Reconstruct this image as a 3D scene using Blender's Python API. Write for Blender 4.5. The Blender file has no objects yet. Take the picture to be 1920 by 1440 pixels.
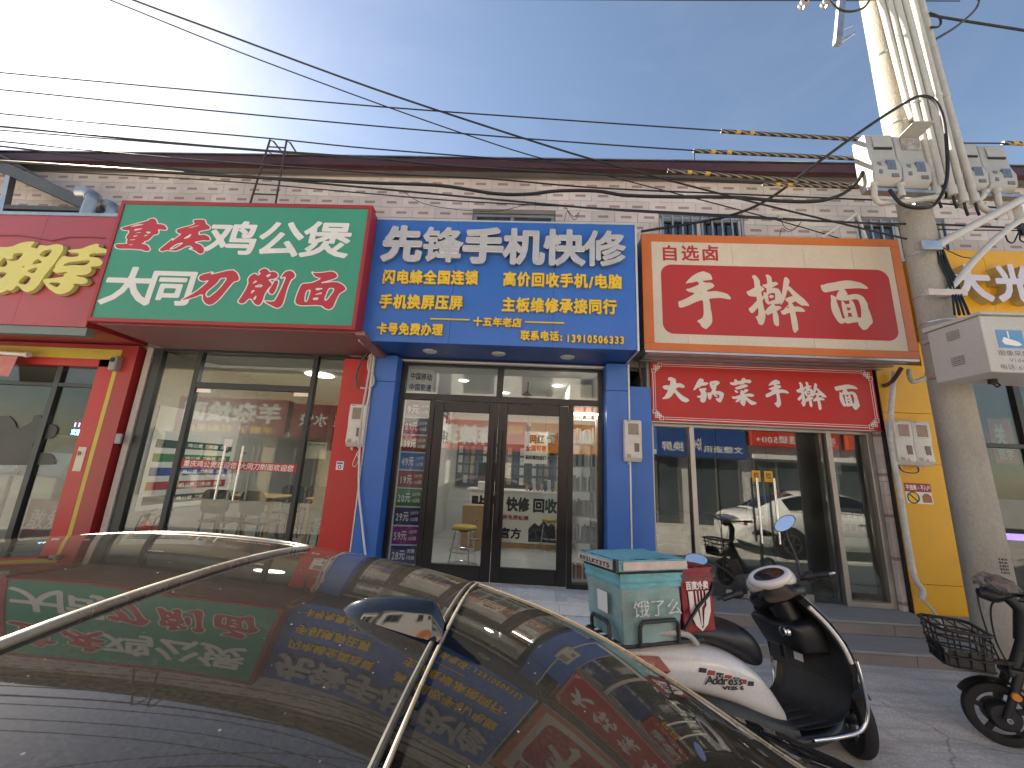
import bpy, bmesh, math, random
import numpy as np
from mathutils import Vector, Matrix
random.seed(7)
R = math.radians
SC = bpy.context.scene
COL = SC.collection

# ------------------------------------------------------------------ camera
CH = 1.63                      # camera height above the apron datum
FPX = 720.0                    # focal length in photo pixels (1920 wide)
PITCH, ROLL, YAW = R(12.3655), R(2.7726), R(2.4783)
_f = np.array([-math.sin(YAW)*math.cos(PITCH), math.cos(YAW)*math.cos(PITCH), math.sin(PITCH)])
_r = np.array([math.cos(YAW), math.sin(YAW), 0.0])
_u = np.cross(_r, _f)
C_R = _r*math.cos(ROLL)+_u*math.sin(ROLL)
C_U = -_r*math.sin(ROLL)+_u*math.cos(ROLL)
C_F = _f
cam = bpy.data.cameras.new('camera')
cam.sensor_width = 36.0
cam.lens = FPX/1920*36
cam.clip_start, cam.clip_end = 0.02, 600
camo = bpy.data.objects.new('camera', cam)
COL.objects.link(camo)
camo.matrix_world = Matrix(((C_R[0], C_U[0], -C_F[0], 0), (C_R[1], C_U[1], -C_F[1], 0), (C_R[2], C_U[2], -C_F[2], CH), (0, 0, 0, 1)))
SC.camera = camo

# ------------------------------------------------------------------ sky, sun, exposure
SUN_AZ, SUN_EL = R(-62.0), R(35.0)        # azimuth measured from +Y towards +X
world = bpy.data.worlds.new('World')
SC.world = world
world.use_nodes = True
wn = world.node_tree
sky = wn.nodes.new('ShaderNodeTexSky')
sky.sky_type = 'NISHITA'
sky.sun_disc = False
sky.sun_elevation = SUN_EL
sky.sun_rotation = SUN_AZ
sky.air_density, sky.dust_density, sky.ozone_density = 1.0, 0.42, 1.5
# faint high cirrus, everywhere alike
wtc = wn.nodes.new('ShaderNodeTexCoord'); wmp = wn.nodes.new('ShaderNodeMapping'); wmp.inputs['Scale'].default_value = (1.6, 3.2, 5.0); wmp.inputs['Rotation'].default_value = (0, 0, 0.5)
wno = wn.nodes.new('ShaderNodeTexNoise'); wno.inputs['Scale'].default_value = 1.7; wno.inputs['Detail'].default_value = 9; wno.inputs['Roughness'].default_value = 0.62; wno.inputs['Distortion'].default_value = 0.5
wmr = wn.nodes.new('ShaderNodeMapRange'); wmr.inputs[1].default_value = 0.48; wmr.inputs[2].default_value = 0.80
wmx = wn.nodes.new('ShaderNodeMix'); wmx.data_type = 'RGBA'; wmx.inputs[6].default_value = (1, 1, 1, 1); wmx.inputs[7].default_value = (1.22, 1.13, 1.06, 1)
wml = wn.nodes.new('ShaderNodeVectorMath'); wml.operation = 'MULTIPLY'
wn.links.new(wtc.outputs['Generated'], wmp.inputs[0]); wn.links.new(wmp.outputs[0], wno.inputs[0]); wn.links.new(wno.outputs[0], wmr.inputs[0]); wn.links.new(wmr.outputs[0], wmx.inputs[0])
wn.links.new(sky.outputs[0], wml.inputs[0]); wn.links.new(wmx.outputs[2], wml.inputs[1])
wn.links.new(wml.outputs[0], wn.nodes['Background'].inputs[0])
wn.nodes['Background'].inputs[1].default_value = 0.051
sl = bpy.data.lights.new('sun', 'SUN')
sl.energy, sl.angle, sl.color = 4.6, R(0.53), (1.0, 0.93, 0.83)
so = bpy.data.objects.new('sun', sl)
COL.objects.link(so)
_sd = Vector((math.sin(SUN_AZ)*math.cos(SUN_EL), math.cos(SUN_AZ)*math.cos(SUN_EL), math.sin(SUN_EL)))
so.rotation_euler = _sd.to_track_quat('Z', 'Y').to_euler()
SC.view_settings.view_transform = 'Standard'
SC.view_settings.look = 'None'
SC.view_settings.gamma = 1.0
SC.view_settings.use_curve_mapping = False
SC.view_settings.exposure = 2.12
SC.view_settings.use_white_balance = True
SC.view_settings.white_balance_temperature = 7150
SC.render.engine = 'CYCLES'
SC.cycles.transparent_max_bounces = 24
SC.cycles.max_bounces = 9
SC.cycles.use_denoising = True
SC.cycles.caustics_reflective = False
SC.cycles.caustics_refractive = False

# ------------------------------------------------------------------ photo pixel -> place
def ray(px, py):
    return (px-960)/FPX*C_R-(py-720)/FPX*C_U+C_F
def W(px, py, Y):
    d = ray(px, py)
    d = d*(Y/d[1])
    return Vector((d[0], Y, d[2]+CH))
def WX(px, py, Y): return W(px, py, Y).x
def WZ(px, py, Y): return W(px, py, Y).z

# ------------------------------------------------------------------ objects
def tag(o, label=None, cat=None, group=None, kind=None):
    if label: o['label'] = label
    if cat: o['category'] = cat
    if group: o['group'] = group
    if kind: o['kind'] = kind
    return o
def thing(name, label, cat, loc=(0, 0, 0), group=None, rz=0.0):
    o = bpy.data.objects.new(name, None)
    o.empty_display_size = 0.1
    COL.objects.link(o)
    o.location = loc
    o.rotation_euler = (0, 0, rz)
    return tag(o, label, cat, group)
def root_of(o):
    while o.parent: o = o.parent
    return o
def copy_tree(o, parent=None):
    c = o.copy()
    COL.objects.link(c)
    c.parent = parent
    for ch in o.children: copy_tree(ch, c)
    return c

class MB:
    """collects geometry for one mesh object"""
    def __init__(s): s.v = []; s.f = []; s.uv = None
    def add(s, vs, fs):
        n = len(s.v)
        s.v += [tuple(v) for v in vs]
        s.f += [tuple(i+n for i in f) for f in fs]
        return s
    def box(s, x0, x1, y0, y1, z0, z1):
        x0, x1 = min(x0, x1), max(x0, x1); y0, y1 = min(y0, y1), max(y0, y1); z0, z1 = min(z0, z1), max(z0, z1)
        return s.add([(x0,y0,z0),(x1,y0,z0),(x1,y1,z0),(x0,y1,z0),(x0,y0,z1),(x1,y0,z1),(x1,y1,z1),(x0,y1,z1)],
                     [(0,3,2,1),(4,5,6,7),(0,1,5,4),(1,2,6,5),(2,3,7,6),(3,0,4,7)])
    def hexa(s, p):            # eight corners: bottom ring then top ring
        return s.add(p, [(0,3,2,1),(4,5,6,7),(0,1,5,4),(1,2,6,5),(2,3,7,6),(3,0,4,7)])
    def bar(s, a, b, w, h, up=(0, 0, 1)):   # rectangular bar from a to b
        a, b = Vector(a), Vector(b); d = (b-a).normalized(); u = Vector(up)
        x = d.cross(u)
        if x.length < 1e-4: x = d.cross(Vector((0, 1, 0)))
        x.normalize(); y = x.cross(d)
        c = [(-w/2,-h/2),(w/2,-h/2),(w/2,h/2),(-w/2,h/2)]
        return s.hexa([a+x*i+y*j for i, j in c]+[b+x*i+y*j for i, j in c])
    def cyl(s, a, b, r0, r1=None, n=12, caps=True):
        return s.tube([a, b], [r0, r0 if r1 is None else r1], n, caps)
    def tube(s, pts, r, n=8, caps=True, closed=False):
        P = [Vector(p) for p in pts]; m = len(P)
        rr = r if isinstance(r, (list, tuple)) else [r]*m
        prev = None; base = len(s.v); vs = []
        for i, p in enumerate(P):
            if closed: t = P[(i+1) % m]-P[i-1]
            else: t = P[min(i+1, m-1)]-P[max(i-1, 0)]
            t.normalize()
            if prev is None:
                x = t.cross(Vector((0, 0, 1)))
                if x.length < 1e-3: x = t.cross(Vector((0, 1, 0)))
            else: x = prev-t*prev.dot(t)
            x.normalize(); prev = x; y = t.cross(x)
            for k in range(n):
                a = 2*math.pi*k/n
                vs.append(p+(x*math.cos(a)+y*math.sin(a))*rr[i])
        fs = []
        for i in range(m if closed else m-1):
            j = (i+1) % m
            for k in range(n):
                l = (k+1) % n
                fs.append((i*n+k, i*n+l, j*n+l, j*n+k))
        if caps and not closed:
            fs.append(tuple(reversed(range(n)))); fs.append(tuple((m-1)*n+k for k in range(n)))
        return s.add(vs, fs)
    def prism(s, poly, d0, d1, fn):   # poly in 2D, fn(u, v, d) -> point
        n = len(poly)
        vs = [fn(u, v, d0) for u, v in poly]+[fn(u, v, d1) for u, v in poly]
        fs = [tuple(range(n)), tuple(range(2*n-1, n-1, -1))]
        fs += [(i, i+n, (i+1) % n+n, (i+1) % n) for i in range(n)]
        return s.add(vs, fs)
    def lathe(s, prof, c, axis='z', n=20):   # prof [(r, h)]
        vs = []; m = len(prof)
        for r, h in prof:
            for k in range(n):
                a = 2*math.pi*k/n; x, y = r*math.cos(a), r*math.sin(a)
                p = {'z': (x, y, h), 'y': (x, h, y), 'x': (h, x, y)}[axis]
                vs.append((c[0]+p[0], c[1]+p[1], c[2]+p[2]))
        fs = [(i*n+k, i*n+(k+1) % n, (i+1)*n+(k+1) % n, (i+1)*n+k) for i in range(m-1) for k in range(n)]
        return s.add(vs, fs)
    def grid(s, P):            # P[i][j] points
        m, n = len(P), len(P[0])
        return s.add([p for row in P for p in row], [(i*n+j, i*n+j+1, (i+1)*n+j+1, (i+1)*n+j) for i in range(m-1) for j in range(n-1)])
    def disc(s, c, r, axis='y', n=20, sign=-1):
        pts = []
        for k in range(n):
            a = 2*math.pi*k/n; x, y = r*math.cos(a), r*math.sin(a)
            pts.append((c[0]+x, c[1], c[2]+y) if axis == 'y' else ((c[0]+x, c[1]+y, c[2]) if axis == 'z' else (c[0], c[1]+x, c[2]+y)))
        return s.add(pts, [tuple(range(n))])
    def xf(s, fn):
        s.v = [tuple(fn(Vector(v))) for v in s.v]
        return s

def build(name, mb, mat, parent=None, bev=0.0, smooth=None, seg=1, uv=None, fix=True):
    me = bpy.data.meshes.new(name)
    off = Vector((0, 0, 0))
    if parent is not None:
        rt = root_of(parent)
        if rt.rotation_euler.z == 0 and not rt.get('_local'): off = Vector(rt.location)
    me.from_pydata([tuple(Vector(v)-off) for v in mb.v], [], mb.f)
    if uv:
        l = me.uv_layers.new(name='uv')
        for lp in me.loops: l.data[lp.index].uv = uv(Vector(mb.v[lp.vertex_index]))
    if fix or bev:
        bm = bmesh.new(); bm.from_mesh(me)
        if fix: bmesh.ops.recalc_face_normals(bm, faces=bm.faces)
        if bev:
            es = [e for e in bm.edges if len(e.link_faces) == 2 and e.calc_face_angle(0) > 0.5]
            bmesh.ops.bevel(bm, geom=es, offset=bev, segments=seg, affect='EDGES', profile=0.5, clamp_overlap=True)
        bm.to_mesh(me); bm.free()
    if smooth is not None:
        me.polygons.foreach_set('use_smooth', [True]*len(me.polygons))
        me.set_sharp_from_angle(angle=R(smooth))
    ml = mat if isinstance(mat, (list, tuple)) else [mat]
    for m in ml: me.materials.append(m)
    o = bpy.data.objects.new(name, me)
    COL.objects.link(o)
    if parent is not None: o.parent = parent
    return o
def solo(name, mb, mat, label, cat, group=None, **k):
    return tag(build(name, mb, mat, **k), label, cat, group)

# ------------------------------------------------------------------ materials
MATS = {}
def srgb(h):
    c = [int(h[i:i+2], 16)/255 for i in (0, 2, 4)]
    return tuple(x/12.92 if x <= 0.04045 else ((x+0.055)/1.055)**2.4 for x in c)
def nn(t, kind, **k):
    n = t.nodes.new('ShaderNode'+kind)
    for a, b in k.items(): setattr(n, a, b)
    return n
def mat(name, col, rough=0.5, metal=0.0, var=0.10, vs=2.5, bump=0.0, bs=60.0, coat=0.0, fine=0.05, stain=0.0, stain_col=(0.05, 0.045, 0.04), emit=0.0, stretch=(1, 1, 1), alpha=1.0):
    if name in MATS: return MATS[name]
    if isinstance(col, str): col = srgb(col)
    m = bpy.data.materials.new(name); m.use_nodes = True
    t = m.node_tree; b = t.nodes['Principled BSDF']; L = t.links.new
    tc = nn(t, 'TexCoord'); mp = nn(t, 'Mapping'); mp.inputs['Scale'].default_value = stretch
    L(tc.outputs['Object'], mp.inputs[0])
    n1 = nn(t, 'TexNoise'); n1.inputs['Scale'].default_value = vs; n1.inputs['Detail'].default_value = 6; n1.inputs['Roughness'].default_value = 0.65
    n2 = nn(t, 'TexNoise'); n2.inputs['Scale'].default_value = bs; n2.inputs['Detail'].default_value = 3
    L(mp.outputs[0], n1.inputs[0]); L(mp.outputs[0], n2.inputs[0])
    r1 = nn(t, 'MapRange'); r1.inputs[1].default_value = 0.3; r1.inputs[2].default_value = 0.7; r1.inputs[3].default_value = 1-var; r1.inputs[4].default_value = 1+var
    r2 = nn(t, 'MapRange'); r2.inputs[1].default_value = 0.3; r2.inputs[2].default_value = 0.7; r2.inputs[3].default_value = 1-fine; r2.inputs[4].default_value = 1+fine
    L(n1.outputs[0], r1.inputs[0]); L(n2.outputs[0], r2.inputs[0])
    mu = nn(t, 'Math', operation='MULTIPLY'); L(r1.outputs[0], mu.inputs[0]); L(r2.outputs[0], mu.inputs[1])
    vm = nn(t, 'VectorMath', operation='SCALE'); vm.inputs[0].default_value = col[:3]; L(mu.outputs[0], vm.inputs['Scale'])
    out = vm.outputs[0]
    if stain:
        n3 = nn(t, 'TexNoise'); n3.inputs['Scale'].default_value = vs*1.7; n3.inputs['Detail'].default_value = 8; n3.inputs['Roughness'].default_value = 0.75; n3.inputs['Distortion'].default_value = 0.6
        L(mp.outputs[0], n3.inputs[0])
        r3 = nn(t, 'MapRange'); r3.inputs[1].default_value = 0.52; r3.inputs[2].default_value = 0.75; r3.inputs[3].default_value = 0; r3.inputs[4].default_value = stain
        L(n3.outputs[0], r3.inputs[0])
        mx = nn(t, 'Mix', data_type='RGBA'); L(r3.outputs[0], mx.inputs[0]); L(out, mx.inputs[6]); mx.inputs[7].default_value = (*stain_col, 1)
        out = mx.outputs[2]
    L(out, b.inputs['Base Color'])
    rr = nn(t, 'MapRange'); rr.inputs[1].default_value = 0.3; rr.inputs[2].default_value = 0.7; rr.inputs[3].default_value = max(rough-0.08, 0.02); rr.inputs[4].default_value = min(rough+0.08, 1)
    L(n1.outputs[0], rr.inputs[0]); L(rr.outputs[0], b.inputs['Roughness'])
    b.inputs['Metallic'].default_value = metal
    b.inputs['Coat Weight'].default_value = coat
    b.inputs['Coat Roughness'].default_value = 0.05
    if bump:
        bp = nn(t, 'Bump'); bp.inputs['Strength'].default_value = bump; bp.inputs['Distance'].default_value = 0.01
        L(n2.outputs[0], bp.inputs['Height']); L(bp.outputs[0], b.inputs['Normal'])
    if emit:
        b.inputs['Emission Color'].default_value = (*col[:3], 1); b.inputs['Emission Strength'].default_value = emit
    MATS[name] = m
    return m

def glass_mat(name, tint=(0.93, 0.96, 0.95), r0=0.05, dirt=0.03, rough=0.0):
    if name in MATS: return MATS[name]
    m = bpy.data.materials.new(name); m.use_nodes = True
    t = m.node_tree; L = t.links.new
    for n in list(t.nodes):
        if n.type != 'OUTPUT_MATERIAL': t.nodes.remove(n)
    out = t.nodes['Material Output']
    tr = nn(t, 'BsdfTransparent'); tr.inputs[0].default_value = (*tint, 1)
    gl = nn(t, 'BsdfGlossy'); gl.inputs['Roughness'].default_value = rough
    df = nn(t, 'BsdfDiffuse'); df.inputs[0].default_value = (0.45, 0.43, 0.38, 1)
    lw = nn(t, 'LayerWeight'); lw.inputs[0].default_value = 0.5
    p5 = nn(t, 'Math', operation='POWER'); L(lw.outputs['Facing'], p5.inputs[0]); p5.inputs[1].default_value = 5
    mr = nn(t, 'MapRange'); L(p5.outputs[0], mr.inputs[0]); mr.inputs[3].default_value = r0; mr.inputs[4].default_value = 0.9
    mx = nn(t, 'MixShader'); L(mr.outputs[0], mx.inputs[0]); L(tr.outputs[0], mx.inputs[1]); L(gl.outputs[0], mx.inputs[2])
    tc = nn(t, 'TexCoord'); no = nn(t, 'TexNoise'); no.inputs['Scale'].default_value = 3; no.inputs['Detail'].default_value = 8; L(tc.outputs['Object'], no.inputs[0])
    dr = nn(t, 'MapRange'); L(no.outputs[0], dr.inputs[0]); dr.inputs[1].default_value = 0.35; dr.inputs[2].default_value = 0.75; dr.inputs[4].default_value = dirt*2.2
    m2 = nn(t, 'MixShader'); L(dr.outputs[0], m2.inputs[0]); L(mx.outputs[0], m2.inputs[1]); L(df.outputs[0], m2.inputs[2])
    L(m2.outputs[0], out.inputs[0])
    MATS[name] = m
    return m
# ------------------------------------------------------------------ lettering
TR = {   # brush characters drawn by outline: list of outlines, list of holes (y down)
'手': ([[(250,408),(300,345),(390,260),(500,195),(615,160),(670,185),(720,195),(755,230),(778,300),(765,320),(640,335),(570,350),(640,378),(740,372),(800,410),(808,440),(770,470),(645,525),(665,545),(830,527),(940,548),(1040,575),(1085,620),(1108,655),(1080,680),(960,660),(880,652),(690,672),(690,720),(703,760),(703,850),(722,960),(722,1080),(695,1140),(640,1190),(590,1228),(550,1210),(505,1180),(490,1130),(422,1085),(540,1030),(568,950),(572,800),(565,692),(400,755),(300,805),(160,855),(115,850),(100,825),(100,740),(130,735),(280,670),(425,585),(375,565),(310,560),(270,535),(250,508),(330,495),(530,408),(490,370),(480,355),(400,380),(310,392)]], [[(512,582),(540,562),(565,558),(550,572)]]),
'擀': ([[(205,195),(240,158),(290,155),(335,200),(378,270),(372,350),(385,520),(390,680),(410,830),(430,930),(410,1030),(370,1120),(320,1155),(260,1130),(245,1060),(205,990),(275,960),(285,830),(270,600),(250,400),(250,240)],
 [(60,480),(90,495),(250,405),(372,360),(472,432),(400,480),(270,595),(150,590),(85,565)],
 [(80,830),(130,800),(270,670),(390,590),(440,540),(430,620),(390,660),(270,820),(170,915),(120,920),(85,870)],
 [(505,160),(540,130),(600,150),(635,190),(635,290),(615,420),(600,520),(500,520),(500,440),(530,320),(530,200)],
 [(410,350),(520,330),(710,275),(780,320),(680,370),(600,420),(500,420),(450,390)],
 [(425,490),(450,500),(500,505),(520,560),(525,680),(550,735),(500,745),(450,690),(435,600)],
 [(500,520),(610,420),(680,400),(760,420),(800,480),(820,600),(800,680),(760,715),(640,735),(660,640),(680,500),(560,515),(520,560)],
 [(525,580),(580,545),(655,565),(620,600),(575,620)], [(525,685),(650,640),(680,700),(640,735),(560,735)],
 [(420,870),(560,740),(620,750),(580,790),(650,770),(740,760),(790,800),(680,860),(560,910),(470,955),(435,920)],
 [(570,730),(650,740),(670,870),(700,960),(690,1150),(640,1165),(590,1130),(575,1050),(580,900)],
 [(900,210),(935,170),(1000,210),(1020,260),(985,345),(950,440),(880,600),(850,660),(770,750),(760,745),(800,660),(820,520),(870,330)],
 [(985,345),(1120,480),(1280,610),(1370,720),(1365,755),(1300,740),(1210,745),(1130,690),(1095,660),(1040,540),(960,440),(930,400)],
 [(860,620),(1040,555),(1100,600),(1095,660),(1010,700),(930,690)],
 [(750,855),(800,850),(930,735),(940,760),(860,810),(940,790),(1130,755),(1220,790),(1280,850),(1250,865),(1060,865),(950,885),(800,940),(765,910)],
 [(930,690),(1010,700),(1045,745),(1060,880),(1085,1050),(1085,1220),(1050,1240),(1005,1285),(965,1240),(955,1120),(945,880),(940,780)]], []),
'面': ([[(75,295),(95,270),(130,280),(240,240),(390,220),(600,175),(800,158),(930,180),(1070,205),(1190,275),(1230,320),(1200,340),(1000,325),(650,350),(520,378),(350,405),(180,440),(120,425),(85,380)],
 [(520,378),(650,350),(710,460),(690,485),(580,600),(410,585),(420,525),(450,460)],
 [(285,485),(320,490),(410,525),(410,590),(430,690),(465,820),(495,990),(560,975),(600,1090),(530,1060),(480,1095),(430,1090),(380,1060),(300,930),(260,820),(260,680),(285,590)],
 [(410,585),(690,485),(900,450),(1010,470),(1090,520),(1130,610),(1160,655),(1145,720),(1180,830),(1210,1000),(1200,1060),(1130,1110),(1060,1180),(970,1215),(920,1190),(855,1110),(855,1050),(870,935),(940,965),(970,830),(975,700),(945,575),(870,562),(780,585),(580,610)],
 [(530,600),(600,640),(640,730),(645,940),(560,975),(535,900),(520,730)],
 [(715,600),(790,590),(830,650),(850,740),(870,935),(855,1050),(730,940),(720,700)],
 [(600,690),(720,660),(720,755),(640,740)], [(640,815),(725,790),(735,860),(640,860)],
 [(500,990),(645,940),(730,940),(870,935),(855,1050),(740,1060),(600,1090),(540,1060)]], []),
'大': ([[(205,190),(220,160),(265,145),(345,180),(352,210),(345,260),(430,250),(500,295),(490,330),(450,335),(410,320),(330,345),(380,410),(450,470),(580,545),(515,590),(440,570),(380,510),(310,410),(270,480),(200,535),(85,548),(150,490),(210,380),(150,375),(115,345),(110,320),(160,298),(245,300),(255,200),(225,215)]], []),
'锅': ([[(635,380),(750,170),(830,200),(820,240),(720,340),(640,400)], [(720,320),(830,240),(920,260),(850,300),(770,310),(740,350)],
 [(720,370),(850,345),(870,370),(830,400),(860,420),(860,500),(830,590),(780,610),(735,570),(770,500),(760,410)], [(690,490),(720,495),(860,430),(870,470),(740,525),(705,520)],
 [(930,230),(1060,205),(1110,235),(1090,270),(1000,330),(1050,310),(1030,360),(960,370),(930,300)],
 [(880,420),(910,430),(1000,400),(1100,390),(1170,430),(1150,500),(1100,595),(1050,580),(1010,520),(1080,520),(1095,460),(1010,440),(960,450),(940,520),(915,555),(880,520)],
 [(980,340),(1040,330),(1010,440),(1060,500),(1010,490),(970,440),(940,470),(930,450)]], [[(975,268),(1022,255),(985,295)]]),
'菜': ([[(1260,265),(1350,260),(1355,200),(1400,215),(1410,240),(1490,220),(1490,180),(1550,180),(1560,210),(1640,200),(1660,240),(1630,265),(1550,255),(1500,290),(1400,290),(1380,310),(1290,305)],
 [(1350,350),(1520,290),(1580,295),(1590,320),(1450,370),(1370,380)], [(1335,400),(1370,395),(1410,430),(1370,440)], [(1520,370),(1600,375),(1560,420),(1500,440)],
 [(1280,500),(1330,510),(1440,470),(1620,440),(1690,460),(1670,495),(1520,490),(1380,540),(1300,545)],
 [(1440,400),(1500,390),(1520,490),(1525,600),(1490,665),(1450,640),(1420,590),(1450,560)], [(1330,600),(1400,530),(1470,480),(1470,520),(1400,590)],
 [(1520,490),(1560,510),(1620,560),(1725,595),(1690,625),(1620,635),(1570,590),(1500,520)]], []),
'刀': ([[(65,470),(200,360),(270,270),(305,210),(250,230),(210,215),(195,180),(215,150),(310,115),(320,120),(300,150),(500,75),(560,115),(592,180),(585,212),(545,220),(500,310),(450,420),(400,490),(360,508),(320,490),(285,440),(275,375),(180,430)]], [[(405,185),(480,175),(420,320),(330,430),(290,370),(390,240)]]),
'削': ([[(860,125),(875,90),(910,70),(950,90),(965,120),(1000,105),(1045,130),(1055,165),(1030,195),(965,205),(1000,240),(1015,270),(985,310),(960,380),(955,460),(940,505),(915,515),(880,495),(845,440),(815,440),(785,495),(750,500),(720,475),(735,440),(775,320),(785,250),(770,210),(790,160),(825,135),(850,155),(870,160),(885,130)],
 [(1015,270),(1030,215),(1060,210),(1070,230),(1060,330),(1040,380),(1010,375),(990,340)],
 [(1080,190),(1110,110),(1150,90),(1190,100),(1220,150),(1210,180),(1185,200),(1165,300),(1155,460),(1140,520),(1105,540),(1060,520),(960,460),(1060,465),(1080,420),(1110,300),(1135,160)]],
 [[(940,162),(970,138),(984,150),(955,180)],[(820,265),(850,220),(865,235)],[(845,300),(890,265),(930,280),(910,300)],[(826,385),(833,340),(864,338)],[(858,442),(886,392),(882,452)]]),
'麵': ([[(1460,115),(1480,125),(1560,120),(1660,97),(1705,125),(1720,165),(1690,190),(1540,250),(1720,220),(1790,260),(1825,310),(1760,365),(1740,440),(1725,520),(1690,553),(1650,540),(1600,500),(1420,515),(1370,505),(1345,470),(1350,400),(1375,270),(1400,255),(1480,245),(1570,190),(1500,170)]],
 [[(1432,345),(1482,318),(1466,468),(1434,468)],[(1648,298),(1718,303),(1652,452),(1623,440)],[(1518,305),(1605,305),(1540,335)],[(1520,385),(1592,352),(1590,370)],[(1516,422),(1566,414),(1562,444),(1518,444)]]),
'重': ([[(215,280),(300,240),(620,110),(610,85),(680,62),(720,80),(765,160),(760,180),(840,180),(910,215),(945,280),(930,305),(800,290),(830,350),(820,395),(760,405),(720,490),(690,535),(640,540),(645,570),(600,590),(700,610),(770,700),(750,740),(700,745),(640,715),(490,705),(260,710),(210,670),(195,630),(220,610),(390,600),(355,550),(375,530),(330,470),(370,330),(260,325),(225,305)]],
 [[(345,258),(440,203),(575,192),(440,232)],[(428,302),(572,278),(442,335)],[(445,390),(548,358),(545,368)],[(442,440),(522,422),(455,460)],[(615,348),(704,346),(682,390)],[(595,432),(668,406),(645,436)],[(380,528),(492,508),(490,520)],[(400,624),(470,612),(465,626)]]),
'庆': ([[(1465,95),(1620,85),(1660,110),(1685,180),(1740,210),(1770,260),(1755,290),(1590,330),(1610,410),(1700,390),(1780,430),(1815,490),(1795,520),(1710,510),(1550,550),(1690,600),(1755,680),(1760,750),(1720,785),(1680,770),(1600,710),(1500,680),(1590,680),(1490,610),(1330,730),(1250,735),(1160,720),(1090,755),(1045,735),(1035,705),(1150,560),(1205,480),(1195,550),(1330,390),(1280,385),(1235,350),(1225,310),(1260,285),(1510,190),(1470,140)]],
 [[(1385,275),(1605,198),(1500,245)],[(1366,494),(1494,376),(1466,464)],[(1185,704),(1290,588),(1404,562),(1320,652),(1240,704)]]),
'脖': ([[(665,290),(690,270),(790,290),(930,245),(1020,265),(1055,330),(1040,430),(990,620),(900,870),(860,1050),(800,1140),(730,1160),(650,1130),(590,1065),(555,1050),(520,1130),(470,1150),(435,1110),(450,1000),(560,680),(650,430)],
 [(1115,370),(1150,345),(1300,330),(1400,265),(1500,220),(1560,230),(1545,285),(1650,310),(1700,350),(1710,390),(1660,410),(1480,410),(1450,470),(1580,480),(1660,530),(1690,590),(1650,650),(1520,660),(1560,710),(1540,780),(1480,820),(1340,830),(1480,855),(1550,910),(1550,960),(1500,985),(1350,980),(1380,1010),(1350,1110),(1250,1180),(1150,1170),(1000,1070),(890,935),(920,905),(1180,860),(1170,815),(1230,760),(1060,800),(1000,770),(990,730),(1020,690),(1000,640),(1060,480),(1110,460),(1170,495),(1290,470),(1300,415),(1140,405)]],
 [[(765,385),(895,355),(855,500),(730,485)],[(710,540),(815,600),(670,655)],[(620,765),(770,690),(735,820)],[(600,850),(725,885),(690,1025),(555,1000)],[(1160,600),(1400,550),(1500,545),(1440,640),(1280,630),(1120,660)],[(980,970),(1180,970),(1130,1060)]]),
'鸟': ([[(-110,310),(100,310),(200,220),(300,190),(375,195),(330,300),(430,320),(490,380),(480,480),(420,610),(310,670),(380,730),(400,800),(350,930),(270,1080),(180,1160),(100,1140),(0,1100),(80,1010),(110,940),(20,950),(-120,900),(-140,830),(-90,600),(-150,420)]],
 [[(160,430),(285,415),(230,570),(90,550),(180,540)],[(20,690),(70,480),(150,665)],[(-60,800),(175,775),(130,900),(80,850),(0,838)]]),
}
def _chaikin(p, k=2):
    for _ in range(k):
        q = []
        for i in range(len(p)):
            a, b = p[i], p[(i+1) % len(p)]
            q.append((a[0]*.8+b[0]*.2, a[1]*.8+b[1]*.2)); q.append((a[0]*.2+b[0]*.8, a[1]*.2+b[1]*.8))
        p = q
    return p
def _sd(edges, P):
    """signed distance (negative inside, even-odd) from points P to edge loop set"""
    a = edges[:, 0]; b = edges[:, 1]; d = b-a
    L2 = np.maximum((d**2).sum(1), 1e-12)
    out = np.empty(len(P))
    for s in range(0, len(P), 4000):
        q = P[s:s+4000]
        w = q[:, None]-a[None]
        t = np.clip((w*d[None]).sum(2)/L2, 0, 1)
        dist = np.sqrt(((w-t[..., None]*d[None])**2).sum(2)).min(1)
        cr = ((a[None, :, 1] > q[:, None, 1]) != (b[None, :, 1] > q[:, None, 1]))
        xi = a[None, :, 0]+(q[:, None, 1]-a[None, :, 1])*d[None, :, 0]/np.where(np.abs(d[None, :, 1]) < 1e-12, 1e-12, d[None, :, 1])
        ins = (cr & (q[:, None, 0] < xi)).sum(1) % 2 == 1
        out[s:s+4000] = np.where(ins, -dist, dist)
    return out
_edges = {}
def char_edges(ch):
    if ch in _edges: return _edges[ch]
    cu = bpy.data.curves.new('t', 'FONT'); cu.body = ch; cu.resolution_u = 3
    o = bpy.data.objects.new('t', cu); COL.objects.link(o)
    dg = bpy.context.evaluated_depsgraph_get()
    me = bpy.data.meshes.new_from_object(o.evaluated_get(dg))
    bm = bmesh.new(); bm.from_mesh(me); bmesh.ops.remove_doubles(bm, verts=bm.verts, dist=1e-5)
    E = [((e.verts[0].co.x, e.verts[0].co.y), (e.verts[1].co.x, e.verts[1].co.y)) for e in bm.edges if len(e.link_faces) == 1]
    bm.free(); bpy.data.meshes.remove(me); bpy.data.objects.remove(o); bpy.data.curves.remove(cu)
    _edges[ch] = np.array(E) if E else np.zeros((0, 2, 2))
    return _edges[ch]
def adv(ch):
    if ch in ' ': return 0.45
    return 1.0 if ord(ch) > 0x2000 else (0.38 if ch in ':/.i!l' else 0.60)
_gl = {}
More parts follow.
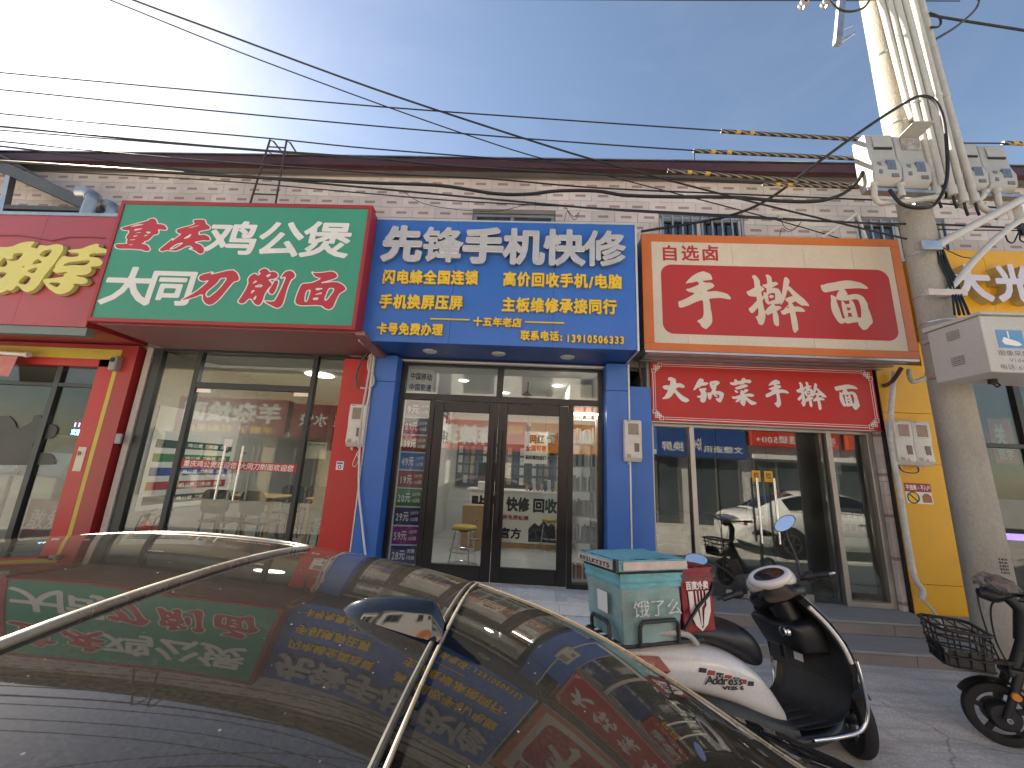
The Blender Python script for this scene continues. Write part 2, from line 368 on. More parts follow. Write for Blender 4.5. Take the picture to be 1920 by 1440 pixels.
def glyph(ch, res=48, off=0.0, brush=False, aniso=1.0):
    """polygons and outline segments of a character in its unit cell"""
    key = (ch, res, off, brush, aniso)
    if key in _gl: return _gl[key]
    pad = 0.1
    if brush and ch in TR:
        A, H = TR[ch]
        xs = [p[0] for q in A for p in q]; ys = [p[1] for q in A for p in q]
        w, h = max(xs)-min(xs), max(ys)-min(ys)
        nm = lambda q: _chaikin([((x-min(xs))/w, 1-(y-min(ys))/h) for x, y in q], 1)
        A = [nm(q) for q in A]; H = [nm(q) for q in H]
        E = None
    else:
        E = char_edges(ch).copy()
        if len(E) == 0: _gl[key] = ([], []); return _gl[key]
        if ord(ch) > 0x2000: E[..., 1] += 0.12
        else:
            E[..., 0] += adv(ch)/2-(E[..., 0].min()+E[..., 0].max())/2
            E[..., 1] += 0.06
    wid = 1.0 if (ord(ch) > 0x2000 or brush) else adv(ch)
    nx, ny = max(int(res*(wid+2*pad)), 8), int(res*(1+2*pad))
    gx = np.linspace(-pad, wid+pad, nx+1); gy = np.linspace(-pad, 1+pad, ny+1)
    X, Y = np.meshgrid(gx, gy, indexing='ij'); P = np.stack([X.ravel(), Y.ravel()], 1)
    le = lambda q: np.array([(q[i], q[(i+1) % len(q)]) for i in range(len(q))], float)
    if E is None:
        S = np.full(len(P), 9.0)
        for q in A: S = np.minimum(S, _sd(le(q), P))
        S -= off
        for q in H: S = np.maximum(S, -(_sd(le(q), P)+off))
    else:
        if aniso != 1.0:
            E2 = E.copy(); E2[..., 1] *= aniso; P2 = P.copy(); P2[:, 1] *= aniso
            S = _sd(E2, P2)-off
        else: S = _sd(E, P)-off
    S = S.reshape(nx+1, ny+1); S = np.where(np.abs(S) < 1e-7, 1e-7, S)
    polys, segs = [], []
    for j in range(ny):
        run = None
        for i in range(nx+1):
            full = i < nx and S[i, j] < 0 and S[i+1, j] < 0 and S[i+1, j+1] < 0 and S[i, j+1] < 0
            if full:
                if run is None: run = i
                continue
            if run is not None:
                polys.append([(gx[run], gy[j]), (gx[i], gy[j]), (gx[i], gy[j+1]), (gx[run], gy[j+1])]); run = None
            if i >= nx: break
            c = [(i, j), (i+1, j), (i+1, j+1), (i, j+1)]
            s = [S[a] for a in c]
            if min(s) >= 0: continue
            q = []; cut = []
            for k in range(4):
                a, b = c[k], c[(k+1) % 4]; sa, sb = s[k], s[(k+1) % 4]
                if sa < 0: q.append((gx[a[0]], gy[a[1]]))
                if (sa < 0) != (sb < 0):
                    t = sa/(sa-sb); p = (gx[a[0]]+(gx[b[0]]-gx[a[0]])*t, gy[a[1]]+(gy[b[1]]-gy[a[1]])*t)
                    q.append(p); cut.append((p, sa < 0))
            polys.append(q)
            for k in range(len(cut)):
                if cut[k][1]: segs.append((cut[k][0], cut[(k+1) % len(cut)][0]))
    _gl[key] = (polys, segs)
    return _gl[key]
def put(mb, g, fn, depth=0.0):
    for q in g[0]: mb.add([fn(u, v, 0) for u, v in q], [tuple(range(len(q)))])
    if depth:
        for a, b in g[1]: mb.add([fn(a[0], a[1], 0), fn(b[0], b[1], 0), fn(b[0], b[1], depth), fn(a[0], a[1], depth)], [(0, 3, 2, 1)])
def line(parent, text, X0, X1, zc, h, Y, m, depth=0.0, off=0.0, res=32, each=False, slant=0.0, brush=False, back=False, name=None, gap=0.0, zc1=None, aniso=1.0, front=None, axis=None):
    """a line of text on a wall plane; back=True faces +Y; axis=(origin, u, v, n) for any plane"""
    A = [adv(c) if not brush else 1.0 for c in text]; tot = sum(A)+gap*(len(text)-1)
    k = (X1-X0)/tot; x = X0; objs = []
    mb = MB()
    for c, a in zip(text, A):
        if c != ' ':
            g = glyph(c, res, off, brush, aniso)
            z0 = (zc if zc1 is None else zc+(zc1-zc)*(x-X0)/(X1-X0))-h/2
            if axis:
                O, U, V, N = axis
                fn = lambda u, v, d, x=x, z0=z0: O+U*(x+u*k+slant*(v-.5)*h)+V*(z0+v*h)-N*d
            elif back: fn = lambda u, v, d, x=x, z0=z0: Vector((-(x+u*k+slant*(v-.5)*h), Y-d, z0+v*h))
            else: fn = lambda u, v, d, x=x, z0=z0: Vector((x+u*k+slant*(v-.5)*h, Y+d, z0+v*h))
            if each: mb = MB()
            put(mb, g, fn, depth)
            if each: objs.append(build(name or 'character', mb, m, parent, fix=False))
        x += (a+gap)*k
    if not each: objs.append(build(name or 'lettering', mb, m, parent, fix=False))
    return objs
# ------------------------------------------------------------------ shared materials
FL = 0.30
WY = 4.85                                  # front wall plane of the shop row
M_white = mat('white_plastic', (0.72, 0.71, 0.67), 0.45, var=0.06)
M_pvc = mat('pvc_pipe', (0.50, 0.48, 0.42), 0.42, var=0.10, vs=6, stain=0.25, stain_col=(0.30, 0.26, 0.20))
M_black = mat('black_plastic', (0.012, 0.012, 0.013), 0.42, var=0.2)
M_rubber = mat('rubber', (0.014, 0.014, 0.015), 0.75, var=0.25, bump=0.2)
M_chrome = mat('chrome', (0.72, 0.72, 0.72), 0.14, 1.0, var=0.05)
M_steel = mat('brushed_steel', (0.50, 0.49, 0.47), 0.30, 1.0, var=0.08)
M_alu = mat('aluminium_frame', (0.42, 0.40, 0.36), 0.42, 0.85, var=0.10)
M_galv = mat('galvanised', (0.45, 0.46, 0.47), 0.38, 0.9, var=0.15, vs=9)
M_darkframe = mat('dark_green_frame', (0.022, 0.030, 0.030), 0.4, var=0.15)
M_blackframe = mat('black_aluminium', (0.012, 0.0115, 0.011), 0.38, var=0.15)
M_blue = mat('blue_panel', (0.034, 0.150, 0.50), 0.36, var=0.07, vs=1.3, stain=0.10, stain_col=(0.04, 0.06, 0.15))
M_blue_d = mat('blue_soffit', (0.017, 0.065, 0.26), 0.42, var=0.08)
M_red = mat('red_panel', (0.50, 0.026, 0.026), 0.42, var=0.08, vs=1.4, stain=0.12, stain_col=(0.16, 0.03, 0.03))
M_red2 = mat('red_frame', (0.36, 0.028, 0.030), 0.40, var=0.10)
M_green = mat('green_banner', (0.045, 0.29, 0.185), 0.50, var=0.06, vs=1.2)
M_orange = mat('orange_frame', (0.62, 0.165, 0.035), 0.45, var=0.08, stain=0.12, stain_col=(0.30, 0.10, 0.04))
M_cream = mat('cream_banner', (0.66, 0.57, 0.44), 0.5, var=0.05, stain=0.10, stain_col=(0.38, 0.32, 0.25))
M_redprint = mat('red_print', (0.46, 0.030, 0.028), 0.5, var=0.04)
M_bannerred = mat('banner_red', (0.50, 0.022, 0.018), 0.48, var=0.05)
M_yellow = mat('yellow_panel', (0.76, 0.39, 0.010), 0.42, var=0.05, stain=0.06, stain_col=(0.35, 0.2, 0.03))
M_ylet = mat('yellow_letter', (0.80, 0.52, 0.035), 0.4, var=0.05)
M_wlet = mat('white_letter', (0.74, 0.72, 0.68), 0.45, var=0.04)
M_paper = mat('paper', (0.78, 0.77, 0.73), 0.6, var=0.03)
M_ink = mat('ink', (0.02, 0.02, 0.025), 0.6, var=0.0)
M_wallw = mat('white_wall', (0.60, 0.59, 0.56), 0.6, var=0.05)
M_wallg = mat('grey_wall', (0.46, 0.45, 0.42), 0.65, var=0.08)
M_floor = mat('floor_tile', (0.48, 0.47, 0.45), 0.18, var=0.05)
M_wood = mat('light_wood', (0.42, 0.26, 0.12), 0.45, var=0.15, stretch=(1, 8, 8))
M_dark = mat('dark_interior', (0.05, 0.048, 0.045), 0.6, var=0.2)
M_cable = mat('cable_sheath', (0.010, 0.010, 0.011), 0.5, var=0.15)
M_rust = mat('rusty_steel', (0.085, 0.060, 0.050), 0.6, 0.4, var=0.3, vs=8)
G_clear = glass_mat('clear_glass', (0.88, 0.91, 0.90), 0.075, 0.020)
G_shop = glass_mat('shop_glass', (0.86, 0.89, 0.87), 0.052, 0.018)
G_dark = glass_mat('tinted_glass', (0.62, 0.68, 0.67), 0.12, 0.03)

# ------------------------------------------------------------------ ground
def concrete(name, base, crack=True):
    m = mat(name, base, 0.85, var=0.20, vs=1.3, bump=0.55, bs=70, fine=0.22, stain=0.6, stain_col=(base[0]*.55, base[1]*.54, base[2]*.52))
    if crack:
        t = m.node_tree; L = t.links.new; b = t.nodes['Principled BSDF']
        src = b.inputs['Base Color'].links[0].from_socket
        tc = nn(t, 'TexCoord'); nz = nn(t, 'TexNoise'); nz.inputs['Scale'].default_value = 1.6; nz.inputs['Detail'].default_value = 7
        L(tc.outputs['Object'], nz.inputs[0])
        ad = nn(t, 'VectorMath', operation='MULTIPLY_ADD'); L(nz.outputs['Color'], ad.inputs[0]); ad.inputs[1].default_value = (0.5, 0.5, 0); L(tc.outputs['Object'], ad.inputs[2])
        vo = nn(t, 'TexVoronoi', feature='DISTANCE_TO_EDGE'); vo.inputs['Scale'].default_value = 0.55; L(ad.outputs[0], vo.inputs[0])
        mr = nn(t, 'MapRange'); L(vo.outputs[0], mr.inputs[0]); mr.inputs[1].default_value = 0.0; mr.inputs[2].default_value = 0.005; mr.inputs[3].default_value = 0.5; mr.inputs[4].default_value = 0.0
        # pale scraped streaks along the street
        mp = nn(t, 'Mapping'); mp.inputs['Scale'].default_value = (0.7, 6, 1); L(tc.outputs['Object'], mp.inputs[0])
        ns = nn(t, 'TexNoise'); ns.inputs['Scale'].default_value = 1.5; ns.inputs['Detail'].default_value = 8; ns.inputs['Roughness'].default_value = 0.7; L(mp.outputs[0], ns.inputs[0])
        ms = nn(t, 'MapRange'); L(ns.outputs[0], ms.inputs[0]); ms.inputs[1].default_value = 0.47; ms.inputs[2].default_value = 0.62; ms.inputs[4].default_value = 0.75
        m1 = nn(t, 'Mix', data_type='RGBA'); L(ms.outputs[0], m1.inputs[0]); L(src, m1.inputs[6]); m1.inputs[7].default_value = (base[0]*.66, base[1]*.66, base[2]*.66, 1)
        m2 = nn(t, 'Mix', data_type='RGBA'); L(mr.outputs[0], m2.inputs[0]); L(m1.outputs[2], m2.inputs[6]); m2.inputs[7].default_value = (0.05, 0.047, 0.043, 1)
        L(m2.outputs[2], b.inputs['Base Color'])
    return m
M_conc = concrete('ground_concrete', (0.60, 0.575, 0.52))
YS = [-90, -30, -12, -8, -6.2, -6.05, -3, 0, 1.7, 1.95, 2.2, 2.6, 3.0, 3.5, 4.02, 4.6, 6, 12, 40, 120]
def gz(y): return float(np.interp(y, [-90, 1.7, 2.9, 4.02, 120], [-0.07, -0.07, 0.0, 0.055, 0.055]))
xs = [-160, -60, -25]+[i*1.0 for i in range(-14, 15)]+[25, 60, 160]
mb = MB().grid([[(x, y, gz(y)+(0.006*math.sin(x*2.1+y*1.7)+0.005*math.sin(x*0.7-y*3.1) if 1.8 < y < 3.9 else 0)) for y in YS] for x in xs])
tag(build('ground', mb, M_conc, smooth=40), kind='structure')

# front steps: each slab and riser tile its own piece
M_slab = mat('grey_granite_slab', (0.33, 0.325, 0.31), 0.6, var=0.12, vs=3, bump=0.15, stain=0.3, stain_col=(0.15, 0.14, 0.13), stretch=(0.6, 4, 1))
M_riser = mat('brown_grey_riser_tile', (0.27, 0.24, 0.22), 0.55, var=0.10, vs=2.0, stain=0.25, stain_col=(0.12, 0.11, 0.10))
M_wtile = mat('white_step_tile', (0.76, 0.755, 0.74), 0.25, var=0.05, stain=0.2, stain_col=(0.36, 0.34, 0.31))
def steps(name, x0, x1, mt, mr, wt, wr, y1=4.40, y0=4.02, inset=0):
    core = tag(build(name, MB().box(x0, x1, y1+.02, 4.98, -0.1, FL-.012).box(x0, x1, y0+.02, y1+.02, -0.1, 0.16), M_slab), kind='structure')
    def row(w, fn, nm, m):
        x = x0; k = 0
        while x < x1-.01:
            e = min(x+w*random.uniform(.96, 1.04), x1)
            b = MB(); d = random.uniform(-.0015, .0015)
            fn(b, x+.0018, e-.0018, d); build(nm, b, m, core, bev=0.003); x = e; k += 1
    row(wt, lambda b, a, e, d: b.box(a, e, y1-.012, 4.98, FL-.02, FL+d), 'slab', mt)
    row(wt*1.1, lambda b, a, e, d: b.box(a, e, y0-.012, y1+.008, 0.150, 0.172+d), 'slab', mt)
    row(wr, lambda b, a, e, d: b.box(a, e, y1+.001+d, y1+.02, 0.1735, FL-.022), 'riser_tile', mr)
    row(wr*.93, lambda b, a, e, d: b.box(a, e, y0+.001+d, y0+.02, -0.05, 0.148), 'riser_tile', mr)
    return core
steps('granite_steps', 1.30, 9.5, M_slab, M_riser, 1.5, 0.62)
steps('white_tiled_steps', -1.95, 1.30, M_wtile, M_wtile, 0.60, 0.60)
steps('red_shop_steps', -12.0, -1.95, M_slab, M_riser, 1.5, 0.62)

# ------------------------------------------------------------------ the row building
def tile_mat():
    m = bpy.data.materials.new('facade_tile'); m.use_nodes = True
    t = m.node_tree; b = t.nodes['Principled BSDF']; L = t.links.new
    uv = nn(t, 'UVMap', uv_map='uv'); oi = nn(t, 'ObjectInfo')
    tc = nn(t, 'TexCoord'); geo = nn(t, 'NewGeometry')
    br = nn(t, 'TexBrick'); br.inputs['Scale'].default_value = 1.0; br.inputs['Brick Width'].default_value = 0.42; br.inputs['Row Height'].default_value = 0.3333
    br.inputs['Mortar Size'].default_value = 0.018; br.inputs['Mortar Smooth'].default_value = 0.3; br.offset = 0.5
    br.inputs['Color1'].default_value = (0.70, 0.60, 0.54, 1); br.inputs['Color2'].default_value = (0.66, 0.565, 0.505, 1); br.inputs['Mortar'].default_value = (0.68, 0.615, 0.58, 1)
    mp = nn(t, 'Mapping'); mp.inputs['Location'].default_value = (0.08, 0.0, 0); L(uv.outputs[0], mp.inputs[0]); L(mp.outputs[0], br.inputs[0])
    sx = nn(t, 'SeparateXYZ'); L(uv.outputs[0], sx.inputs[0])
    def near(sock, c, hw):
        a = nn(t, 'Math', operation='SUBTRACT'); L(sock, a.inputs[0]); a.inputs[1].default_value = c
        d = nn(t, 'Math', operation='ABSOLUTE'); L(a.outputs[0], d.inputs[0])
        e = nn(t, 'Math', operation='LESS_THAN'); L(d.outputs[0], e.inputs[0]); e.inputs[1].default_value = hw
        return e.outputs[0]
    mk = nn(t, 'Math', operation='MULTIPLY'); L(near(sx.outputs[0], 0.5, 0.23), mk.inputs[0]); L(near(sx.outputs[1], 0.5, 0.12), mk.inputs[1])
    # diagonal streaks on the red brick
    wv = nn(t, 'TexWave'); wv.inputs['Scale'].default_value = 3.2; wv.inputs['Distortion'].default_value = 3.0; wv.inputs['Detail'].default_value = 2
    mw = nn(t, 'Mapping'); mw.inputs['Rotation'].default_value = (0, 0, 0.9); L(uv.outputs[0], mw.inputs[0]); L(mw.outputs[0], wv.inputs[0])
    rc = nn(t, 'Mix', data_type='RGBA'); L(wv.outputs[1], rc.inputs[0]); rc.inputs[6].default_value = (0.30, 0.175, 0.145, 1); rc.inputs[7].default_value = (0.46, 0.33, 0.285, 1)
    m1 = nn(t, 'Mix', data_type='RGBA'); L(mk.outputs[0], m1.inputs[0]); L(br.outputs[0], m1.inputs[6]); L(rc.outputs[2], m1.inputs[7])
    no = nn(t, 'TexNoise'); no.inputs['Scale'].default_value = 1.6; no.inputs['Detail'].default_value = 8; L(geo.outputs['Position'], no.inputs[0])
    mr = nn(t, 'MapRange'); L(no.outputs[0], mr.inputs[0]); mr.inputs[1].default_value = 0.3; mr.inputs[2].default_value = 0.7; mr.inputs[3].default_value = 0.80; mr.inputs[4].default_value = 1.08
    rv = nn(t, 'MapRange'); L(oi.outputs['Random'], rv.inputs[0]); rv.inputs[3].default_value = 0.92; rv.inputs[4].default_value = 1.06
    mm = nn(t, 'Math', operation='MULTIPLY'); L(mr.outputs[0], mm.inputs[0]); L(rv.outputs[0], mm.inputs[1])
    sc = nn(t, 'VectorMath', operation='SCALE'); L(m1.outputs[2], sc.inputs[0]); L(mm.outputs[0], sc.inputs['Scale'])
    L(sc.outputs[0], b.inputs['Base Color']); b.inputs['Roughness'].default_value = 0.42
    bp = nn(t, 'Bump'); bp.inputs['Strength'].default_value = 0.5; bp.inputs['Distance'].default_value = 0.004; bp.invert = True
    L(br.outputs['Fac'], bp.inputs['Height']); L(bp.outputs[0], b.inputs['Normal'])
    return m
M_tile = tile_mat()
M_grout = mat('wall_grout', (0.23, 0.20, 0.18), 0.85, var=0.15)
M_cornice = mat('maroon_cornice', (0.060, 0.017, 0.020), 0.5, var=0.2, vs=1.2, stain=0.4, stain_col=(0.10, 0.085, 0.075), stretch=(1, 1, 3))
M_roof = mat('roof_sheet', (0.20, 0.19, 0.18), 0.6, var=0.15)
BLD = thing('shop_building', 'long two storey shop row clad in pale brick patterned tiles with maroon roof edge', 'building', (0, 5.5, 0))
W1 = [(WX(888, 397, WY), WX(1040, 400, WY)), (1.76, 2.90), (4.43, 5.60)]
WTOP, WBOT = 5.205, 4.35
BX0, BX1 = -16.0, 12.0
wb = MB()
wb.box(BX0, BX1, WY+.012, 5.05, WTOP, 5.80).box(BX0, BX1, WY+.012, 5.05, 2.98, WBOT)
px = BX0
for a, b in W1+[(BX1, BX1)]:
    wb.box(px, a, WY+.012, 5.05, WBOT, WTOP); px = b
build('wall', wb, M_grout, BLD)
build('back_wall', MB().box(BX0, BX1, 11.0, 11.2, 0, 5.8).box(BX0, BX0+.2, 5.05, 11.0, 0, 5.8).box(BX1-.2, BX1, 5.05, 11.0, 0, 5.8).box(BX0+.2, BX1-.2, 5.05, 11.0, 3.15, 3.30), M_wallg, BLD)
build('roof', MB().box(BX0-.1, BX1+.1, 4.74, 11.3, 5.80, 5.86), M_roof, BLD)
cor = build('cornice', MB().prism([(4.66, 5.80), (4.66, 5.925), (4.69, 5.945), (4.95, 5.945), (4.95, 5.862), (4.738, 5.862), (4.738, 5.785), (4.70, 5.785)], BX0-.1, BX1+.1, lambda u, v, d: Vector((d, u, v))), M_cornice, BLD)
build('flashing', MB().box(BX0-.12, BX1+.12, 4.645, 4.97, 5.947, 5.962), M_galv, cor)
# facade tiles
TW, TH = 0.323, 0.167
tmesh = None; rest = MB(); ntile = 0; restuv = []
zt = 5.762
slots = []
for r in range(6):
    z1 = zt-r*TH; z0 = z1-TH
    for c in range(-50, 40):
        x0 = c*TW+(TW/2 if r % 2 else 0); x1 = x0+TW
        if x1 < -10.6 or x0 > 9.0: continue
        segs = [(x0, x1)]
        if z1 > WBOT and z0 < WTOP-0.02:
            for a, b in W1:
                ns = []
                for s0, s1 in segs:
                    if s1 <= a or s0 >= b: ns.append((s0, s1))
                    else:
                        if s0 < a-.01: ns.append((s0, a-.012))
                        if s1 > b+.01: ns.append((b+.012, s1))
                segs = ns
        for s0, s1 in segs: slots.append((abs((s0+s1)/2-0.3), s0, s1, z0, z1, x0, r))
slots.sort(key=lambda q: q[0]+(3 if q[6] > 4 else 0))
g = 0.0022
for k, (_, s0, s1, z0, z1, x0, r) in enumerate(slots):
    whole = abs((s1-s0)-TW) < 1e-4
    if k < 298:
        if whole and tmesh is not None:
            o = bpy.data.objects.new('tile', tmesh); COL.objects.link(o); o.parent = BLD
            o.location = (s0-BLD.location.x, WY+random.uniform(-.0008, .0012)-BLD.location.y, z0)
        else:
            ox = 0 if not whole else s0
            b = MB().box((g if whole else s0+g), (TW-g if whole else s1-g), 0, .011, g, TH-g)
            me_uv = (lambda p: (p.x/TW, p.z/TH)) if whole else (lambda p, x0=x0: ((p.x-x0)/TW, p.z/TH))
            bm_ = MB(); bm_.v, bm_.f = b.v, b.f
            o = build('tile', bm_, M_tile, None, uv=me_uv)
            o.parent = BLD; o.location = ((s0 if whole else 0)-BLD.location.x, WY-BLD.location.y, z0)
            if whole: tmesh = o.data
    else:
        n0 = len(rest.v); rest.box(s0+g, s1-g, WY, WY+.011, z0+g, z1-g)
        restuv += [((v[0]-x0)/TW, (v[2]-z0)/TH) for v in rest.v[n0:]]
if rest.v:
    me = bpy.data.meshes.new('tile_field'); me.from_pydata([(v[0], v[1]-5.5, v[2]) for v in rest.v], [], rest.f)
    l = me.uv_layers.new(name='uv')
    for lp in me.loops: l.data[lp.index].uv = restuv[lp.vertex_index]
    me.materials.append(M_tile)
    o = bpy.data.objects.new('tile_field', me); COL.objects.link(o); o.parent = BLD; o['kind'] = 'stuff'
# upper windows
for k, (a, b) in enumerate(W1):
    fr = MB(); t = .045
    fr.box(a, b, 4.88, 4.94, WTOP-t, WTOP).box(a, b, 4.88, 4.94, WBOT, WBOT+t).box(a, a+t, 4.88, 4.94, WBOT+t, WTOP-t).box(b-t, b, 4.88, 4.94, WBOT+t, WTOP-t)
    cx = a+(b-a)*.48
    fr.box(cx-.025, cx+.025, 4.88, 4.94, WBOT+t, WTOP-t)
    wo = build('window', fr, M_alu if k == 0 else M_white, BLD, bev=.004)
    build('pane', MB().box(a+t, cx-.025, 4.905, 4.911, WBOT+t, WTOP-t), G_dark, wo)
    build('pane', MB().box(cx+.025, b-t, 4.905, 4.911, WBOT+t, WTOP-t), G_dark, wo)
    build('dark_backing', MB().box(a, b, 5.0, 5.02, WBOT, WTOP), M_dark, wo)  # plain dark sheet in place of the room behind the panes
    if k:
        n = 9
        for i in range(n):
            x = a+.03+(b-a-.06)*i/(n-1)
            build('bar', MB().box(x-.011, x+.011, 4.815, 4.837, WBOT, WTOP-.01), M_galv, wo)
        build('bar_rail', MB().box(a+.02, b-.02, 4.838, 4.850, WTOP-.05, WTOP-.02).box(a+.02, b-.02, 4.838, 4.85, WTOP-.62, WTOP-.59), M_galv, wo)
# roof ladder
LD = thing('roof_ladder', 'thin rusty steel ladder rising above the roof edge behind the green sign', 'ladder', (-3.97, 4.6, 4.6))
r0 = .013
for s, px0, px1, hp in ((-1, (470, 378), (507, 259), (529, 288)), (1, (517, 380), (538, 261), (552, 290))):
    a, b = W(*px0, 4.58), W(*px1, 4.58)
    top = W(*hp, 4.58); top.y = 5.05
    lo = a-(b-a)*.55
    build('rail', MB().tube([lo, a, b+Vector((0, 0, -.03)), b+Vector((0.01, .06, 0)), top+Vector((0, -.02, .02)), top, Vector((top.x-.01, 5.1, 5.88))], r0, 8), M_rust, LD, smooth=40)
    build('brace', MB().cyl(a+(b-a)*.80, top+Vector((-.02, -.1, .05)), .007, n=6), M_rust, LD)
for f in (.12, .46, .86, .70):
    if f == .70: continue
    a = W(470, 378, 4.58).lerp(W(507, 259, 4.58), f); b = W(517, 380, 4.58).lerp(W(538, 261, 4.58), f)
    build('rung', MB().cyl(a, b, .010, n=8), M_rust, LD)
for f in (-.3,):
    a = W(470, 378, 4.58).lerp(W(507, 259, 4.58), f); b = W(517, 380, 4.58).lerp(W(538, 261, 4.58), f)
    build('rung', MB().cyl(a, b, .010, n=8), M_rust, LD)
# steel canopy frame and extract ducts over the left sign
CF = thing('lean_to_roof', 'dark steel lean-to frame with sloping sheet roof above the red sign', 'frame', (-7.5, 4.6, 4.5))
for Yf in (4.45,):
    p0, p1 = W(-140, 250, Yf), W(165, 385, Yf)
    M_dk = mat('weathered_steel', (.10, .105, .11), .55, .3, var=.25, vs=5)
    build('rafter', MB().bar(p0, p1, .10, .15), M_dk, CF)
    p0, p1 = W(-120, 225, Yf), W(120, 358, Yf)
    build('roof_sheet', MB().hexa([p0, p1, p1+Vector((0, .38, .0)), p0+Vector((0, .38, 0)), p0+Vector((0, 0, .02)), p1+Vector((0, 0, .02)), p1+Vector((0, .38, .02)), p0+Vector((0, .38, .02))]), M_dk, CF)
    build('post', MB().bar(W(6, 400, Yf), W(24, 316, Yf), .07, .07), M_galv, CF)
    build('beam', MB().bar(W(-200, 384, Yf), W(190, 395, Yf), .06, .06), M_dk, CF)
    build('back_sheet', MB().box(-9.5, WX(150, 400, 4.7), 4.70, 4.72, 4.55, 5.05), mat('dull_sheet', (0.16, 0.18, 0.20), 0.5, var=.2), CF)
def duct(lab, cx, cz, r, h, Yd):
    d = thing('extract_duct', lab, 'duct', (cx, Yd, 4.55))
    pts = [Vector((cx, Yd, 4.5)), Vector((cx+.02, Yd, cz-r*.5))]
    for i in range(1, 6):
        a = i/5*1.5; pts.append(Vector((cx+.02-r*1.5*(1-math.cos(a)), Yd, cz-r*.5+r*1.5*math.sin(a))))
    pts.append(pts[-1]+Vector((-h, 0, 0)))
    build('pipe', MB().tube(pts, r, 18), M_galv, d, smooth=30)
    for p, q in ((pts[1], pts[2]), (pts[3], pts[4])):
        build('clamp_ring', MB().tube([p, p+(q-p).normalized()*.02], r+.006, 18), M_galv, d)
duct('shiny bent metal extract duct beside the corner of the green sign', WX(163, 395, 4.4), WZ(165, 372, 4.4), .085, .10, 4.42)
duct('small low metal duct elbow tucked behind the edge of the green sign', WX(205, 398, 4.5), WZ(205, 392, 4.5), .075, .25, 4.52)
# ------------------------------------------------------------------ signs
def rrect(x0, x1, z0, z1, r, n=8):
    p = []
    for cx, cz, a0 in ((x1-r, z0+r, -90), (x1-r, z1-r, 0), (x0+r, z1-r, 90), (x0+r, z0+r, 180)):
        for i in range(n+1):
            a = R(a0+90*i/n); p.append((cx+r*math.cos(a), cz+r*math.sin(a)))
    return p
def plate(poly, y0, y1): return MB().prism(poly, y0, y1, lambda u, v, d: Vector((u, d, v)))

# ---- blue phone repair sign
BY = 4.16
bx0, bx1 = WX(690, 525, BY), WX(1194, 540, BY)
bz0, bz1 = 2.975, 4.575
BS = thing('shop_sign', 'blue fascia sign with chunky silver characters and rows of yellow characters', 'sign', ((bx0+bx1)/2, 4.5, bz0))
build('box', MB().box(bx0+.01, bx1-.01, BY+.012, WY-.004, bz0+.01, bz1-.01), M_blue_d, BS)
xsb = [bx0+.012, WX(843, 620, BY), WX(1036, 640, BY), bx1-.012]
for a, b in zip(xsb[:-1], xsb[1:]):
    build('panel', MB().box(a+.0015, b-.0015, BY, BY+.011, bz0+.012, bz1-.012), M_blue, BS, bev=.0015)
tr = mat('pale_trim', (0.62, 0.62, 0.60), 0.4, 0.3)
build('trim', MB().box(bx0-.012, bx0+.010, BY-.008, BY+.03, bz0, bz1).box(bx1-.010, bx1+.012, BY-.008, BY+.03, bz0, bz1).box(bx0+.0105, bx1-.0105, BY-.006, BY+.03, bz1-.0115, bz1+.008), tr, BS)
build('side_trim', MB().box(bx1-.003, bx1+.013, BY+.031, WY-.01, bz0-.002, bz0+.02).box(bx0-.013, bx0+.003, BY+.031, WY-.01, bz0-.002, bz0+.02), tr, BS)
msil = mat('silver_letter', (0.50, 0.49, 0.475), 0.35, 0.15, var=.08, vs=8)
mchr = mat('letter_return', (0.62, 0.60, 0.58), 0.16, 1.0, var=.1)
cs = [WX(p, 460, BY) for p in (721, 795, 870, 945, 1020, 1095, 1170)]
for i, c in enumerate('先锋手机快修'):
    x0, x1 = cs[i]-.004, cs[i+1]+.004
    h = .475; zc = WZ(945, 461, BY-.06); k = x1-x0
    ob = {'锋': .024, '修': .026, '快': .036, '机': .036}.get(c, .046)
    g1 = glyph(c, 84, ob)
    mbf = MB(); put(mbf, (g1[0], []), lambda u, v, d: Vector((x0+u*k, BY-.070+d, zc-h/2+v*h)))
    nf = len(mbf.f)
    put(mbf, ([], g1[1]), lambda u, v, d: Vector((x0+u*k, BY-.070+d, zc-h/2+v*h)), .069)
    fo = build('character', mbf, [msil, mchr], BS, fix=False)
    for p_ in fo.data.polygons:
        if p_.index >= nf: p_.material_index = 1
    g2 = glyph(c, 84, ob+.008)
    mbt = MB(); put(mbt, g2, lambda u, v, d: Vector((x0+u*k, BY-.062+d, zc-h/2+v*h)), .008)
    build('rim', mbt, mchr, fo, fix=False)
def yel(text, pa, pb, h, off=.035):
    a, b = W(*pa, BY-.03), W(*pb, BY-.03)
    g = .0
    A = [adv(c) for c in text]; k = (b.x-a.x)/sum(A); x = a.x
    for c, w in zip(text, A):
        z = a.z+(b.z-a.z)*(x-a.x)/(b.x-a.x)
        gm = glyph(c, 44, off)
        mbf = MB(); put(mbf, gm, lambda u, v, d: Vector((x+u*k*.95, BY-.028+d, z-h/2+v*h)), .0265)
        co = build('character', mbf, M_ylet, BS, fix=False)
        gr = glyph(c, 44, off+.018)
        mbr = MB(); put(mbr, gr, lambda u, v, d: Vector((x+u*k*.95, BY-.014+d, z-h/2+v*h)), .0125)
        build('return_edge', mbr, mat('gold_return', (0.42, 0.34, 0.20), .4, .3), co, fix=False)
        x += w*k
yel('闪电蜂全国连锁', (717, 518), (898, 520), .185)
yel('高价回收手机/电脑', (943, 522), (1168, 528), .185)
yel('手机换屏压屏', (711, 564), (869, 567), .185)
yel('主板维修承接同行', (941, 570), (1158, 575), .185)
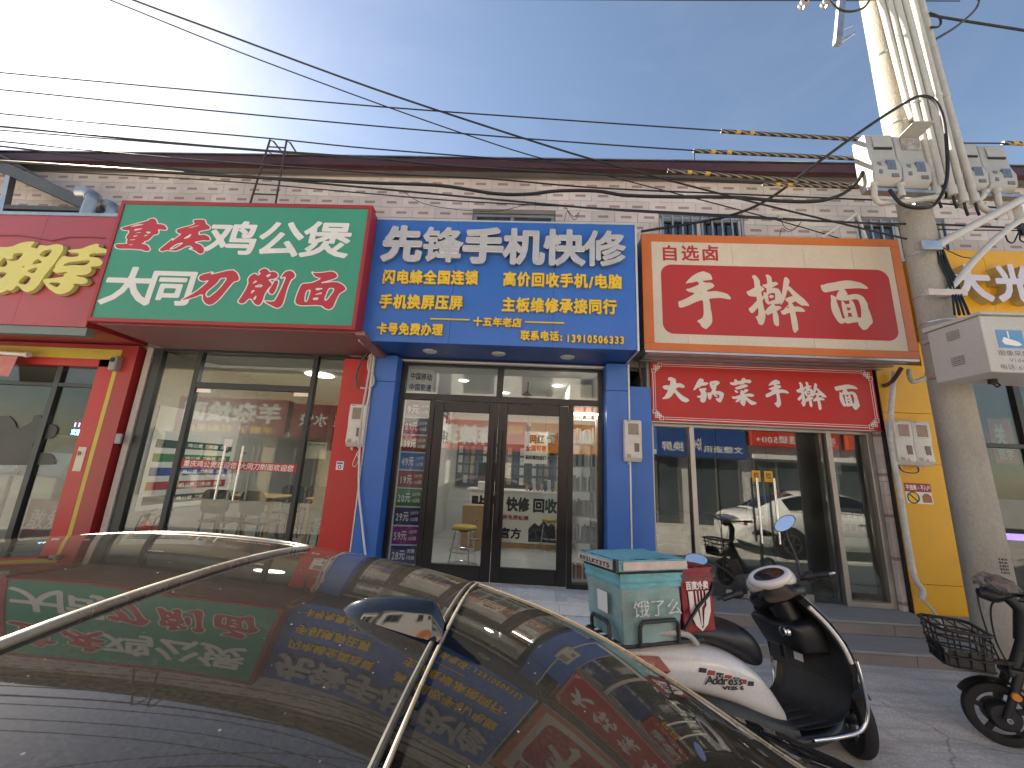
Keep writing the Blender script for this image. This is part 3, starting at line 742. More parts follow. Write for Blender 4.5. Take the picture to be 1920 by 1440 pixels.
yel('卡号免费办理', (706, 615), (831, 618), .150)
yel('十五年老店', (887, 602), (979, 605), .115)
yel('联系电话:', (976, 628), (1056, 630), .120)
yel('13910506333', (1061, 632), (1172, 636), .120)
for a, b in (((807, 598), (881, 600)), ((984, 604), (1058, 606))):
    p, q = W(*a, BY-.01), W(*b, BY-.01)
    build('gold_rule', MB().cyl((p.x, BY-.012, p.z), (q.x, BY-.012, q.z), .011, n=8), M_ylet, BS)
for px_, py_ in ((806, 658), (935, 663), (1064, 669)):
    d = ray(px_, py_); d = d*((bz0+.01-CH)/d[2]); c = Vector((d[0], d[1], bz0+.009))
    do = build('downlight', MB().lathe([(.001, -.014), (.055, -.016), (.062, -.010), (.080, -.012), (.088, -.004), (.088, 0)], c, 'z', 24), mat('downlight_unlit', (0.55, 0.54, 0.50), .35), BS, smooth=40)

# ---- green noodle sign
GY = 3.95
gx0, gx1 = WX(196, 490, GY), WX(683, 500, GY)
gz0, gz1 = WZ(430, 611, GY), WZ(460, 381, GY)
GS = thing('shop_sign', 'green lightbox sign in red frame with white and red noodle shop characters', 'sign', ((gx0+gx1)/2, 4.4, gz0))
build('box', MB().box(gx0+.02, gx1-.02, GY+.04, WY-.004, gz0+.01, gz1-.02), M_red2, GS)
fw = .045
build('frame', MB().box(gx0, gx1, GY-.012, GY+.10, gz1-fw, gz1).box(gx0, gx1, GY-.012, GY+.10, gz0, gz0+fw).box(gx0, gx0+fw, GY-.012, GY+.10, gz0+fw, gz1-fw).box(gx1-fw, gx1, GY-.012, GY+.10, gz0+fw, gz1-fw), M_red2, GS, bev=.004)
build('face', MB().box(gx0+fw-.002, gx1-fw+.002, GY+.002, GY+.03, gz0+fw-.002, gz1-fw+.002), M_green, GS)
mgr = mat('green_sign_red', (0.47, 0.035, 0.045), .5, var=.04)
def gline(text, boxes, styles, yy=GY-.0005):
    for kk, (c, bxp, st) in enumerate(zip(text, boxes, styles)):
        yy = GY-.0005-.0008*kk
        (pa, pb) = bxp; a, b = W(*pa, GY), W(*pb, GY)     # top-left, bottom-right
        fn = lambda u, v, d: Vector((a.x+u*(b.x-a.x)+(0.035*(v-.5) if st == 'w' else 0), yy+d, b.z+v*(a.z-b.z)))
        if st == 'w':
            put_mb = MB(); put(put_mb, glyph(c, 56, .022, aniso=.80), fn); build('character', put_mb, M_wlet, GS, fix=False)
        else:
            m1 = MB(); put(m1, glyph(c, 80, .022, True), fn); co = build('character', m1, M_wlet, GS, fix=False)
            fn2 = lambda u, v, d: Vector((a.x+u*(b.x-a.x), yy-.0015+d, b.z+v*(a.z-b.z)))
            m2 = MB(); put(m2, glyph(c, 80, -.004, True), fn2); build('red_fill', m2, mgr, co, fix=False)
gline('重庆鸡公煲', [((231, 408), (302, 472)), ((315, 410), (388, 477)), ((396, 413), (480, 480)), ((490, 413), (564, 484)), ((572, 414), (655, 486))], 'rrwww')
gline('大同刀削麵', [((203, 498), (283, 575)), ((282, 503), (360, 575)), ((352, 503), (438, 574)), ((460, 502), (543, 579)), ((564, 507), (644, 582))], 'wwrrr')
# shadowed soffit panel under the green sign
SF = thing('canopy_soffit', 'dull red sloping canopy panel under the green sign', 'canopy', ((gx0+gx1)/2, 4.4, 2.9))
build('soffit_panel', MB().hexa([(gx0+.06, GY+.06, gz0-.012), (gx1+.08, GY+.06, gz0-.012), (gx1+.08, WY-.01, 3.00), (gx0+.06, WY-.01, 3.00), (gx0+.06, GY+.06, gz0+.008), (gx1+.08, GY+.06, gz0+.008), (gx1+.08, WY-.01, 3.02), (gx0+.06, WY-.01, 3.02)]), mat('soffit_red', (0.27, 0.12, 0.115), .5, var=.1), SF)
build('end_panel', MB().hexa([(gx1-.02, GY+.05, gz0-.04), (gx1+.09, GY+.05, gz0-.04), (gx1+.09, WY-.02, 2.90), (gx1-.02, WY-.02, 2.90), (gx1-.02, GY+.05, gz0-.013), (gx1+.09, GY+.05, gz0-.013), (gx1+.09, WY-.02, 2.995), (gx1-.02, WY-.02, 2.995)]), MATS["soffit_red"], SF)

# ---- orange noodle sign
OY = 4.34
ox0, ox1 = WX(1205, 545, OY), WX(1704, 560, OY)
oz0, oz1 = WZ(1450, 664, OY), WZ(1450, 444, OY)
OS = thing('shop_sign', 'orange framed cream sign with three large brush characters on red', 'sign', ((ox0+ox1)/2, 4.5, oz0))
build('box', MB().box(ox0+.01, ox1-.01, OY+.03, WY-.004, oz0+.02, oz1-.02), mat('sign_back', (0.30, 0.28, 0.25), .5), OS)
ix0, ix1 = WX(1224, 545, OY), WX(1690, 560, OY)+.0
iz0, iz1 = WZ(1450, 650, OY), WZ(1450, 458, OY)
ix1 = WX(1682, 555, OY)+.02
seams = [WX(p, 600, OY) for p in (1289, 1383, 1522, 1617)]
xl = [ix0]+seams+[ix1]
for a, b in zip(xl[:-1], xl[1:]):
    build('panel', MB().box(a+.0012, b-.0012, OY, OY+.028, iz0, iz1), M_cream, OS, bev=.001)
build('frame', MB().box(ox0, ox1, OY-.004, OY+.03, iz1, oz1).box(ox0, ox1, OY-.004, OY+.03, oz0, iz0).box(ox0, ix0, OY-.004, OY+.03, iz0+.0005, iz1-.0005).box(ix1, ox1, OY-.004, OY+.03, iz0+.0005, iz1-.0005), M_orange, OS, bev=.003)
rx0, rx1 = WX(1241, 560, OY), WX(1676, 575, OY)
rz0, rz1 = WZ(1450, 632, OY), WZ(1450, 501, OY)
rr = build('red_field', plate(rrect(rx0, rx1, rz0, rz1, .13, 10), OY-.0022, OY-.0002), M_redprint, OS)
def onbox(parent, c, pa, pb, Yp, m, off=.0, res=110, brush=True, nm='character', depth=0):
    a, b = W(*pa, Yp), W(*pb, Yp)
    q = MB(); put(q, glyph(c, res, off, brush), lambda u, v, d: Vector((a.x+u*(b.x-a.x), Yp+d, b.z+v*(a.z-b.z))), depth)
    return build(nm, q, m, parent, fix=False)
onbox(OS, '手', (1269, 507), (1376, 619), OY-.0045, M_cream)
onbox(OS, '擀', (1396, 513), (1524, 626), OY-.0045, M_cream)
onbox(OS, '面', (1537, 524), (1641, 620), OY-.0045, M_cream)
for c, a, b in zip('自选卤', (1237, 1276, 1313), (1274, 1312, 1350)):
    onbox(OS, c, (a, 459), (b, 490), OY-.003, M_redprint, .022, 48, False)
build('lip', MB().box(ox0+.01, ox1-.01, OY+.0, OY+.045, oz0-.028, oz0-.003), M_galv, OS)
for i in range(6):
    y = OY+.05+i*.072
    build('soffit_rib', MB().box(ox0+.05, ox1-.1, y, y+.055, oz0-.035+(.012 if i % 2 else 0), oz0-.022+(.012 if i % 2 else 0)), M_galv, OS, bev=.003)

# ---- long red banner below it
NY = 4.745
nx0, nx1 = WX(1221, 735, NY), WX(1644, 750, NY)
nz0, nz1 = WZ(1440, 798, NY), WZ(1440, 686, NY)
NS = thing('banner_sign', 'long red board with white knotted border and six white brush characters', 'sign', ((nx0+nx1)/2, 4.78, nz0))
build('board', MB().box(nx0, nx1, NY, NY+.045, nz0, nz1), M_bannerred, NS, bev=.003)
build('edge_frame', MB().box(nx0-.012, nx1+.012, NY+.01, NY+.05, nz1+.001, nz1+.014).box(nx0-.012, nx1+.012, NY+.01, NY+.05, nz0-.014, nz0-.001), M_alu, NS)
bm1 = MB()
def rectline(mbx, x0, x1, z0, z1, t, Yp):
    mbx.box(x0, x1, Yp, Yp+.0015, z1-t, z1).box(x0, x1, Yp, Yp+.0015, z0, z0+t).box(x0, x0+t, Yp, Yp+.0015, z0+t, z1-t).box(x1-t, x1, Yp, Yp+.0015, z0+t, z1-t)
kn = .15
for i, t in ((.022, .0085), (.048, .0055)):
    bm1.box(nx0+kn, nx1-kn, NY-.002, NY-.0005, nz1-i-t, nz1-i).box(nx0+kn, nx1-kn, NY-.002, NY-.0005, nz0+i, nz0+i+t)
    bm1.box(nx0+i, nx0+i+t, NY-.002, NY-.0005, nz0+kn, nz1-kn).box(nx1-i-t, nx1-i, NY-.002, NY-.0005, nz0+kn, nz1-kn)
build('border', bm1, M_wlet, NS)
for sx in (0, 1):
    for sz in (0, 1):
        b = MB(); U = .026; t = .0075
        cells = [(1, 1, 4, 2), (1, 1, 2, 4), (2, 2, 4, 3), (2, 2, 3, 4), (3, 1, 4, 3), (1, 3, 3, 4), (3, 0, 5, 2), (0, 3, 2, 5)]
        for (a0, c0, a1, c1) in cells:
            X0_, X1_ = a0*U+.012, a1*U+.012; Z0_, Z1_ = c0*U+.012, c1*U+.012
            XX = sorted([nx0+X0_, nx0+X1_]) if sx == 0 else sorted([nx1-X0_, nx1-X1_])
            ZZ = sorted([nz0+Z0_, nz0+Z1_]) if sz == 0 else sorted([nz1-Z0_, nz1-Z1_])
            rectline(b, XX[0], XX[1], ZZ[0], ZZ[1], t, NY-.0022-.0003*len(b.v)/256)
        build('corner_knot', b, M_wlet, NS)
for c, a, b in (('大', (1239, 706), (1294, 755)), ('锅', (1299, 708), (1359, 757)), ('菜', (1367, 708), (1420, 763)), ('手', (1433, 711), (1482, 765)), ('擀', (1491, 715), (1553, 770)), ('面', (1564, 720), (1614, 769))):
    onbox(NS, c, a, b, NY-.002, M_wlet, .004, 64)

# ---- left red sign with yellow characters
LY = 4.10
lx1 = WX(196, 505, LY)-.02
lz0, lz1 = WZ(100, 611, LY), WZ(100, 405, LY)
LS = thing('shop_sign', 'faded red sheet metal sign with raised pale yellow characters', 'sign', (-7.5, 4.45, lz0))
build('box', MB().box(-10.5, lx1, LY+.012, WY-.004, lz0+.01, lz1-.01), M_red2, LS)
M_lred = mat('faded_red_sheet', (0.40, 0.065, 0.070), .34, var=.10, vs=.9, stain=.15, stain_col=(.28, .06, .06))
xl = [-10.5, -9.2, -7.95, WX(38, 560, LY), lx1]
for a, b in zip(xl[:-1], xl[1:]):
    build('panel', MB().box(a+.0015, b-.0015, LY, LY+.011, lz0, lz1), M_lred, LS, bev=.001)
build('top_flashing', MB().box(-10.5, lx1, LY-.015, LY+.10, lz1+.001, lz1+.045), M_galv, LS)
build('bottom_strip', MB().box(-10.5, lx1, LY+.02, LY+.10, lz0-.10, lz0-.002), mat('grey_green_strip', (0.16, 0.20, 0.18), .5), LS)
mly = mat('pale_yellow_letter', (0.70, 0.62, 0.16), .4, var=.05)
def raised(c, pa, pb):
    a, b = W(*pa, LY-.05), W(*pb, LY-.05)
    dy = .004 if c == '鸟' else 0
    q = MB(); put(q, glyph(c, 90, -.004, True), lambda u, v, d: Vector((a.x+u*(b.x-a.x), LY-.050+dy+d, b.z+v*(a.z-b.z))), .030)
    co = build('character', q, mly, LS, fix=False)
    q = MB(); put(q, glyph(c, 90, .014, True), lambda u, v, d: Vector((a.x+u*(b.x-a.x), LY-.020+dy+d, b.z+v*(a.z-b.z))), .012)
    build('return_edge', q, mat('letter_edge', (0.30, 0.27, 0.17), .45), co, fix=False)
raised('脖', (45, 453), (178, 554))
raised('鸟', (-16, 450), (51, 551))
cb = [W(p[0], p[1], LY-.012) for p in ((-160, 438), (-60, 440), (10, 441), (35, 441), (55, 444), (80, 448), (98, 451), (112, 448), (130, 444), (165, 444), (196, 446))]
solo('sagging_wire', MB().tube(cb, .006, 6), mat('red_brown_wire', (0.16, 0.03, 0.03), .5), 'thin dark red wire sagging across the faded red sign above its yellow characters', 'wire')

# ---- yellow sign far right
YY = 4.45
yx0 = WX(1776, 530, YY)-.15
yz0, yz1 = WZ(1850, 594, YY), WZ(1850, 470, YY)
YS_ = thing('shop_sign', 'yellow fascia sign with deep white block characters behind the concrete pole', 'sign', (yx0+1.5, 4.6, yz0))
build('box', MB().box(yx0+.01, 9.0, YY+.012, WY-.004, yz0-.25, yz1-.01), M_yellow, YS_)
xl = [yx0, WX(1855, 530, YY), 6.9, 8.0, 9.0]
for a, b in zip(xl[:-1], xl[1:]):
    build('panel', MB().box(a+.0015, b-.0015, YY, YY+.011, yz0-.25, yz1), M_yellow, YS_, bev=.001)
ml_ = mat('lilac_white_letter', (0.62, 0.60, 0.68), .4, var=.04)
for c, pa, pb in (('大', (1772, 494), (1868, 566)), ('光', (1858, 494), (1948, 568))):
    a, b = W(*pa, YY-.10), W(*pb, YY-.10)
    gq = glyph(c, 64, .040)
    q = MB(); put(q, (gq[0], []), lambda u, v, d: Vector((a.x+u*(b.x-a.x), YY-.10+d, b.z+v*(a.z-b.z)))); co = build('character', q, ml_, YS_, fix=False)
    q = MB(); put(q, ([], gq[1]), lambda u, v, d: Vector((a.x+u*(b.x-a.x), YY-.0995+d, b.z+v*(a.z-b.z))), .099); build('return_edge', q, mat('yellowed_return', (0.45, 0.36, 0.18), .45), co, fix=False)
# ------------------------------------------------------------------ shopfronts
def pane(parent, x0, x1, z0, z1, Y=4.895, m=None, t=.006): return build('pane', MB().box(x0, x1, Y, Y+t, z0, z1), m or G_shop, parent)
def bars(name, parent, lst, m, Y0=4.86, Y1=4.93, bev=.003):
    b = MB()
    for x0, x1, z0, z1 in lst: b.box(x0, x1, Y0, Y1, z0, z1)
    return build(name, b, m, parent, bev=bev)
def room(parent, x0, x1, y1, zc, mw, mf, mc, mback=None):
    build('interior_wall', MB().box(x0-.04, x0, 4.99, y1, FL, zc), mw, parent)
    build('interior_wall', MB().box(x1, x1+.04, 4.99, y1, FL, zc), mw, parent)
    build('interior_wall', MB().box(x0-.04, x1+.04, y1, y1+.04, FL, zc), mback or mw, parent)
    build('ceiling', MB().box(x0-.04, x1+.04, 4.99, y1+.04, zc, zc+.03), mc, parent)
    # floor tiles
    n = 0; s = .6; yy = 5.0
    build('floor', MB().box(x0-.04, x1+.04, 4.985, y1+.04, FL-.03, FL-.003), M_grout, parent)
    while yy < y1 and yy < 7.8:
        xx = x0
        while xx < x1-.01:
            build('floor_tile', MB().box(xx+.0015, min(xx+s, x1)-.0015, yy+.0015, min(yy+s, y1)-.0015, FL-.003, FL+.001), mf, parent)
            xx += s
        yy += s
    if yy < y1: build('floor_slab', MB().box(x0, x1, yy, y1, FL-.003, FL+.0005), mf, parent)
def lamp(name, lab, group, x, y, z, r, watts, parent_mat=None, cool=(.90, .95, 1), em=14):
    o = thing(name, lab, 'light', (x, y, z), group)
    build('ring', MB().lathe([(r, -.006), (r+.015, -.008), (r+.018, 0)], (x, y, z), 'z', 24), M_white, o, smooth=40)
    build('diffuser', MB().disc((x, y, z-.005), r, 'z', 24), mat('lamp_glow_%g' % em, (1, .97, .92), .5, emit=em), o, fix=False)
    l = bpy.data.lights.new('lamp_light', 'AREA'); l.shape = 'DISK'; l.size = 2*r; l.energy = watts; l.color = cool; l.spread = R(170)
    lo = bpy.data.objects.new('lamp_light', l); COL.objects.link(lo); lo.parent = o; lo.location = (0, 0, -.012)
    return o
def electric_meter(lab, x0, x1, z0, z1, Yw, dirty=True, group=None, cols=1):
    """wall meter box: body with slanted foot, display window, small window, knob"""
    o = thing('electric_meter', lab, 'meter', ((x0+x1)/2, Yw-.05, z0), group)
    mm = mat('meter_case', (0.66, 0.63, 0.56), .45, var=.08, vs=6, stain=.25, stain_col=(.35, .31, .25))
    wd = (x1-x0)/cols; H = z1-z0
    for c in range(cols):
        a, b = x0+c*wd+.002, x0+(c+1)*wd-.002
        prof = [(Yw, z0+.02), (Yw-.075, z0), (Yw-.115, z0+H*.10), (Yw-.105, z0+H*.45), (Yw-.115, z0+H*.62), (Yw-.115, z1-.02), (Yw-.10, z1), (Yw, z1)]
        body = build('case', MB().prism(prof, a, b, lambda u, v, d: Vector((d, u, v))), mm, o, bev=.006, seg=2, smooth=35)
        fr = .018; wx0, wx1 = a+wd*.20, b-wd*.18; wz0, wz1 = z1-H*.36, z1-H*.09
        build('window_frame', MB().box(wx0-fr, wx1+fr, Yw-.121, Yw-.112, wz1, wz1+fr).box(wx0-fr, wx1+fr, Yw-.121, Yw-.112, wz0-fr, wz0).box(wx0-fr, wx0, Yw-.121, Yw-.112, wz0, wz1).box(wx1, wx1+fr, Yw-.121, Yw-.112, wz0, wz1), mm, body, bev=.003)
        build('window', MB().box(wx0, wx1, Yw-.1165, Yw-.1145, wz0, wz1), mat('meter_window', (0.24, 0.21, 0.16), .15, var=.2, vs=14), body)
        build('small_window', MB().box(b-wd*.42, b-wd*.16, Yw-.1165, Yw-.104, z0+H*.24, z0+H*.44), mat('meter_lcd', (0.16, 0.13, 0.09), .2, var=.15), body)
        build('label_text', MB().box(a+wd*.14, a+wd*.40, Yw-.1095, Yw-.104, z0+H*.545, z0+H*.565).box(a+wd*.50, a+wd*.82, Yw-.1095, Yw-.104, z0+H*.545, z0+H*.565).box(a+wd*.12, a+wd*.30, Yw-.1175, Yw-.114, z1-H*.045, z1-H*.03), mat('grey_ink', (.16, .15, .15), .6), body)
        build('seal_plate', MB().box(a+wd*.10, a+wd*.34, Yw-.1165, Yw-.106, z0+H*.10, z0+H*.18), mat('seal_grey', (.36, .34, .31), .5, var=.3, vs=60), body)
        build('knob', MB().lathe([(.0, -.022), (.013, -.022), (.018, -.012), (.018, 0)], (a+wd*.58, Yw-.107, z0+H*.12), 'y', 14), mm, body, smooth=40)
        build('cable_gland', MB().cyl((a+wd*.3, Yw-.05, z0-.035), (a+wd*.3, Yw-.05, z0+.02), .016, n=12), M_pvc, o)
    return o
def handle(parent, x, z0, z1, Yf, m=M_chrome, r=.014):
    h = build('pull_handle', MB().cyl((x, Yf-.055, z0), (x, Yf-.055, z1), r, n=14), m, parent, smooth=40)
    for z in (z0+.09, z1-.09): build('standoff', MB().cyl((x, Yf-.055, z), (x, Yf+.002, z), .009, n=10), M_black, h)
    return h

# ================= shop 3: blue phone repair shop
S3 = thing('phone_shopfront', 'blue clad shopfront with black double doors and lit white interior', 'shopfront', (-.35, 4.9, FL))
X3 = [-1.665, -1.20, -.365, .535, .955]
TZ0, TZ1 = 2.445, 2.525; T3 = 2.935
for (a, b, nm) in ((-1.955, -1.672, 'pillar_panel'), (.965, 1.225, 'pillar_panel')):
    build(nm, MB().box(a, b, 4.66, 4.96, FL, 2.62), M_blue, S3, bev=.003)
    build(nm, MB().box(a, b, 4.66, 4.96, 2.624, 2.965), M_blue, S3, bev=.003)
build('pillar_panel', MB().box(1.245, 1.515, 4.70, 4.96, FL, 2.69), M_blue, S3, bev=.003)
build('pillar_trim', MB().box(1.226, 1.244, 4.652, 4.70, FL, 2.96), tr, S3)
build('pillar_trim', MB().box(-1.972, -1.957, 4.650, 4.70, FL, 2.96), tr, S3)
build('shutter_box', MB().box(-1.67, .963, 4.80, 4.95, T3+.004, 2.962), M_white, S3, bev=.004)
fw = .05
bars('door_frame', S3, [(X3[0], X3[0]+.055, FL, T3), (X3[4]-.055, X3[4], FL, T3), (X3[0]+.055, X3[4]-.055, TZ0, TZ1), (X3[0]+.055, X3[4]-.055, T3-.03, T3), (X3[2]-.04, X3[2]+.04, TZ1, T3-.03), (X3[1]-.055, X3[1]+.005, FL, TZ0), (X3[3]-.005, X3[3]+.055, FL, TZ0), (X3[0]+.055, X3[1]-.055, FL, FL+.05), (X3[3]+.055, X3[4]-.055, FL, FL+.05)], M_blackframe)
pane(S3, X3[0]+.055, X3[2]-.04, TZ1, T3-.03, m=G_clear); pane(S3, X3[2]+.04, X3[4]-.055, TZ1, T3-.03, m=G_clear)
pane(S3, X3[0]+.055, X3[1]-.055, FL+.05, TZ0, m=G_clear); pane(S3, X3[3]+.055, X3[4]-.055, FL+.05, TZ0, m=G_clear)
for k, (a, b) in enumerate(((X3[1]+.012, X3[2]-.004), (X3[2]+.004, X3[3]-.012))):
    st = .115; z0, z1 = FL+.015, TZ0-.012
    d = build('door', MB().box(a, a+st, 4.865, 4.915, z0, z1).box(b-st, b, 4.865, 4.915, z0, z1).box(a+st, b-st, 4.865, 4.915, z1-.13, z1).box(a+st, b-st, 4.865, 4.915, z0, z0+.17), M_blackframe, S3, bev=.004)
    build('pane', MB().box(a+st, b-st, 4.887, 4.893, z0+.17, z1-.13), G_clear, d)
    hx = (b-.045) if k == 0 else (a+.045)
    build('pull_handle', MB().box(hx-.018, hx+.018, 4.80, 4.825, FL+.62, FL+1.78), M_black, d, bev=.004)
    for z in (FL+.95, FL+1.55): build('handle_post', MB().box(hx-.012, hx+.012, 4.826, 4.8645, z-.02, z+.02), M_black, d)
build('lock', MB().lathe([(.0, -.012), (.018, -.012), (.022, 0)], (X3[2]+.035, 4.864, FL+1.02), 'y', 16), M_chrome, S3, smooth=40)
room(S3, -1.64, .93, 8.6, 2.92, M_wallw, M_floor, M_wallw)
for i, (x, y) in enumerate(((-1.0, 5.75), (.45, 5.85), (-1.0, 7.3), (.3, 7.3), (-.4, 6.6))):
    lamp('ceiling_downlight', 'round lit downlight in the white ceiling of the phone repair shop', 'phone shop ceiling downlights', x, y, 2.918, .075, 1.6, em=4)
# price cards inside the left side window
PB = thing('price_board', 'tall white board of coloured price cards behind the left window of phone shop', 'price board', (-1.47, 5.1, FL))
ang = R(10); bu = Vector((math.cos(ang), math.sin(ang), 0)); bo = Vector((-1.602, 4.925, 0)); bw = .335
def bx_(b, u0, u1, z0, z1, d0, d1):
    n = Vector((math.sin(ang), -math.cos(ang), 0))
    P = lambda u, d, z: bo+bu*u+n*d+Vector((0, 0, z))
    b.hexa([P(u0, d1, z0), P(u1, d1, z0), P(u1, d0, z0), P(u0, d0, z0), P(u0, d1, z1), P(u1, d1, z1), P(u1, d0, z1), P(u0, d0, z1)])
    return b
build('board', bx_(MB(), 0, bw, FL+.02, 2.87, -.012, 0), M_paper, PB)
nrm = Vector((math.sin(ang), -math.cos(ang), 0)); axb = (bo+nrm*.006, bu, Vector((0, 0, 1)), nrm)
cards = [('7a2a78', '9元', '100分钟'), ('2b2a72', '29元', '200分钟'), ('8e1f2c', '39元', '300分钟'), ('3f78c8', '49元', '1100分钟'), ('a3262c', '19元', '100分钟'), ('157a3a', '20元', '200分钟'), ('24306e', '29元', '200分钟'), ('8b2287', '59元', '200分钟'), ('24287a', '28元', '流量')]
z = 2.43; ch_ = .205
for i, (c, a, b2) in enumerate(cards):
    cm = mat('card_%d' % i, c, .5, var=.04)
    cd = build('price_card', bx_(MB(), .015, bw-.015, z-ch_, z, .001, .004), cm, PB)
    line(cd, a, .03, .19, z-ch_*.5, .12, 0, M_paper, off=.03, res=24, axis=axb)
    line(cd, b2, .205, bw-.03, z-ch_*.28, .05, 0, M_paper, off=.02, res=16, axis=axb)
    line(cd, '不限流量' if i == 8 else '10G流量', .205, bw-.03, z-ch_*.66, .05, 0, M_paper, off=.02, res=16, axis=axb)
    z -= ch_+.018
mi = mat('indigo_ink', (.05, .05, .14), .6)
line(PB, '中国移动', .03, bw-.02, 2.77, .10, 0, mi, off=.03, res=28, axis=axb)
line(PB, '中国联通', .03, bw-.02, 2.62, .10, 0, mi, off=.03, res=28, axis=axb)
line(PB, '电话卡宽带', .03, bw-.02, 2.50, .06, 0, mat('crimson_ink', (.35, .03, .05), .6), off=.03, res=24, axis=axb)
# long white poster on the left wall
WP = thing('wall_poster', 'long white poster with dark characters high on left wall of phone shop', 'poster', (-1.63, 6.4, 2.1))
build('sheet', MB().box(-1.638, -1.630, 5.35, 8.3, 1.95, 2.85), M_paper, WP)
axw = (Vector((-1.628, 5.45, 0)), Vector((0, 1, 0)), Vector((0, 0, 1)), Vector((1, 0, 0)))
line(WP, '二手回收手机', .05, 2.6, 2.62, .34, 0, mi, off=.03, res=28, axis=axw)
line(WP, '不是二手更值得买', .05, 2.6, 2.18, .26, 0, M_ink, off=.03, res=24, axis=axw)
# counter at the back
CT = thing('sales_counter', 'white fronted sales counter with dark characters at back of phone shop', 'counter', (-.3, 7.2, FL))
build('body', MB().box(-.95, .62, 7.0, 7.5, FL+.09, FL+.92), M_paper, CT)
build('plinth', MB().box(-.93, .60, 7.02, 7.48, FL, FL+.089), M_wood, CT)
build('worktop', MB().box(-1.0, .66, 6.97, 7.55, FL+.921, FL+.955), M_white, CT, bev=.004)
line(CT, '贴膜', -.92, -.42, FL+.72, .24, 6.997, M_ink, off=.05, res=32)
line(CT, '快修', -.30, .10, FL+.72, .24, 6.997, M_ink, off=.05, res=32)
line(CT, '回收', .16, .58, FL+.72, .24, 6.997, M_ink, off=.05, res=32)
line(CT, '换屏免费贴膜', -.45, .10, FL+.50, .08, 6.997, MATS['crimson_ink'], off=.03, res=24)
line(CT, '官方', -.40, -.02, FL+.24, .18, 6.997, M_ink, off=.04, res=28)
build('dark_print', plate([(.10, FL+.12), (.58, FL+.12), (.58, FL+.34), (.50, FL+.44), (.44, FL+.38), (.36, FL+.47), (.28, FL+.38), (.20, FL+.43), (.10, FL+.33)], 6.994, 6.998), mat('dark_poster', (.035, .035, .05), .5, var=.5, vs=14), CT)
solo('cardboard_box', MB().box(-1.0, -.42, 6.60, 6.93, FL+.001, FL+.70), mat('cardboard', (0.40, 0.25, 0.13), .7, var=.12, bump=.1), 'brown cardboard carton standing on the floor before the white counter', 'box', bev=.006)
MO = thing('monitor', 'computer monitor standing on the white sales counter', 'monitor', (-.60, 7.25, FL+.956))
build('screen', MB().box(-.86, -.40, 7.25, 7.285, FL+1.12, FL+1.42), M_black, MO, bev=.006)
build('stand', MB().box(-.66, -.60, 7.26, 7.30, FL+.965, FL+1.12).box(-.74, -.52, 7.18, 7.36, FL+.956, FL+.9649), M_black, MO)
solo('printer', MB().box(-.82, -.50, 6.99, 7.16, FL+.956, FL+1.08), M_white, 'low white printer on the counter in front of the monitor', 'printer', bev=.01)
for i in range(9):
    x = .05+i*.065; h = random.uniform(.06, .20); w = random.uniform(.02, .028)
    solo('counter_item', MB().box(x-w, x+w, 7.05, 7.05+2*w, FL+.956, FL+.956+h), mat('item_%d' % (i % 4), [(.4, .36, .3), (.08, .08, .1), (.5, .5, .52), (.25, .12, .08)][i % 4], .4), 'small packet or bottle standing on the right end of the sales counter', 'packet', 'packets on the sales counter', bev=.004)
# stools
def stool(x, y, lab, grp=None):
    s = thing('bar_stool', lab, 'stool', (x, y, FL), grp)
    H = .52
    build('seat', MB().lathe([(.0, H), (.155, H), (.168, H-.012), (.172, H-.03), (.160, H-.045), (.0, H-.045)], (x, y, FL), 'z', 28), mat('yellow_vinyl', (0.62, 0.42, 0.05), .4, var=.1), s, smooth=40)
    build('seat_rim', MB().lathe([(.15, H-.046), (.174, H-.046), (.174, H-.060), (.15, H-.060)], (x, y, FL), 'z', 28), M_chrome, s)
    for k in range(4):
        a = k*math.pi/2+.6; c, t = math.cos(a), math.sin(a)
        build('leg', MB().cyl((x+c*.13, y+t*.13, FL+H-.05), (x+c*.205, y+t*.205, FL+.006), .011, n=10), M_chrome, s, smooth=40)
    for rr_, zz in ((.208, .012), (.182, .19)):
        build('foot_ring', MB().tube([(x+rr_*math.cos(i*math.pi/14), y+rr_*math.sin(i*math.pi/14), FL+zz) for i in range(28)], .010, 8, closed=True), M_chrome, s, smooth=40)
d = ray(866, 1060); d = d*((FL-CH)/d[2]); stool(d[0], d[1]-.02, 'yellow topped chrome stool standing alone just inside the left door leaf')
d = ray(885, 1030); d = d*((FL-CH)/d[2]); stool(d[0]+.05, d[1]+.05, 'yellow topped chrome stool half hidden behind another stool near the carton')
d = ray(1030, 1030); d = d*((FL-CH)/d[2]); stool(d[0], d[1], 'yellow topped chrome stool standing right of the counter')
# pegboard with packs on back wall
PG = thing('peg_panel', 'dark accessory wall panel behind the phone shop counter', 'panel', (-.3, 8.5, 1.2))
build('panel', MB().box(-1.5, .9, 8.55, 8.595, 1.2, 2.15), mat('dark_slat', (.11, .11, .115), .5), PG)
cols = [(.08, .08, .09), (.45, .45, .46), (.2, .2, .23), (.34, .28, .2), (.1, .14, .22), (.55, .53, .5)]
k = 0
for r in range(4):
    for c in range(17):
        x = -1.42+c*.135; zz = 1.28+r*.21
        if -1.1 < x < -.35 and r < 1: continue
        solo('hanging_pack', MB().box(x-.045, x+.045, 8.53, 8.549, zz, zz+.16), mat('pack_%d' % ((k*7+r) % 6), cols[(k*7+r) % 6], .35, var=.25, vs=20), 'small accessory pack hanging on the dark panel behind the counter', 'pack', 'accessory packs on the back panel'); k += 1
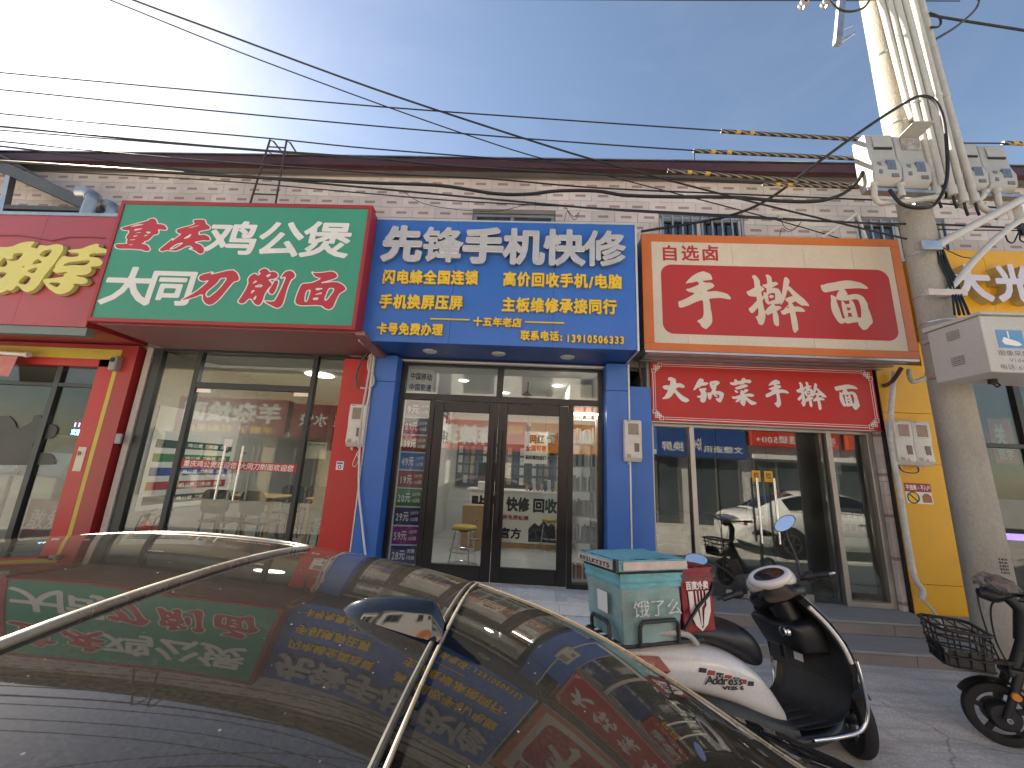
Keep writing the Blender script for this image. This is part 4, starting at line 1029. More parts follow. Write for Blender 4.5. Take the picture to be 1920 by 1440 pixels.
# glass display shelving along the right wall
SH = thing('display_shelf', 'tall white display shelving full of boxed phone cases inside right window', 'shelf', (.75, 5.9, FL))
sx0, sx1, sy0, sy1 = .56, .92, 5.0, 5.42
for x, y in ((sx0, sy0), (sx0, sy1), (sx1-.03, sy0), (sx1-.03, sy1)): build('upright', MB().box(x, x+.03, y, y+.03, FL, 2.35), M_white, SH)
for i in range(7): build('shelf_board', MB().box(sx0+.031, sx1-.0, sy0+.0, sy1+.03, FL+.18+i*.30, FL+.195+i*.30) if i else MB().box(sx0+.031, sx1, sy0, sy1+.03, FL+.05, FL+.07), M_white, SH)
build('added_light_tube', MB().cyl((sx0+.05, sy0-.03, 2.36), (sx1-.02, sy0-.03, 2.36), .012, n=10), mat('added_tube_glow', (1, .98, .95), .5, emit=14), SH)  # glowing tube added to brighten the boxed cases
bc = [(.60, .58, .55), (.50, .51, .53), (.72, .70, .67), (.30, .10, .07), (.16, .17, .2), (.62, .55, .42), (.55, .20, .06)]
k = 0
for i in range(7):
    zb = FL+.071 if i == 0 else FL+.196+i*.30
    y = sx0+.045
    while y < sx1-.03 and k < 150:
        w = random.uniform(.016, .026); h = random.uniform(.15, .20) if i else .15
        ci = random.choice([0, 1, 2, 2, 2, 4, 5]) if i else random.choice([3, 3, 2, 6])
        if i >= 6: ci = 3
        solo('boxed_case', MB().box(y, y+w, sy0+.03+random.uniform(0, .02), sy0+.16, zb, zb+h), mat('case_%d' % ci, bc[ci], .4, var=.12, vs=10), 'slim boxed phone case upright on the white display shelving', 'box', 'boxed phone cases on the display shelving'); y += w+random.uniform(.002, .008)+(.03 if random.random() < .12 else 0); k += 1
HB = thing('header_poster', 'orange and white header panel above the display shelving', 'poster', (.72, 5.8, 2.36))
build('panel', MB().box(.60, .92, 5.45, 6.9, 2.36, 2.62), mat('orange_print', (.55, .17, .03), .5), HB)
build('upper_panel', MB().box(.605, .92, 5.45, 6.9, 2.625, 2.86), M_paper, HB)
# hanging notice and speaker
HN = thing('hanging_notice', 'white printed notice hanging inside the right door of phone shop', 'notice', (.18, 6.4, 1.9))
build('sheet', MB().box(-.02, .36, 6.40, 6.406, 1.72, 2.24), M_paper, HN)
line(HN, '网红', .06, .30, 2.12, .15, 6.396, M_ink, off=.04, res=24)
line(HN, '全国可寄', .0, .34, 1.97, .10, 6.396, MATS['crimson_ink'], off=.03, res=24)
line(HN, '贴好膜找我们', .0, .34, 1.82, .07, 6.396, M_ink, off=.03, res=24)
build('cord', MB().cyl((.02, 6.403, 2.24), (.02, 6.403, 2.915), .002, n=6).cyl((.32, 6.403, 2.24), (.32, 6.403, 2.915), .002, n=6), M_ink, HN)
HO = thing('hanging_ornament', 'dark red festive knot ornament hanging from phone shop ceiling', 'ornament', (-.02, 5.6, 2.5))
build('cord', MB().cyl((.0, 5.6, 2.9), (.0, 5.6, 2.74), .01, n=6), M_dark, HO)
for j in range(3):
    c = Vector((.0, 5.6, 2.70-.075*j)); s_ = .055
    build('knot', MB().prism([(0, s_), (s_*1.4, 0), (0, -s_), (-s_*1.4, 0)], 5.59, 5.61, lambda u, v, d, c=c, j=j: Vector((c.x+u+(.02 if j % 2 else -.02), d, c.z+v))), mat('ornament_red', (.10, .012, .012), .5), HO)
SPK = thing('wall_speaker', 'black wedge shaped speaker hanging inside right door', 'speaker', (.48, 6.5, 1.9))
build('cabinet', MB().hexa([(.40, 6.4, 1.86), (.66, 6.4, 1.90), (.66, 6.62, 1.90), (.40, 6.62, 1.86), (.34, 6.38, 2.16), (.56, 6.38, 2.26), (.56, 6.62, 2.26), (.34, 6.62, 2.16)]), M_black, SPK, bev=.008)
build('tweeter', MB().disc((.38, 6.378, 2.10), .035, 'y', 16), mat('pale_cone', (.5, .5, .48), .4), SPK)
# meter boxes on pillars
electric_meter('off white electric meter box on the blue pillar beside phone shop doors', WX(1171, 826, 4.58), WX(1204, 826, 4.58), WZ(1187, 866, 4.58), WZ(1187, 787, 4.58), 4.695)
solo('torn_sticker', MB().prism([(1.435, .62), (1.475, .60), (1.470, .66), (1.478, .74), (1.432, .745)], 4.6965, 4.698, lambda u, v, d: Vector((u, d, v))), M_paper, 'torn white paper sticker low on the right edge of the blue pillar', 'sticker')

# ================= shop 2: green sign noodle shop
S2 = thing('noodle_shopfront', 'dark framed glass shopfront under the green sign with red end pillar', 'shopfront', (-3.7, 4.9, FL))
x2 = [-5.06, -4.46, -2.85, -2.40]; t2a, t2b = WZ(460, 731, 4.87), WZ(460, 720, 4.87); T2 = 3.005
build('pillar_panel', MB().box(-2.39, -1.985, 4.72, 4.96, FL, 2.92), M_red, S2, bev=.003)
bars('door_frame', S2, [(x2[0]-.05, x2[0]+.075, FL, T2), (x2[1]-.035, x2[1]+.035, FL, T2), (x2[2]-.03, x2[2]+.03, FL, T2), (x2[3]-.02, x2[3]+.008, FL, T2), (x2[0]+.075, x2[1]-.035, T2-.03, T2), (x2[1]+.035, x2[2]-.03, T2-.03, T2), (x2[2]+.03, x2[3]-.02, T2-.03, T2), (x2[1]+.035, x2[2]-.03, t2a, t2b)], M_darkframe)
bars('mosaic_strip', S2, [(-5.20, -5.115, FL, T2)], mat('tile_strip_grey', (.42, .38, .34), .5, var=.15, vs=18), 4.84, 4.95)
pane(S2, x2[0]+.075, x2[1]-.035, FL, T2-.03); pane(S2, x2[1]+.035, x2[2]-.03, t2b, T2-.03); pane(S2, x2[2]+.03, x2[3]-.02, FL, T2-.03)
mx = WX(455, 870, 4.88)
for k, (a, b) in enumerate(((x2[1]+.038, mx-.003), (mx+.003, x2[2]-.033))):
    d = build('door', MB().box(a, b, 4.888, 4.898, FL+.01, t2a-.005), G_shop, S2)
    build('patch_fitting', MB().box(*((a, a+.20) if k == 0 else (b-.20, b)), 4.880, 4.906, t2a-.055, t2a-.006), M_steel, d)
    hx = WX(412 if k == 0 else 446, 890, 4.83)
    handle(d, hx, FL+.78, FL+1.45, 4.888)
    h2 = hx+.02
    build('inner_handle', MB().cyl((hx+.06, 4.955, FL+.78), (hx+.06, 4.955, FL+1.45), .013, n=12), M_steel, d, smooth=40)
zr = WZ(440, 873, 4.88)
ST = thing('door_decal', 'red strip decal with white welcome characters across the glass doors', 'decal', (-3.6, 4.88, zr))
build('strip', MB().box(x2[1]+.06, x2[2]-.04, 4.884, 4.8865, zr-.05, zr+.05), M_bannerred, ST)
line(ST, '重庆鸡公煲欢迎您 大同刀削面欢迎您', x2[1]+.09, x2[2]-.07, zr, .085, 4.8825, M_wlet, off=.02, res=26, slant=.1)
solo('door_sticker', MB().box(WX(420, 830, 4.88), WX(435, 830, 4.88), 4.882, 4.885, WZ(428, 838, 4.88), WZ(428, 823, 4.88)), M_paper, 'small white sticker on the glass door above its steel handles', 'sticker')
NP = thing('paper_notice', 'pale paper notice taped inside the glass beside the red pillar', 'notice', (-2.6, 4.92, 1.7))
nxa, nxb, nza, nzb = WX(570, 845, 4.92), WX(612, 845, 4.92), WZ(590, 860, 4.92), WZ(590, 829, 4.92)
build('sheet', MB().box(nxa, nxb, 4.918, 4.921, nza, nzb), mat('notice_cream', (.66, .62, .48), .6), NP)
line(NP, '门前三包责任牌', nxa+.02, nxb-.02, nzb-.03, .035, 4.916, mat('teal_ink', (.05, .15, .16), .6), off=.02, res=16)
room(S2, -5.04, -2.35, 9.6, 2.98, M_wallg, mat('dull_floor_tile', (.30, .28, .25), .3, var=.1), M_wallg)
lamp('ceiling_lamp', 'round lit ceiling lamp inside the green sign noodle shop', None, WX(597, 719, 6.0), 6.0, 2.975, .22, 8, em=3)
# menu board on left wall + poster at back
MBD = thing('menu_board', 'pale menu board of coloured dish rows on the left wall of noodle shop', 'menu board', (-5.0, 5.8, 1.0))
build('board', MB().box(-5.038, -5.030, 5.05, 6.6, .85, 2.25), M_paper, MBD)
for i, c in enumerate(('14504a', '2e7d46', '2c4aa0', 'b0243c', '30343a')):
    build('menu_row', MB().box(-5.0295, -5.026, 5.12, 6.5, 1.68-i*.19, 1.79-i*.19), mat('row_%d' % i, c, .5, var=.3, vs=25), MBD)
    line(MBD, '鸡公煲 刀削面 凉菜', .5, 1.3, 1.735-i*.19, .06, 0, M_paper, off=.02, res=16, axis=(Vector((-5.024, 5.12, 0)), Vector((0, 1, 0)), Vector((0, 0, 1)), Vector((1, 0, 0))))
BPO = thing('food_poster', 'red food poster with round dishes on back wall of noodle shop', 'poster', (-3.9, 9.5, 1.9))
build('sheet', MB().box(-4.9, -2.5, 9.57, 9.595, 1.75, 2.75), mat('poster_red', (.42, .05, .035), .5, var=.15), BPO)
for i, x in enumerate((-4.55, -4.05, -3.35, -2.85)):
    build('dish', MB().disc((x, 9.565, 2.45 if i < 2 else 2.1), .19, 'y', 24), M_wlet, BPO, fix=False)
    build('food', MB().disc((x, 9.562, 2.45 if i < 2 else 2.1), .135, 'y', 20), mat('food_%d' % i, [(.10, .06, .04), (.55, .48, .08), (.30, .16, .05), (.20, .30, .06)][i], .5, var=.4, vs=30), BPO, fix=False)
line(BPO, '重庆鸡公煲', -4.85, -3.8, 1.95, .22, 9.565, M_wlet, off=.03, res=28)
def dining(x, y, lab, sc_=1.0):
    t = thing('dining_table', lab, 'table', (x, y, FL))
    build('tabletop', MB().box(x-.42, x+.42, y-.32, y+.32, FL+.72, FL+.75), M_wood, t, bev=.006)
    for sx in (-1, 1):
        for sy in (-1, 1): build('leg', MB().box(x+sx*.37-.025, x+sx*.37+.025, y+sy*.27-.025, y+sy*.27+.025, FL, FL+.72), M_wood, t)
    build('apron', MB().box(x-.37, x+.37, y-.28, y-.26, FL+.64, FL+.719).box(x-.37, x+.37, y+.26, y+.28, FL+.64, FL+.719), M_wood, t)
def chair(x, y, rz, lab, grp):
    c = thing('dining_chair', lab, 'chair', (x, y, FL), grp, rz); c['_local'] = 1
    mk = mat('black_chair', (.03, .03, .032), .5)
    build('seat', MB().box(-.19, .19, -.19, .19, .43, .46), mk, c, bev=.008)
    build('backrest', MB().prism(rrect(-.19, .19, .55, .86, .09), .17, .195, lambda u, v, d: Vector((u, d, v))), mk, c)
    for sx in (-1, 1):
        for sy in (-1, 1): build('leg', MB().cyl((sx*.16, sy*.16, .43), (sx*.19, sy*.19, 0), .013, n=8), mk, c)
        build('post', MB().cyl((sx*.15, .17, .45), (sx*.14, .182, .60), .012, n=8), mk, c)
dining(-4.05, 6.0, 'light wooden dining table behind the left glass door of noodle shop')
dining(-2.85, 6.2, 'light wooden dining table beside the red pillar inside noodle shop')
dining(-3.9, 7.8, 'light wooden dining table deep inside the noodle shop')
for x, y, r_ in ((-4.15, 5.45, 3.14), (-3.65, 5.5, 3.0), (-2.75, 5.65, 3.3), (-4.0, 6.6, 0), (-3.7, 7.2, 3.1)):
    chair(x, y, r_, 'black moulded dining chair drawn up to a table in the noodle shop', 'black chairs in the noodle shop')
def extinguisher(x, y, lab, g):
    e = thing('fire_extinguisher', lab, 'extinguisher', (x, y, FL), g)
    mr_ = mat('extinguisher_red', (.46, .015, .012), .3, var=.06)
    build('cylinder', MB().lathe([(.0, 0), (.075, 0), (.078, .02), (.078, .36), (.06, .42), (.025, .45), (.022, .48), (.0, .48)], (x, y, FL), 'z', 20), mr_, e, smooth=40)
    build('valve', MB().box(x-.015, x+.015, y-.02, y+.02, FL+.48, FL+.54).bar((x-.02, y, FL+.53), (x+.11, y, FL+.60), .014, .010).bar((x-.02, y, FL+.51), (x+.10, y, FL+.53), .014, .010), M_black, e)
    build('hose', MB().tube([(x-.01, y, FL+.51), (x-.07, y-.01, FL+.50), (x-.095, y-.02, FL+.38), (x-.09, y-.02, FL+.15)], .010, 8), M_black, e, smooth=40)
    build('label_print', MB().box(x-.04, x+.04, y-.0815, y-.079, FL+.12, FL+.24), M_paper, e)
for i in range(2): extinguisher(-4.85+i*.21, 5.06, 'red fire extinguisher on the floor inside the left window of noodle shop', 'fire extinguishers by the noodle shop window')
electric_meter('grimy white electric meter box on the red pillar with cables around it', WX(651, 797, 4.60), WX(684, 797, 4.60), WZ(666, 838, 4.60), WZ(666, 757, 4.60), 4.715)
sx_ = WX(637, 873, 4.715)
SK = thing('pillar_sticker', 'small white and red sticker on the red pillar below the meter', 'sticker', (sx_, 4.715, 1.6))
build('sheet', MB().box(sx_-.045, sx_+.045, 4.7165, 4.719, WZ(637, 881, 4.715), WZ(637, 865, 4.715)), M_paper, SK)
build('print', MB().box(sx_-.035, sx_+.035, 4.7145, 4.716, WZ(637, 870, 4.715), WZ(637, 867, 4.715)).lathe([(.012, -.001), (.024, -.001)], (sx_, 4.7155, WZ(637, 875.5, 4.715)), 'y', 16), mat('purple_ink', (.15, .05, .22), .5), SK)

# ================= shop 1: red framed shop at the left edge
S1 = thing('red_shopfront', 'red and yellow framed shopfront with dark figure sticker at the left edge', 'shopfront', (-7.5, 4.9, FL))
pj = [(-5.78, -5.56, M_red, 4.80), (-5.555, -5.485, mat('yellow_stripe', (.56, .46, .06), .45), 4.797), (-5.48, -5.26, M_red2, 4.78)]
for a, b, m_, y_ in pj: build('jamb_panel', MB().box(a, b, y_, 4.97, FL, 2.80 if b < -5.5 else (2.945 if b < -5.4 else 3.0)), m_, S1, bev=.002)
build('head_panel', MB().box(-10.5, -5.56, 4.80, 4.97, 2.70, 2.80), M_red, S1)
build('head_stripe', MB().box(-10.5, -5.556, 4.797, 4.97, 2.803, 2.945), MATS['yellow_stripe'], S1)
build('head_panel', MB().box(-10.5, -5.485, 4.79, 4.97, 2.948, 3.0), M_red2, S1)
zt1 = 2.42
bars('door_frame', S1, [(-6.42, -6.34, FL, 2.70), (-10.5, -6.42, zt1, zt1+.05), (-6.34, -5.78, zt1, zt1+.05), (-8.1, -8.02, FL, zt1)], M_darkframe)
pane(S1, -8.02, -6.42, FL, zt1); pane(S1, -6.34, -5.78, FL, zt1); pane(S1, -10.5, -6.42, zt1+.05, 2.70); pane(S1, -6.34, -5.78, zt1+.05, 2.70); pane(S1, -10.5, -8.1, FL, zt1)
room(S1, -10.4, -5.60, 9.0, 2.90, mat('beige_wall', (.40, .37, .32), .6, var=.1), MATS['dull_floor_tile'], M_wallg)
build('lower_panel', MB().box(-6.33, -5.79, 4.94, 4.97, FL, .95), mat('dull_red_board', (.13, .035, .03), .5), S1)
line(S1, '敢爱', -6.28, -5.82, .72, .26, 4.936, mat('grey_white_print', (.34, .31, .30), .5), off=.01, res=40, slant=.15, brush=False)
solo('silhouette_sticker', plate(_chaikin([(WX(x, y, 4.888), WZ(x, y, 4.888)) for x, y in ((-30, 795), (-8, 782), (15, 778), (28, 790), (33, 806), (60, 792), (64, 778), (78, 778), (82, 796), (102, 795), (110, 805), (100, 822), (66, 826), (60, 836), (68, 848), (98, 850), (105, 868), (98, 872), (-40, 872))], 2), 4.884, 4.888), M_black, 'dark cut-out silhouette sticker on the glass door of the red shop', 'sticker')
RB = thing('roller_banner', 'small pale red banner hanging from a white rod outside the red shop', 'banner', (-6.9, 4.7, 2.6))
p0, p1 = W(-60, 657, 4.66), W(52, 665, 4.66)
build('rod', MB().cyl(p0, p1, .028, n=14), M_white, RB, smooth=40)
build('end_cap', MB().cyl(p1-Vector((.03, 0, 0)), p1+Vector((.02, 0, 0)), .036, n=14), M_white, RB, smooth=40)
p2, p3 = W(16, 706, 4.66), W(-50, 700, 4.66)
build('cloth', MB().hexa([p3+Vector((0, .004, 0)), p2+Vector((0, .004, 0)), p2, p3, W(-50, 664, 4.664), W(34, 668, 4.664), W(34, 668, 4.66), W(-50, 664, 4.66)]), mat('pink_banner', (.55, .20, .20), .6, var=.2, vs=6), RB)
CM = thing('dome_camera', 'small grey security camera under the yellow stripe of red shop', 'camera', (-5.9, 4.7, 2.6))
c_ = W(216, 680, 4.74)
build('housing', MB().box(c_.x-.05, c_.x+.05, 4.70, 4.799, c_.z-.11, c_.z+.09), mat('camera_grey', (.30, .31, .30), .45), CM, bev=.02, seg=2)
build('lens', MB().lathe([(0, -.01), (.028, -.01), (.034, 0)], (c_.x, 4.699, c_.z+.03), 'y', 16), M_black, CM, smooth=40)
LE = thing('led_display', 'small glowing led text display inside the red shop window', 'display', (-6.0, 5.2, 1.9))
a, b = W(133, 803, 5.2), W(174, 803, 5.2)
build('case', MB().box(a.x, b.x, 5.2, 5.23, a.z-.11, a.z+.12), M_black, LE)
line(LE, '11:20', a.x+.02, b.x-.02, a.z+.06, .08, 5.197, mat('led_pink', (.8, .2, .9), .5, emit=2.5), off=.03, res=20)
line(LE, '欢迎光临', a.x+.02, b.x-.02, a.z-.05, .09, 5.197, mat('led_green', (.15, .7, .9), .5, emit=2.5), off=.02, res=20)
PS = thing('strip_notice', 'narrow cream notice strip taped on the red jamb', 'notice', (-5.68, 4.79, 1.5))
a, b = W(172, 839, 4.79), W(152, 884, 4.79)
build('sheet', MB().box(-5.72, -5.61, 4.7955, 4.798, b.z, a.z), MATS['notice_cream'], PS)
line(PS, '联系', -5.71, -5.66, a.z-.08, .06, 4.794, M_ink, off=.02, res=16)
solo('door_buzzer', MB().box(WX(222, 822, 4.77)-.03, WX(222, 822, 4.77)+.05, 4.75, 4.779, WZ(222, 832, 4.77), WZ(222, 813, 4.77)), MATS['camera_grey'], 'small grey switch box on the dark red jamb edge', 'switch', bev=.006)
cabinet_m = mat('display_case', (.42, .41, .38), .4, var=.12)
for i, x in enumerate((-7.6, -6.9)):
    c = thing('display_fridge', 'pale glass fronted food cabinet inside the red shop', 'cabinet', (x, 5.6, FL), 'food cabinets in the red shop')
    build('body', MB().box(x-.32, x+.32, 5.35, 5.95, FL, FL+.9), cabinet_m, c, bev=.01)
    build('canopy', MB().box(x-.32, x+.32, 5.60, 5.95, FL+.901, FL+1.5), cabinet_m, c, bev=.01)
    build('glass_front', MB().hexa([(x-.31, 5.37, FL+.905), (x+.31, 5.37, FL+.905), (x+.31, 5.376, FL+.905), (x-.31, 5.376, FL+.905), (x-.31, 5.592, FL+1.48), (x+.31, 5.592, FL+1.48), (x+.31, 5.598, FL+1.48), (x-.31, 5.598, FL+1.48)]), G_clear, c)

# ================= shop 4: hand rolled noodle shop
S4 = thing('aluminium_shopfront', 'aluminium framed glass shopfront under the long red board', 'shopfront', (2.9, 4.9, FL))
x4 = [1.53, 2.05, 3.68, 4.19]; T4 = nz0-.016
bars('door_frame', S4, [(x4[0], x4[0]+.045, FL, T4), (x4[1]-.035, x4[1]+.022, FL, T4), (x4[2]-.022, x4[2]+.035, FL, T4), (x4[3]-.05, x4[3]+.01, FL, T4), (x4[0]+.045, x4[1]-.035, T4-.035, T4), (x4[1]+.022, x4[2]-.022, T4-.035, T4), (x4[2]+.035, x4[3]-.05, T4-.035, T4), (x4[0]+.045, x4[1]-.035, FL, FL+.05), (x4[2]+.035, x4[3]-.05, FL, FL+.06)], M_alu, 4.84, 4.93)
build('lintel', MB().box(1.50, 4.26, 4.80, 4.97, T4+.001, 3.05), M_wallg, S4)
pane(S4, x4[0]+.045, x4[1]-.035, FL+.05, T4-.035, m=G_dark); pane(S4, x4[2]+.035, x4[3]-.05, FL+.06, T4-.035, m=G_dark)
mx = WX(1446, 950, 4.88)
for k, (a, b) in enumerate(((x4[1]+.038, x4[1]+.30), (x4[1]+.304, mx-.003), (mx+.003, x4[2]-.35), (x4[2]-.346, x4[2]-.038))):
    if k in (1, 2):
        d = build('door', MB().box(a, b, 4.884, 4.894, FL+.012, T4-.04), G_dark, S4)
        build('bottom_rail', MB().box(a, b, 4.879, 4.899, FL+.012, FL+.09), M_steel, d)
        hx = WX(1424 if k == 1 else 1457, 960, 4.83)
        handle(d, hx, FL+.62, FL+1.36, 4.884)
        build('inner_handle', MB().cyl((hx-.055, 4.95, FL+.62), (hx-.055, 4.95, FL+1.36), .013, n=12), M_steel, d, smooth=40)
        cx, cz = WX(1418 if k == 1 else 1441, 893, 4.88), WZ(1430, 893, 4.88)
        s_ = thing('pull_sticker', 'square yellow pull sticker on glass door above the steel handles', 'sticker', (cx, 4.88, cz), 'yellow pull stickers')
        build('sheet', MB().box(cx-.05, cx+.05, 4.880, 4.8828, cz-.065, cz+.065), mat('sticker_amber', (.72, .36, .02), .5), s_)
        line(s_, '拉', cx-.032, cx+.032, cz+.01, .075, 4.8785, M_ink, off=.02, res=28)
    else: pane(S4, a, b, FL+.02, T4-.036, m=G_dark)
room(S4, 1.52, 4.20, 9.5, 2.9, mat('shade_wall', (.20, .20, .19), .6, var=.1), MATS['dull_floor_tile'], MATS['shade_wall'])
# right jamb tiles
for i in range(13):
    z0 = FL+i*.154
    if z0+.15 > T4+.05: break
    for j, (a, b) in enumerate(((4.205, 4.262),)):
        me = build('tile', MB().box(a, b, 4.785, 4.84, z0+.002, min(z0+.152, T4)), M_tile, S4, uv=(lambda p, z0=z0, i=i: ((p.x-4.205)/.323+(.02 if i % 3 else .48), (p.z-z0)/.154)))
build('jamb_back', MB().box(4.203, 4.27, 4.842, 4.96, FL, T4), M_grout, S4)
solo('frosted_board', MB().box(3.74, 4.10, 4.965, 4.975, FL+.12, FL+.72), mat('frosted_white', (.62, .66, .64), .5, var=.08, vs=5), 'frosted white board standing inside the lower right pane of noodle shop', 'board')
solo('white_partition', MB().box(3.70, 3.80, 5.02, 5.09, FL, 2.28), mat('pale_wall', (.58, .60, .58), .6), 'narrow pale upright partition edge behind the right aluminium post', 'partition')
SW = thing('wall_notice', 'white paper notices pinned behind the right pane of noodle shop', 'notice', (3.9, 5.0, 1.7))
build('sheet', MB().box(3.73, 3.90, 4.985, 4.988, 1.75, 2.10), M_paper, SW); build('blue_flap', plate([(3.75, 1.74), (3.90, 1.74), (3.80, 1.46)], 4.984, 4.987), mat('teal_paper', (.10, .30, .36), .6), SW)
TB = thing('trash_bin', 'pale grey open plastic bin inside the noodle shop doors', 'bin', (2.95, 5.25, FL))
build('bucket', MB().lathe([(.0, .01), (.15, .01), (.20, .52), (.215, .53), (.205, .54), (.185, .52), (.14, .03), (0, .03)], (2.95, 5.25, FL), 'z', 24), mat('bin_grey', (.36, .38, .36), .5), TB, smooth=40)
dining(2.3, 6.6, 'wooden table in the dark interior of the red board noodle shop'); dining(3.5, 6.8, 'wooden table farther right in the dark red board noodle shop')
# right pane poster
SP = thing('window_poster', 'faint white poster with red characters in the right pane of noodle shop', 'poster', (4.0, 5.05, 1.2))
build('sheet', MB().box(3.86, 4.12, 5.04, 5.045, 1.02, 1.35), M_paper, SP)
line(SP, '新注册', 3.88, 4.10, 1.27, .10, 5.036, M_redprint, off=.03, res=24); line(SP, '首单减', 3.88, 4.10, 1.12, .10, 5.036, M_redprint, off=.03, res=24)

# ================= shop 5: yellow shop at right
S5 = thing('yellow_shopfront', 'yellow clad shopfront with glass front behind the concrete pole', 'shopfront', (6.5, 4.9, FL))
for z0, z1 in ((FL, .60), (.604, 1.90), (1.904, 2.50), (2.504, 3.10)):
    build('pillar_panel', MB().box(4.275, 4.845, 4.73, 4.97, z0, z1), M_yellow, S5, bev=.002)
build('pillar_shadow_gap', MB().box(4.264, 4.274, 4.735, 4.97, FL, 3.05), M_black, S5)
build('head_panel', MB().box(4.85, 9.0, 4.75, 4.97, 3.02, 3.42), M_yellow, S5)
bars('door_frame', S5, [(4.85, 4.92, FL, 3.02), (6.0, 6.08, FL, 3.02), (7.2, 7.28, FL, 3.02), (4.92, 6.0, 2.15, 2.20), (6.08, 7.2, 2.15, 2.20)], M_blackframe)
for a, b in ((4.92, 6.0), (6.08, 7.2)): pane(S5, a, b, FL, 2.15); pane(S5, a, b, 2.20, 3.02)
pane(S5, 7.28, 9.0, FL, 3.02)
room(S5, 4.88, 9.0, 9.0, 3.0, MATS['beige_wall'], MATS['dull_floor_tile'], M_wallg)
RS = thing('window_sign', 'dark red board with pale brush characters hanging inside the yellow shop window', 'sign', (5.6, 5.3, 1.9))
a, b = W(1850, 784, 5.3), W(1905, 870, 5.3)
build('board', MB().box(a.x, b.x+.05, 5.3, 5.32, b.z, a.z), mat('brick_red_board', (.30, .05, .03), .5), RS)
line(RS, '关', a.x+.05, b.x-.05, a.z-.22, .3, 5.296, mat('tan_print', (.5, .45, .38), .5), off=.04, res=40); line(RS, '医学', a.x+.05, b.x, b.z+.12, .14, 5.296, mat('tan_print', (.5, .45, .38), .5), off=.02, res=24)
solo('stacked_water_pack', MB().box(4.96, 5.12, 5.05, 5.25, FL, FL+.5), mat('bluewrap', (.12, .20, .42), .25, var=.4, vs=14), 'blue shrink wrapped pack of bottles inside the yellow shop window', 'pack', bev=.02)
solo('shop_bench', MB().box(5.0, 8.5, 5.6, 6.2, FL, FL+.8), mat('dark_counter', (.06, .05, .05), .5), 'long dark counter inside the yellow shop', 'counter', bev=.01)
solo('purple_strip', MB().box(5.0, 8.5, 5.58, 5.598, FL+.72, FL+.80), mat('purple_led', (.35, .22, .75), .4, emit=.6), 'glowing purple light strip along the counter in the yellow shop', 'light strip')
electric_meter('pair of white electric meter boxes side by side on the yellow pillar', WX(1682, 830, 4.60), WX(1751, 832, 4.60), WZ(1720, 873, 4.60), WZ(1715, 789, 4.60), 4.725, cols=2)
# no-entry style notice on yellow pillar
NO = thing('safety_notice', 'torn red and white safety notice with crossed circle on the yellow pillar', 'notice', (4.62, 4.72, 1.55))
a, b = W(1695, 905, 4.725), W(1751, 946, 4.725)
zm = a.z-(a.z-b.z)*.42
build('header', MB().box(a.x, b.x, 4.7265, 4.7285, zm, a.z), mat('notice_red', (.33, .035, .05), .5), NO)
build('sheet', MB().box(a.x, b.x, 4.7265, 4.7285, b.z, zm-.001), M_paper, NO)
line(NO, '不违规', a.x+.01, a.x+(b.x-a.x)*.45, (a.z+zm)/2, .06, 4.725, M_paper, off=.03, res=24); line(NO, '不入户', a.x+(b.x-a.x)*.6, b.x-.01, (a.z+zm)/2, .06, 4.725, M_paper, off=.03, res=24)
build('triangle', plate([(a.x+(b.x-a.x)*.47, zm+.03), (a.x+(b.x-a.x)*.58, zm+.03), (a.x+(b.x-a.x)*.525, a.z-.03)], 4.7245, 4.726), mat('warn_orange', (.7, .2, .03), .5), NO)
cx, cz = a.x+(b.x-a.x)*.27, (zm+b.z)/2
build('ring', MB().tube([(cx+.062*math.cos(i*math.pi/12), 4.7255, cz+.062*math.sin(i*math.pi/12)) for i in range(24)], .0055, 6, closed=True), M_ink, NO)
build('yellow_disc', MB().disc((cx, 4.7255, cz), .060, 'y', 24), M_ylet, NO, fix=False)
build('slash', MB().bar((cx-.044, 4.724, cz+.044), (cx+.044, 4.724, cz-.044), .003, .011), M_ink, NO)
build('pictogram', plate([(cx+.10, cz-.05), (cx+.20, cz-.05), (cx+.20, cz+.02), (cx+.17, cz+.05), (cx+.13, cz+.05), (cx+.10, cz+.02)], 4.7245, 4.726), mat('warn_brown', (.35, .12, .04), .5), NO)
# ------------------------------------------------------------------ utility pole and what hangs on it
PX, PY = 4.18, 3.87
def pr(z): return .163-.0067*z
M_pole = mat('pole_concrete', (0.34, 0.315, 0.265), .85, var=.16, vs=3.0, bump=.45, bs=70, fine=.10, stain=.45, stain_col=(.22, .205, .175), stretch=(1, 1, .45))
POLE = thing('utility_pole', 'tall weathered concrete utility pole standing on the pavement', 'pole', (PX, PY, 0))
build('shaft', MB().tube([(PX, PY, z) for z in (-.1, 1, 2, 3, 4, 5, 6, 7, 8, 9.5)], [pr(z) for z in (-.1, 1, 2, 3, 4, 5, 6, 7, 8, 9.5)], 32), M_pole, POLE, smooth=40)
def strap(z, m=M_galv, h=.012, e=.004): build('strap', MB().tube([(PX, PY, z), (PX, PY, z+h)], pr(z)+e, 32), m, POLE, smooth=40)
for z in (2.70, 3.10, 3.28, 3.58, 4.06, 4.58, 4.75, 5.7, 6.7, 6.72): strap(z)
build('strap_bolt', MB().cyl((PX-.06, PY-.20, 4.585), (PX+.06, PY-.19, 4.585), .012, n=8).box(PX-.16, PX-.13, PY-.17, PY-.13, 4.56, 4.61), M_galv, POLE)
sten = mat('stencil_ink', (.05, .05, .05), .8)
axp = (Vector((PX-.03, PY-.159, 0)), Vector((1, 0, 0)), Vector((0, 0, 1)), Vector((0, -1, 0)))
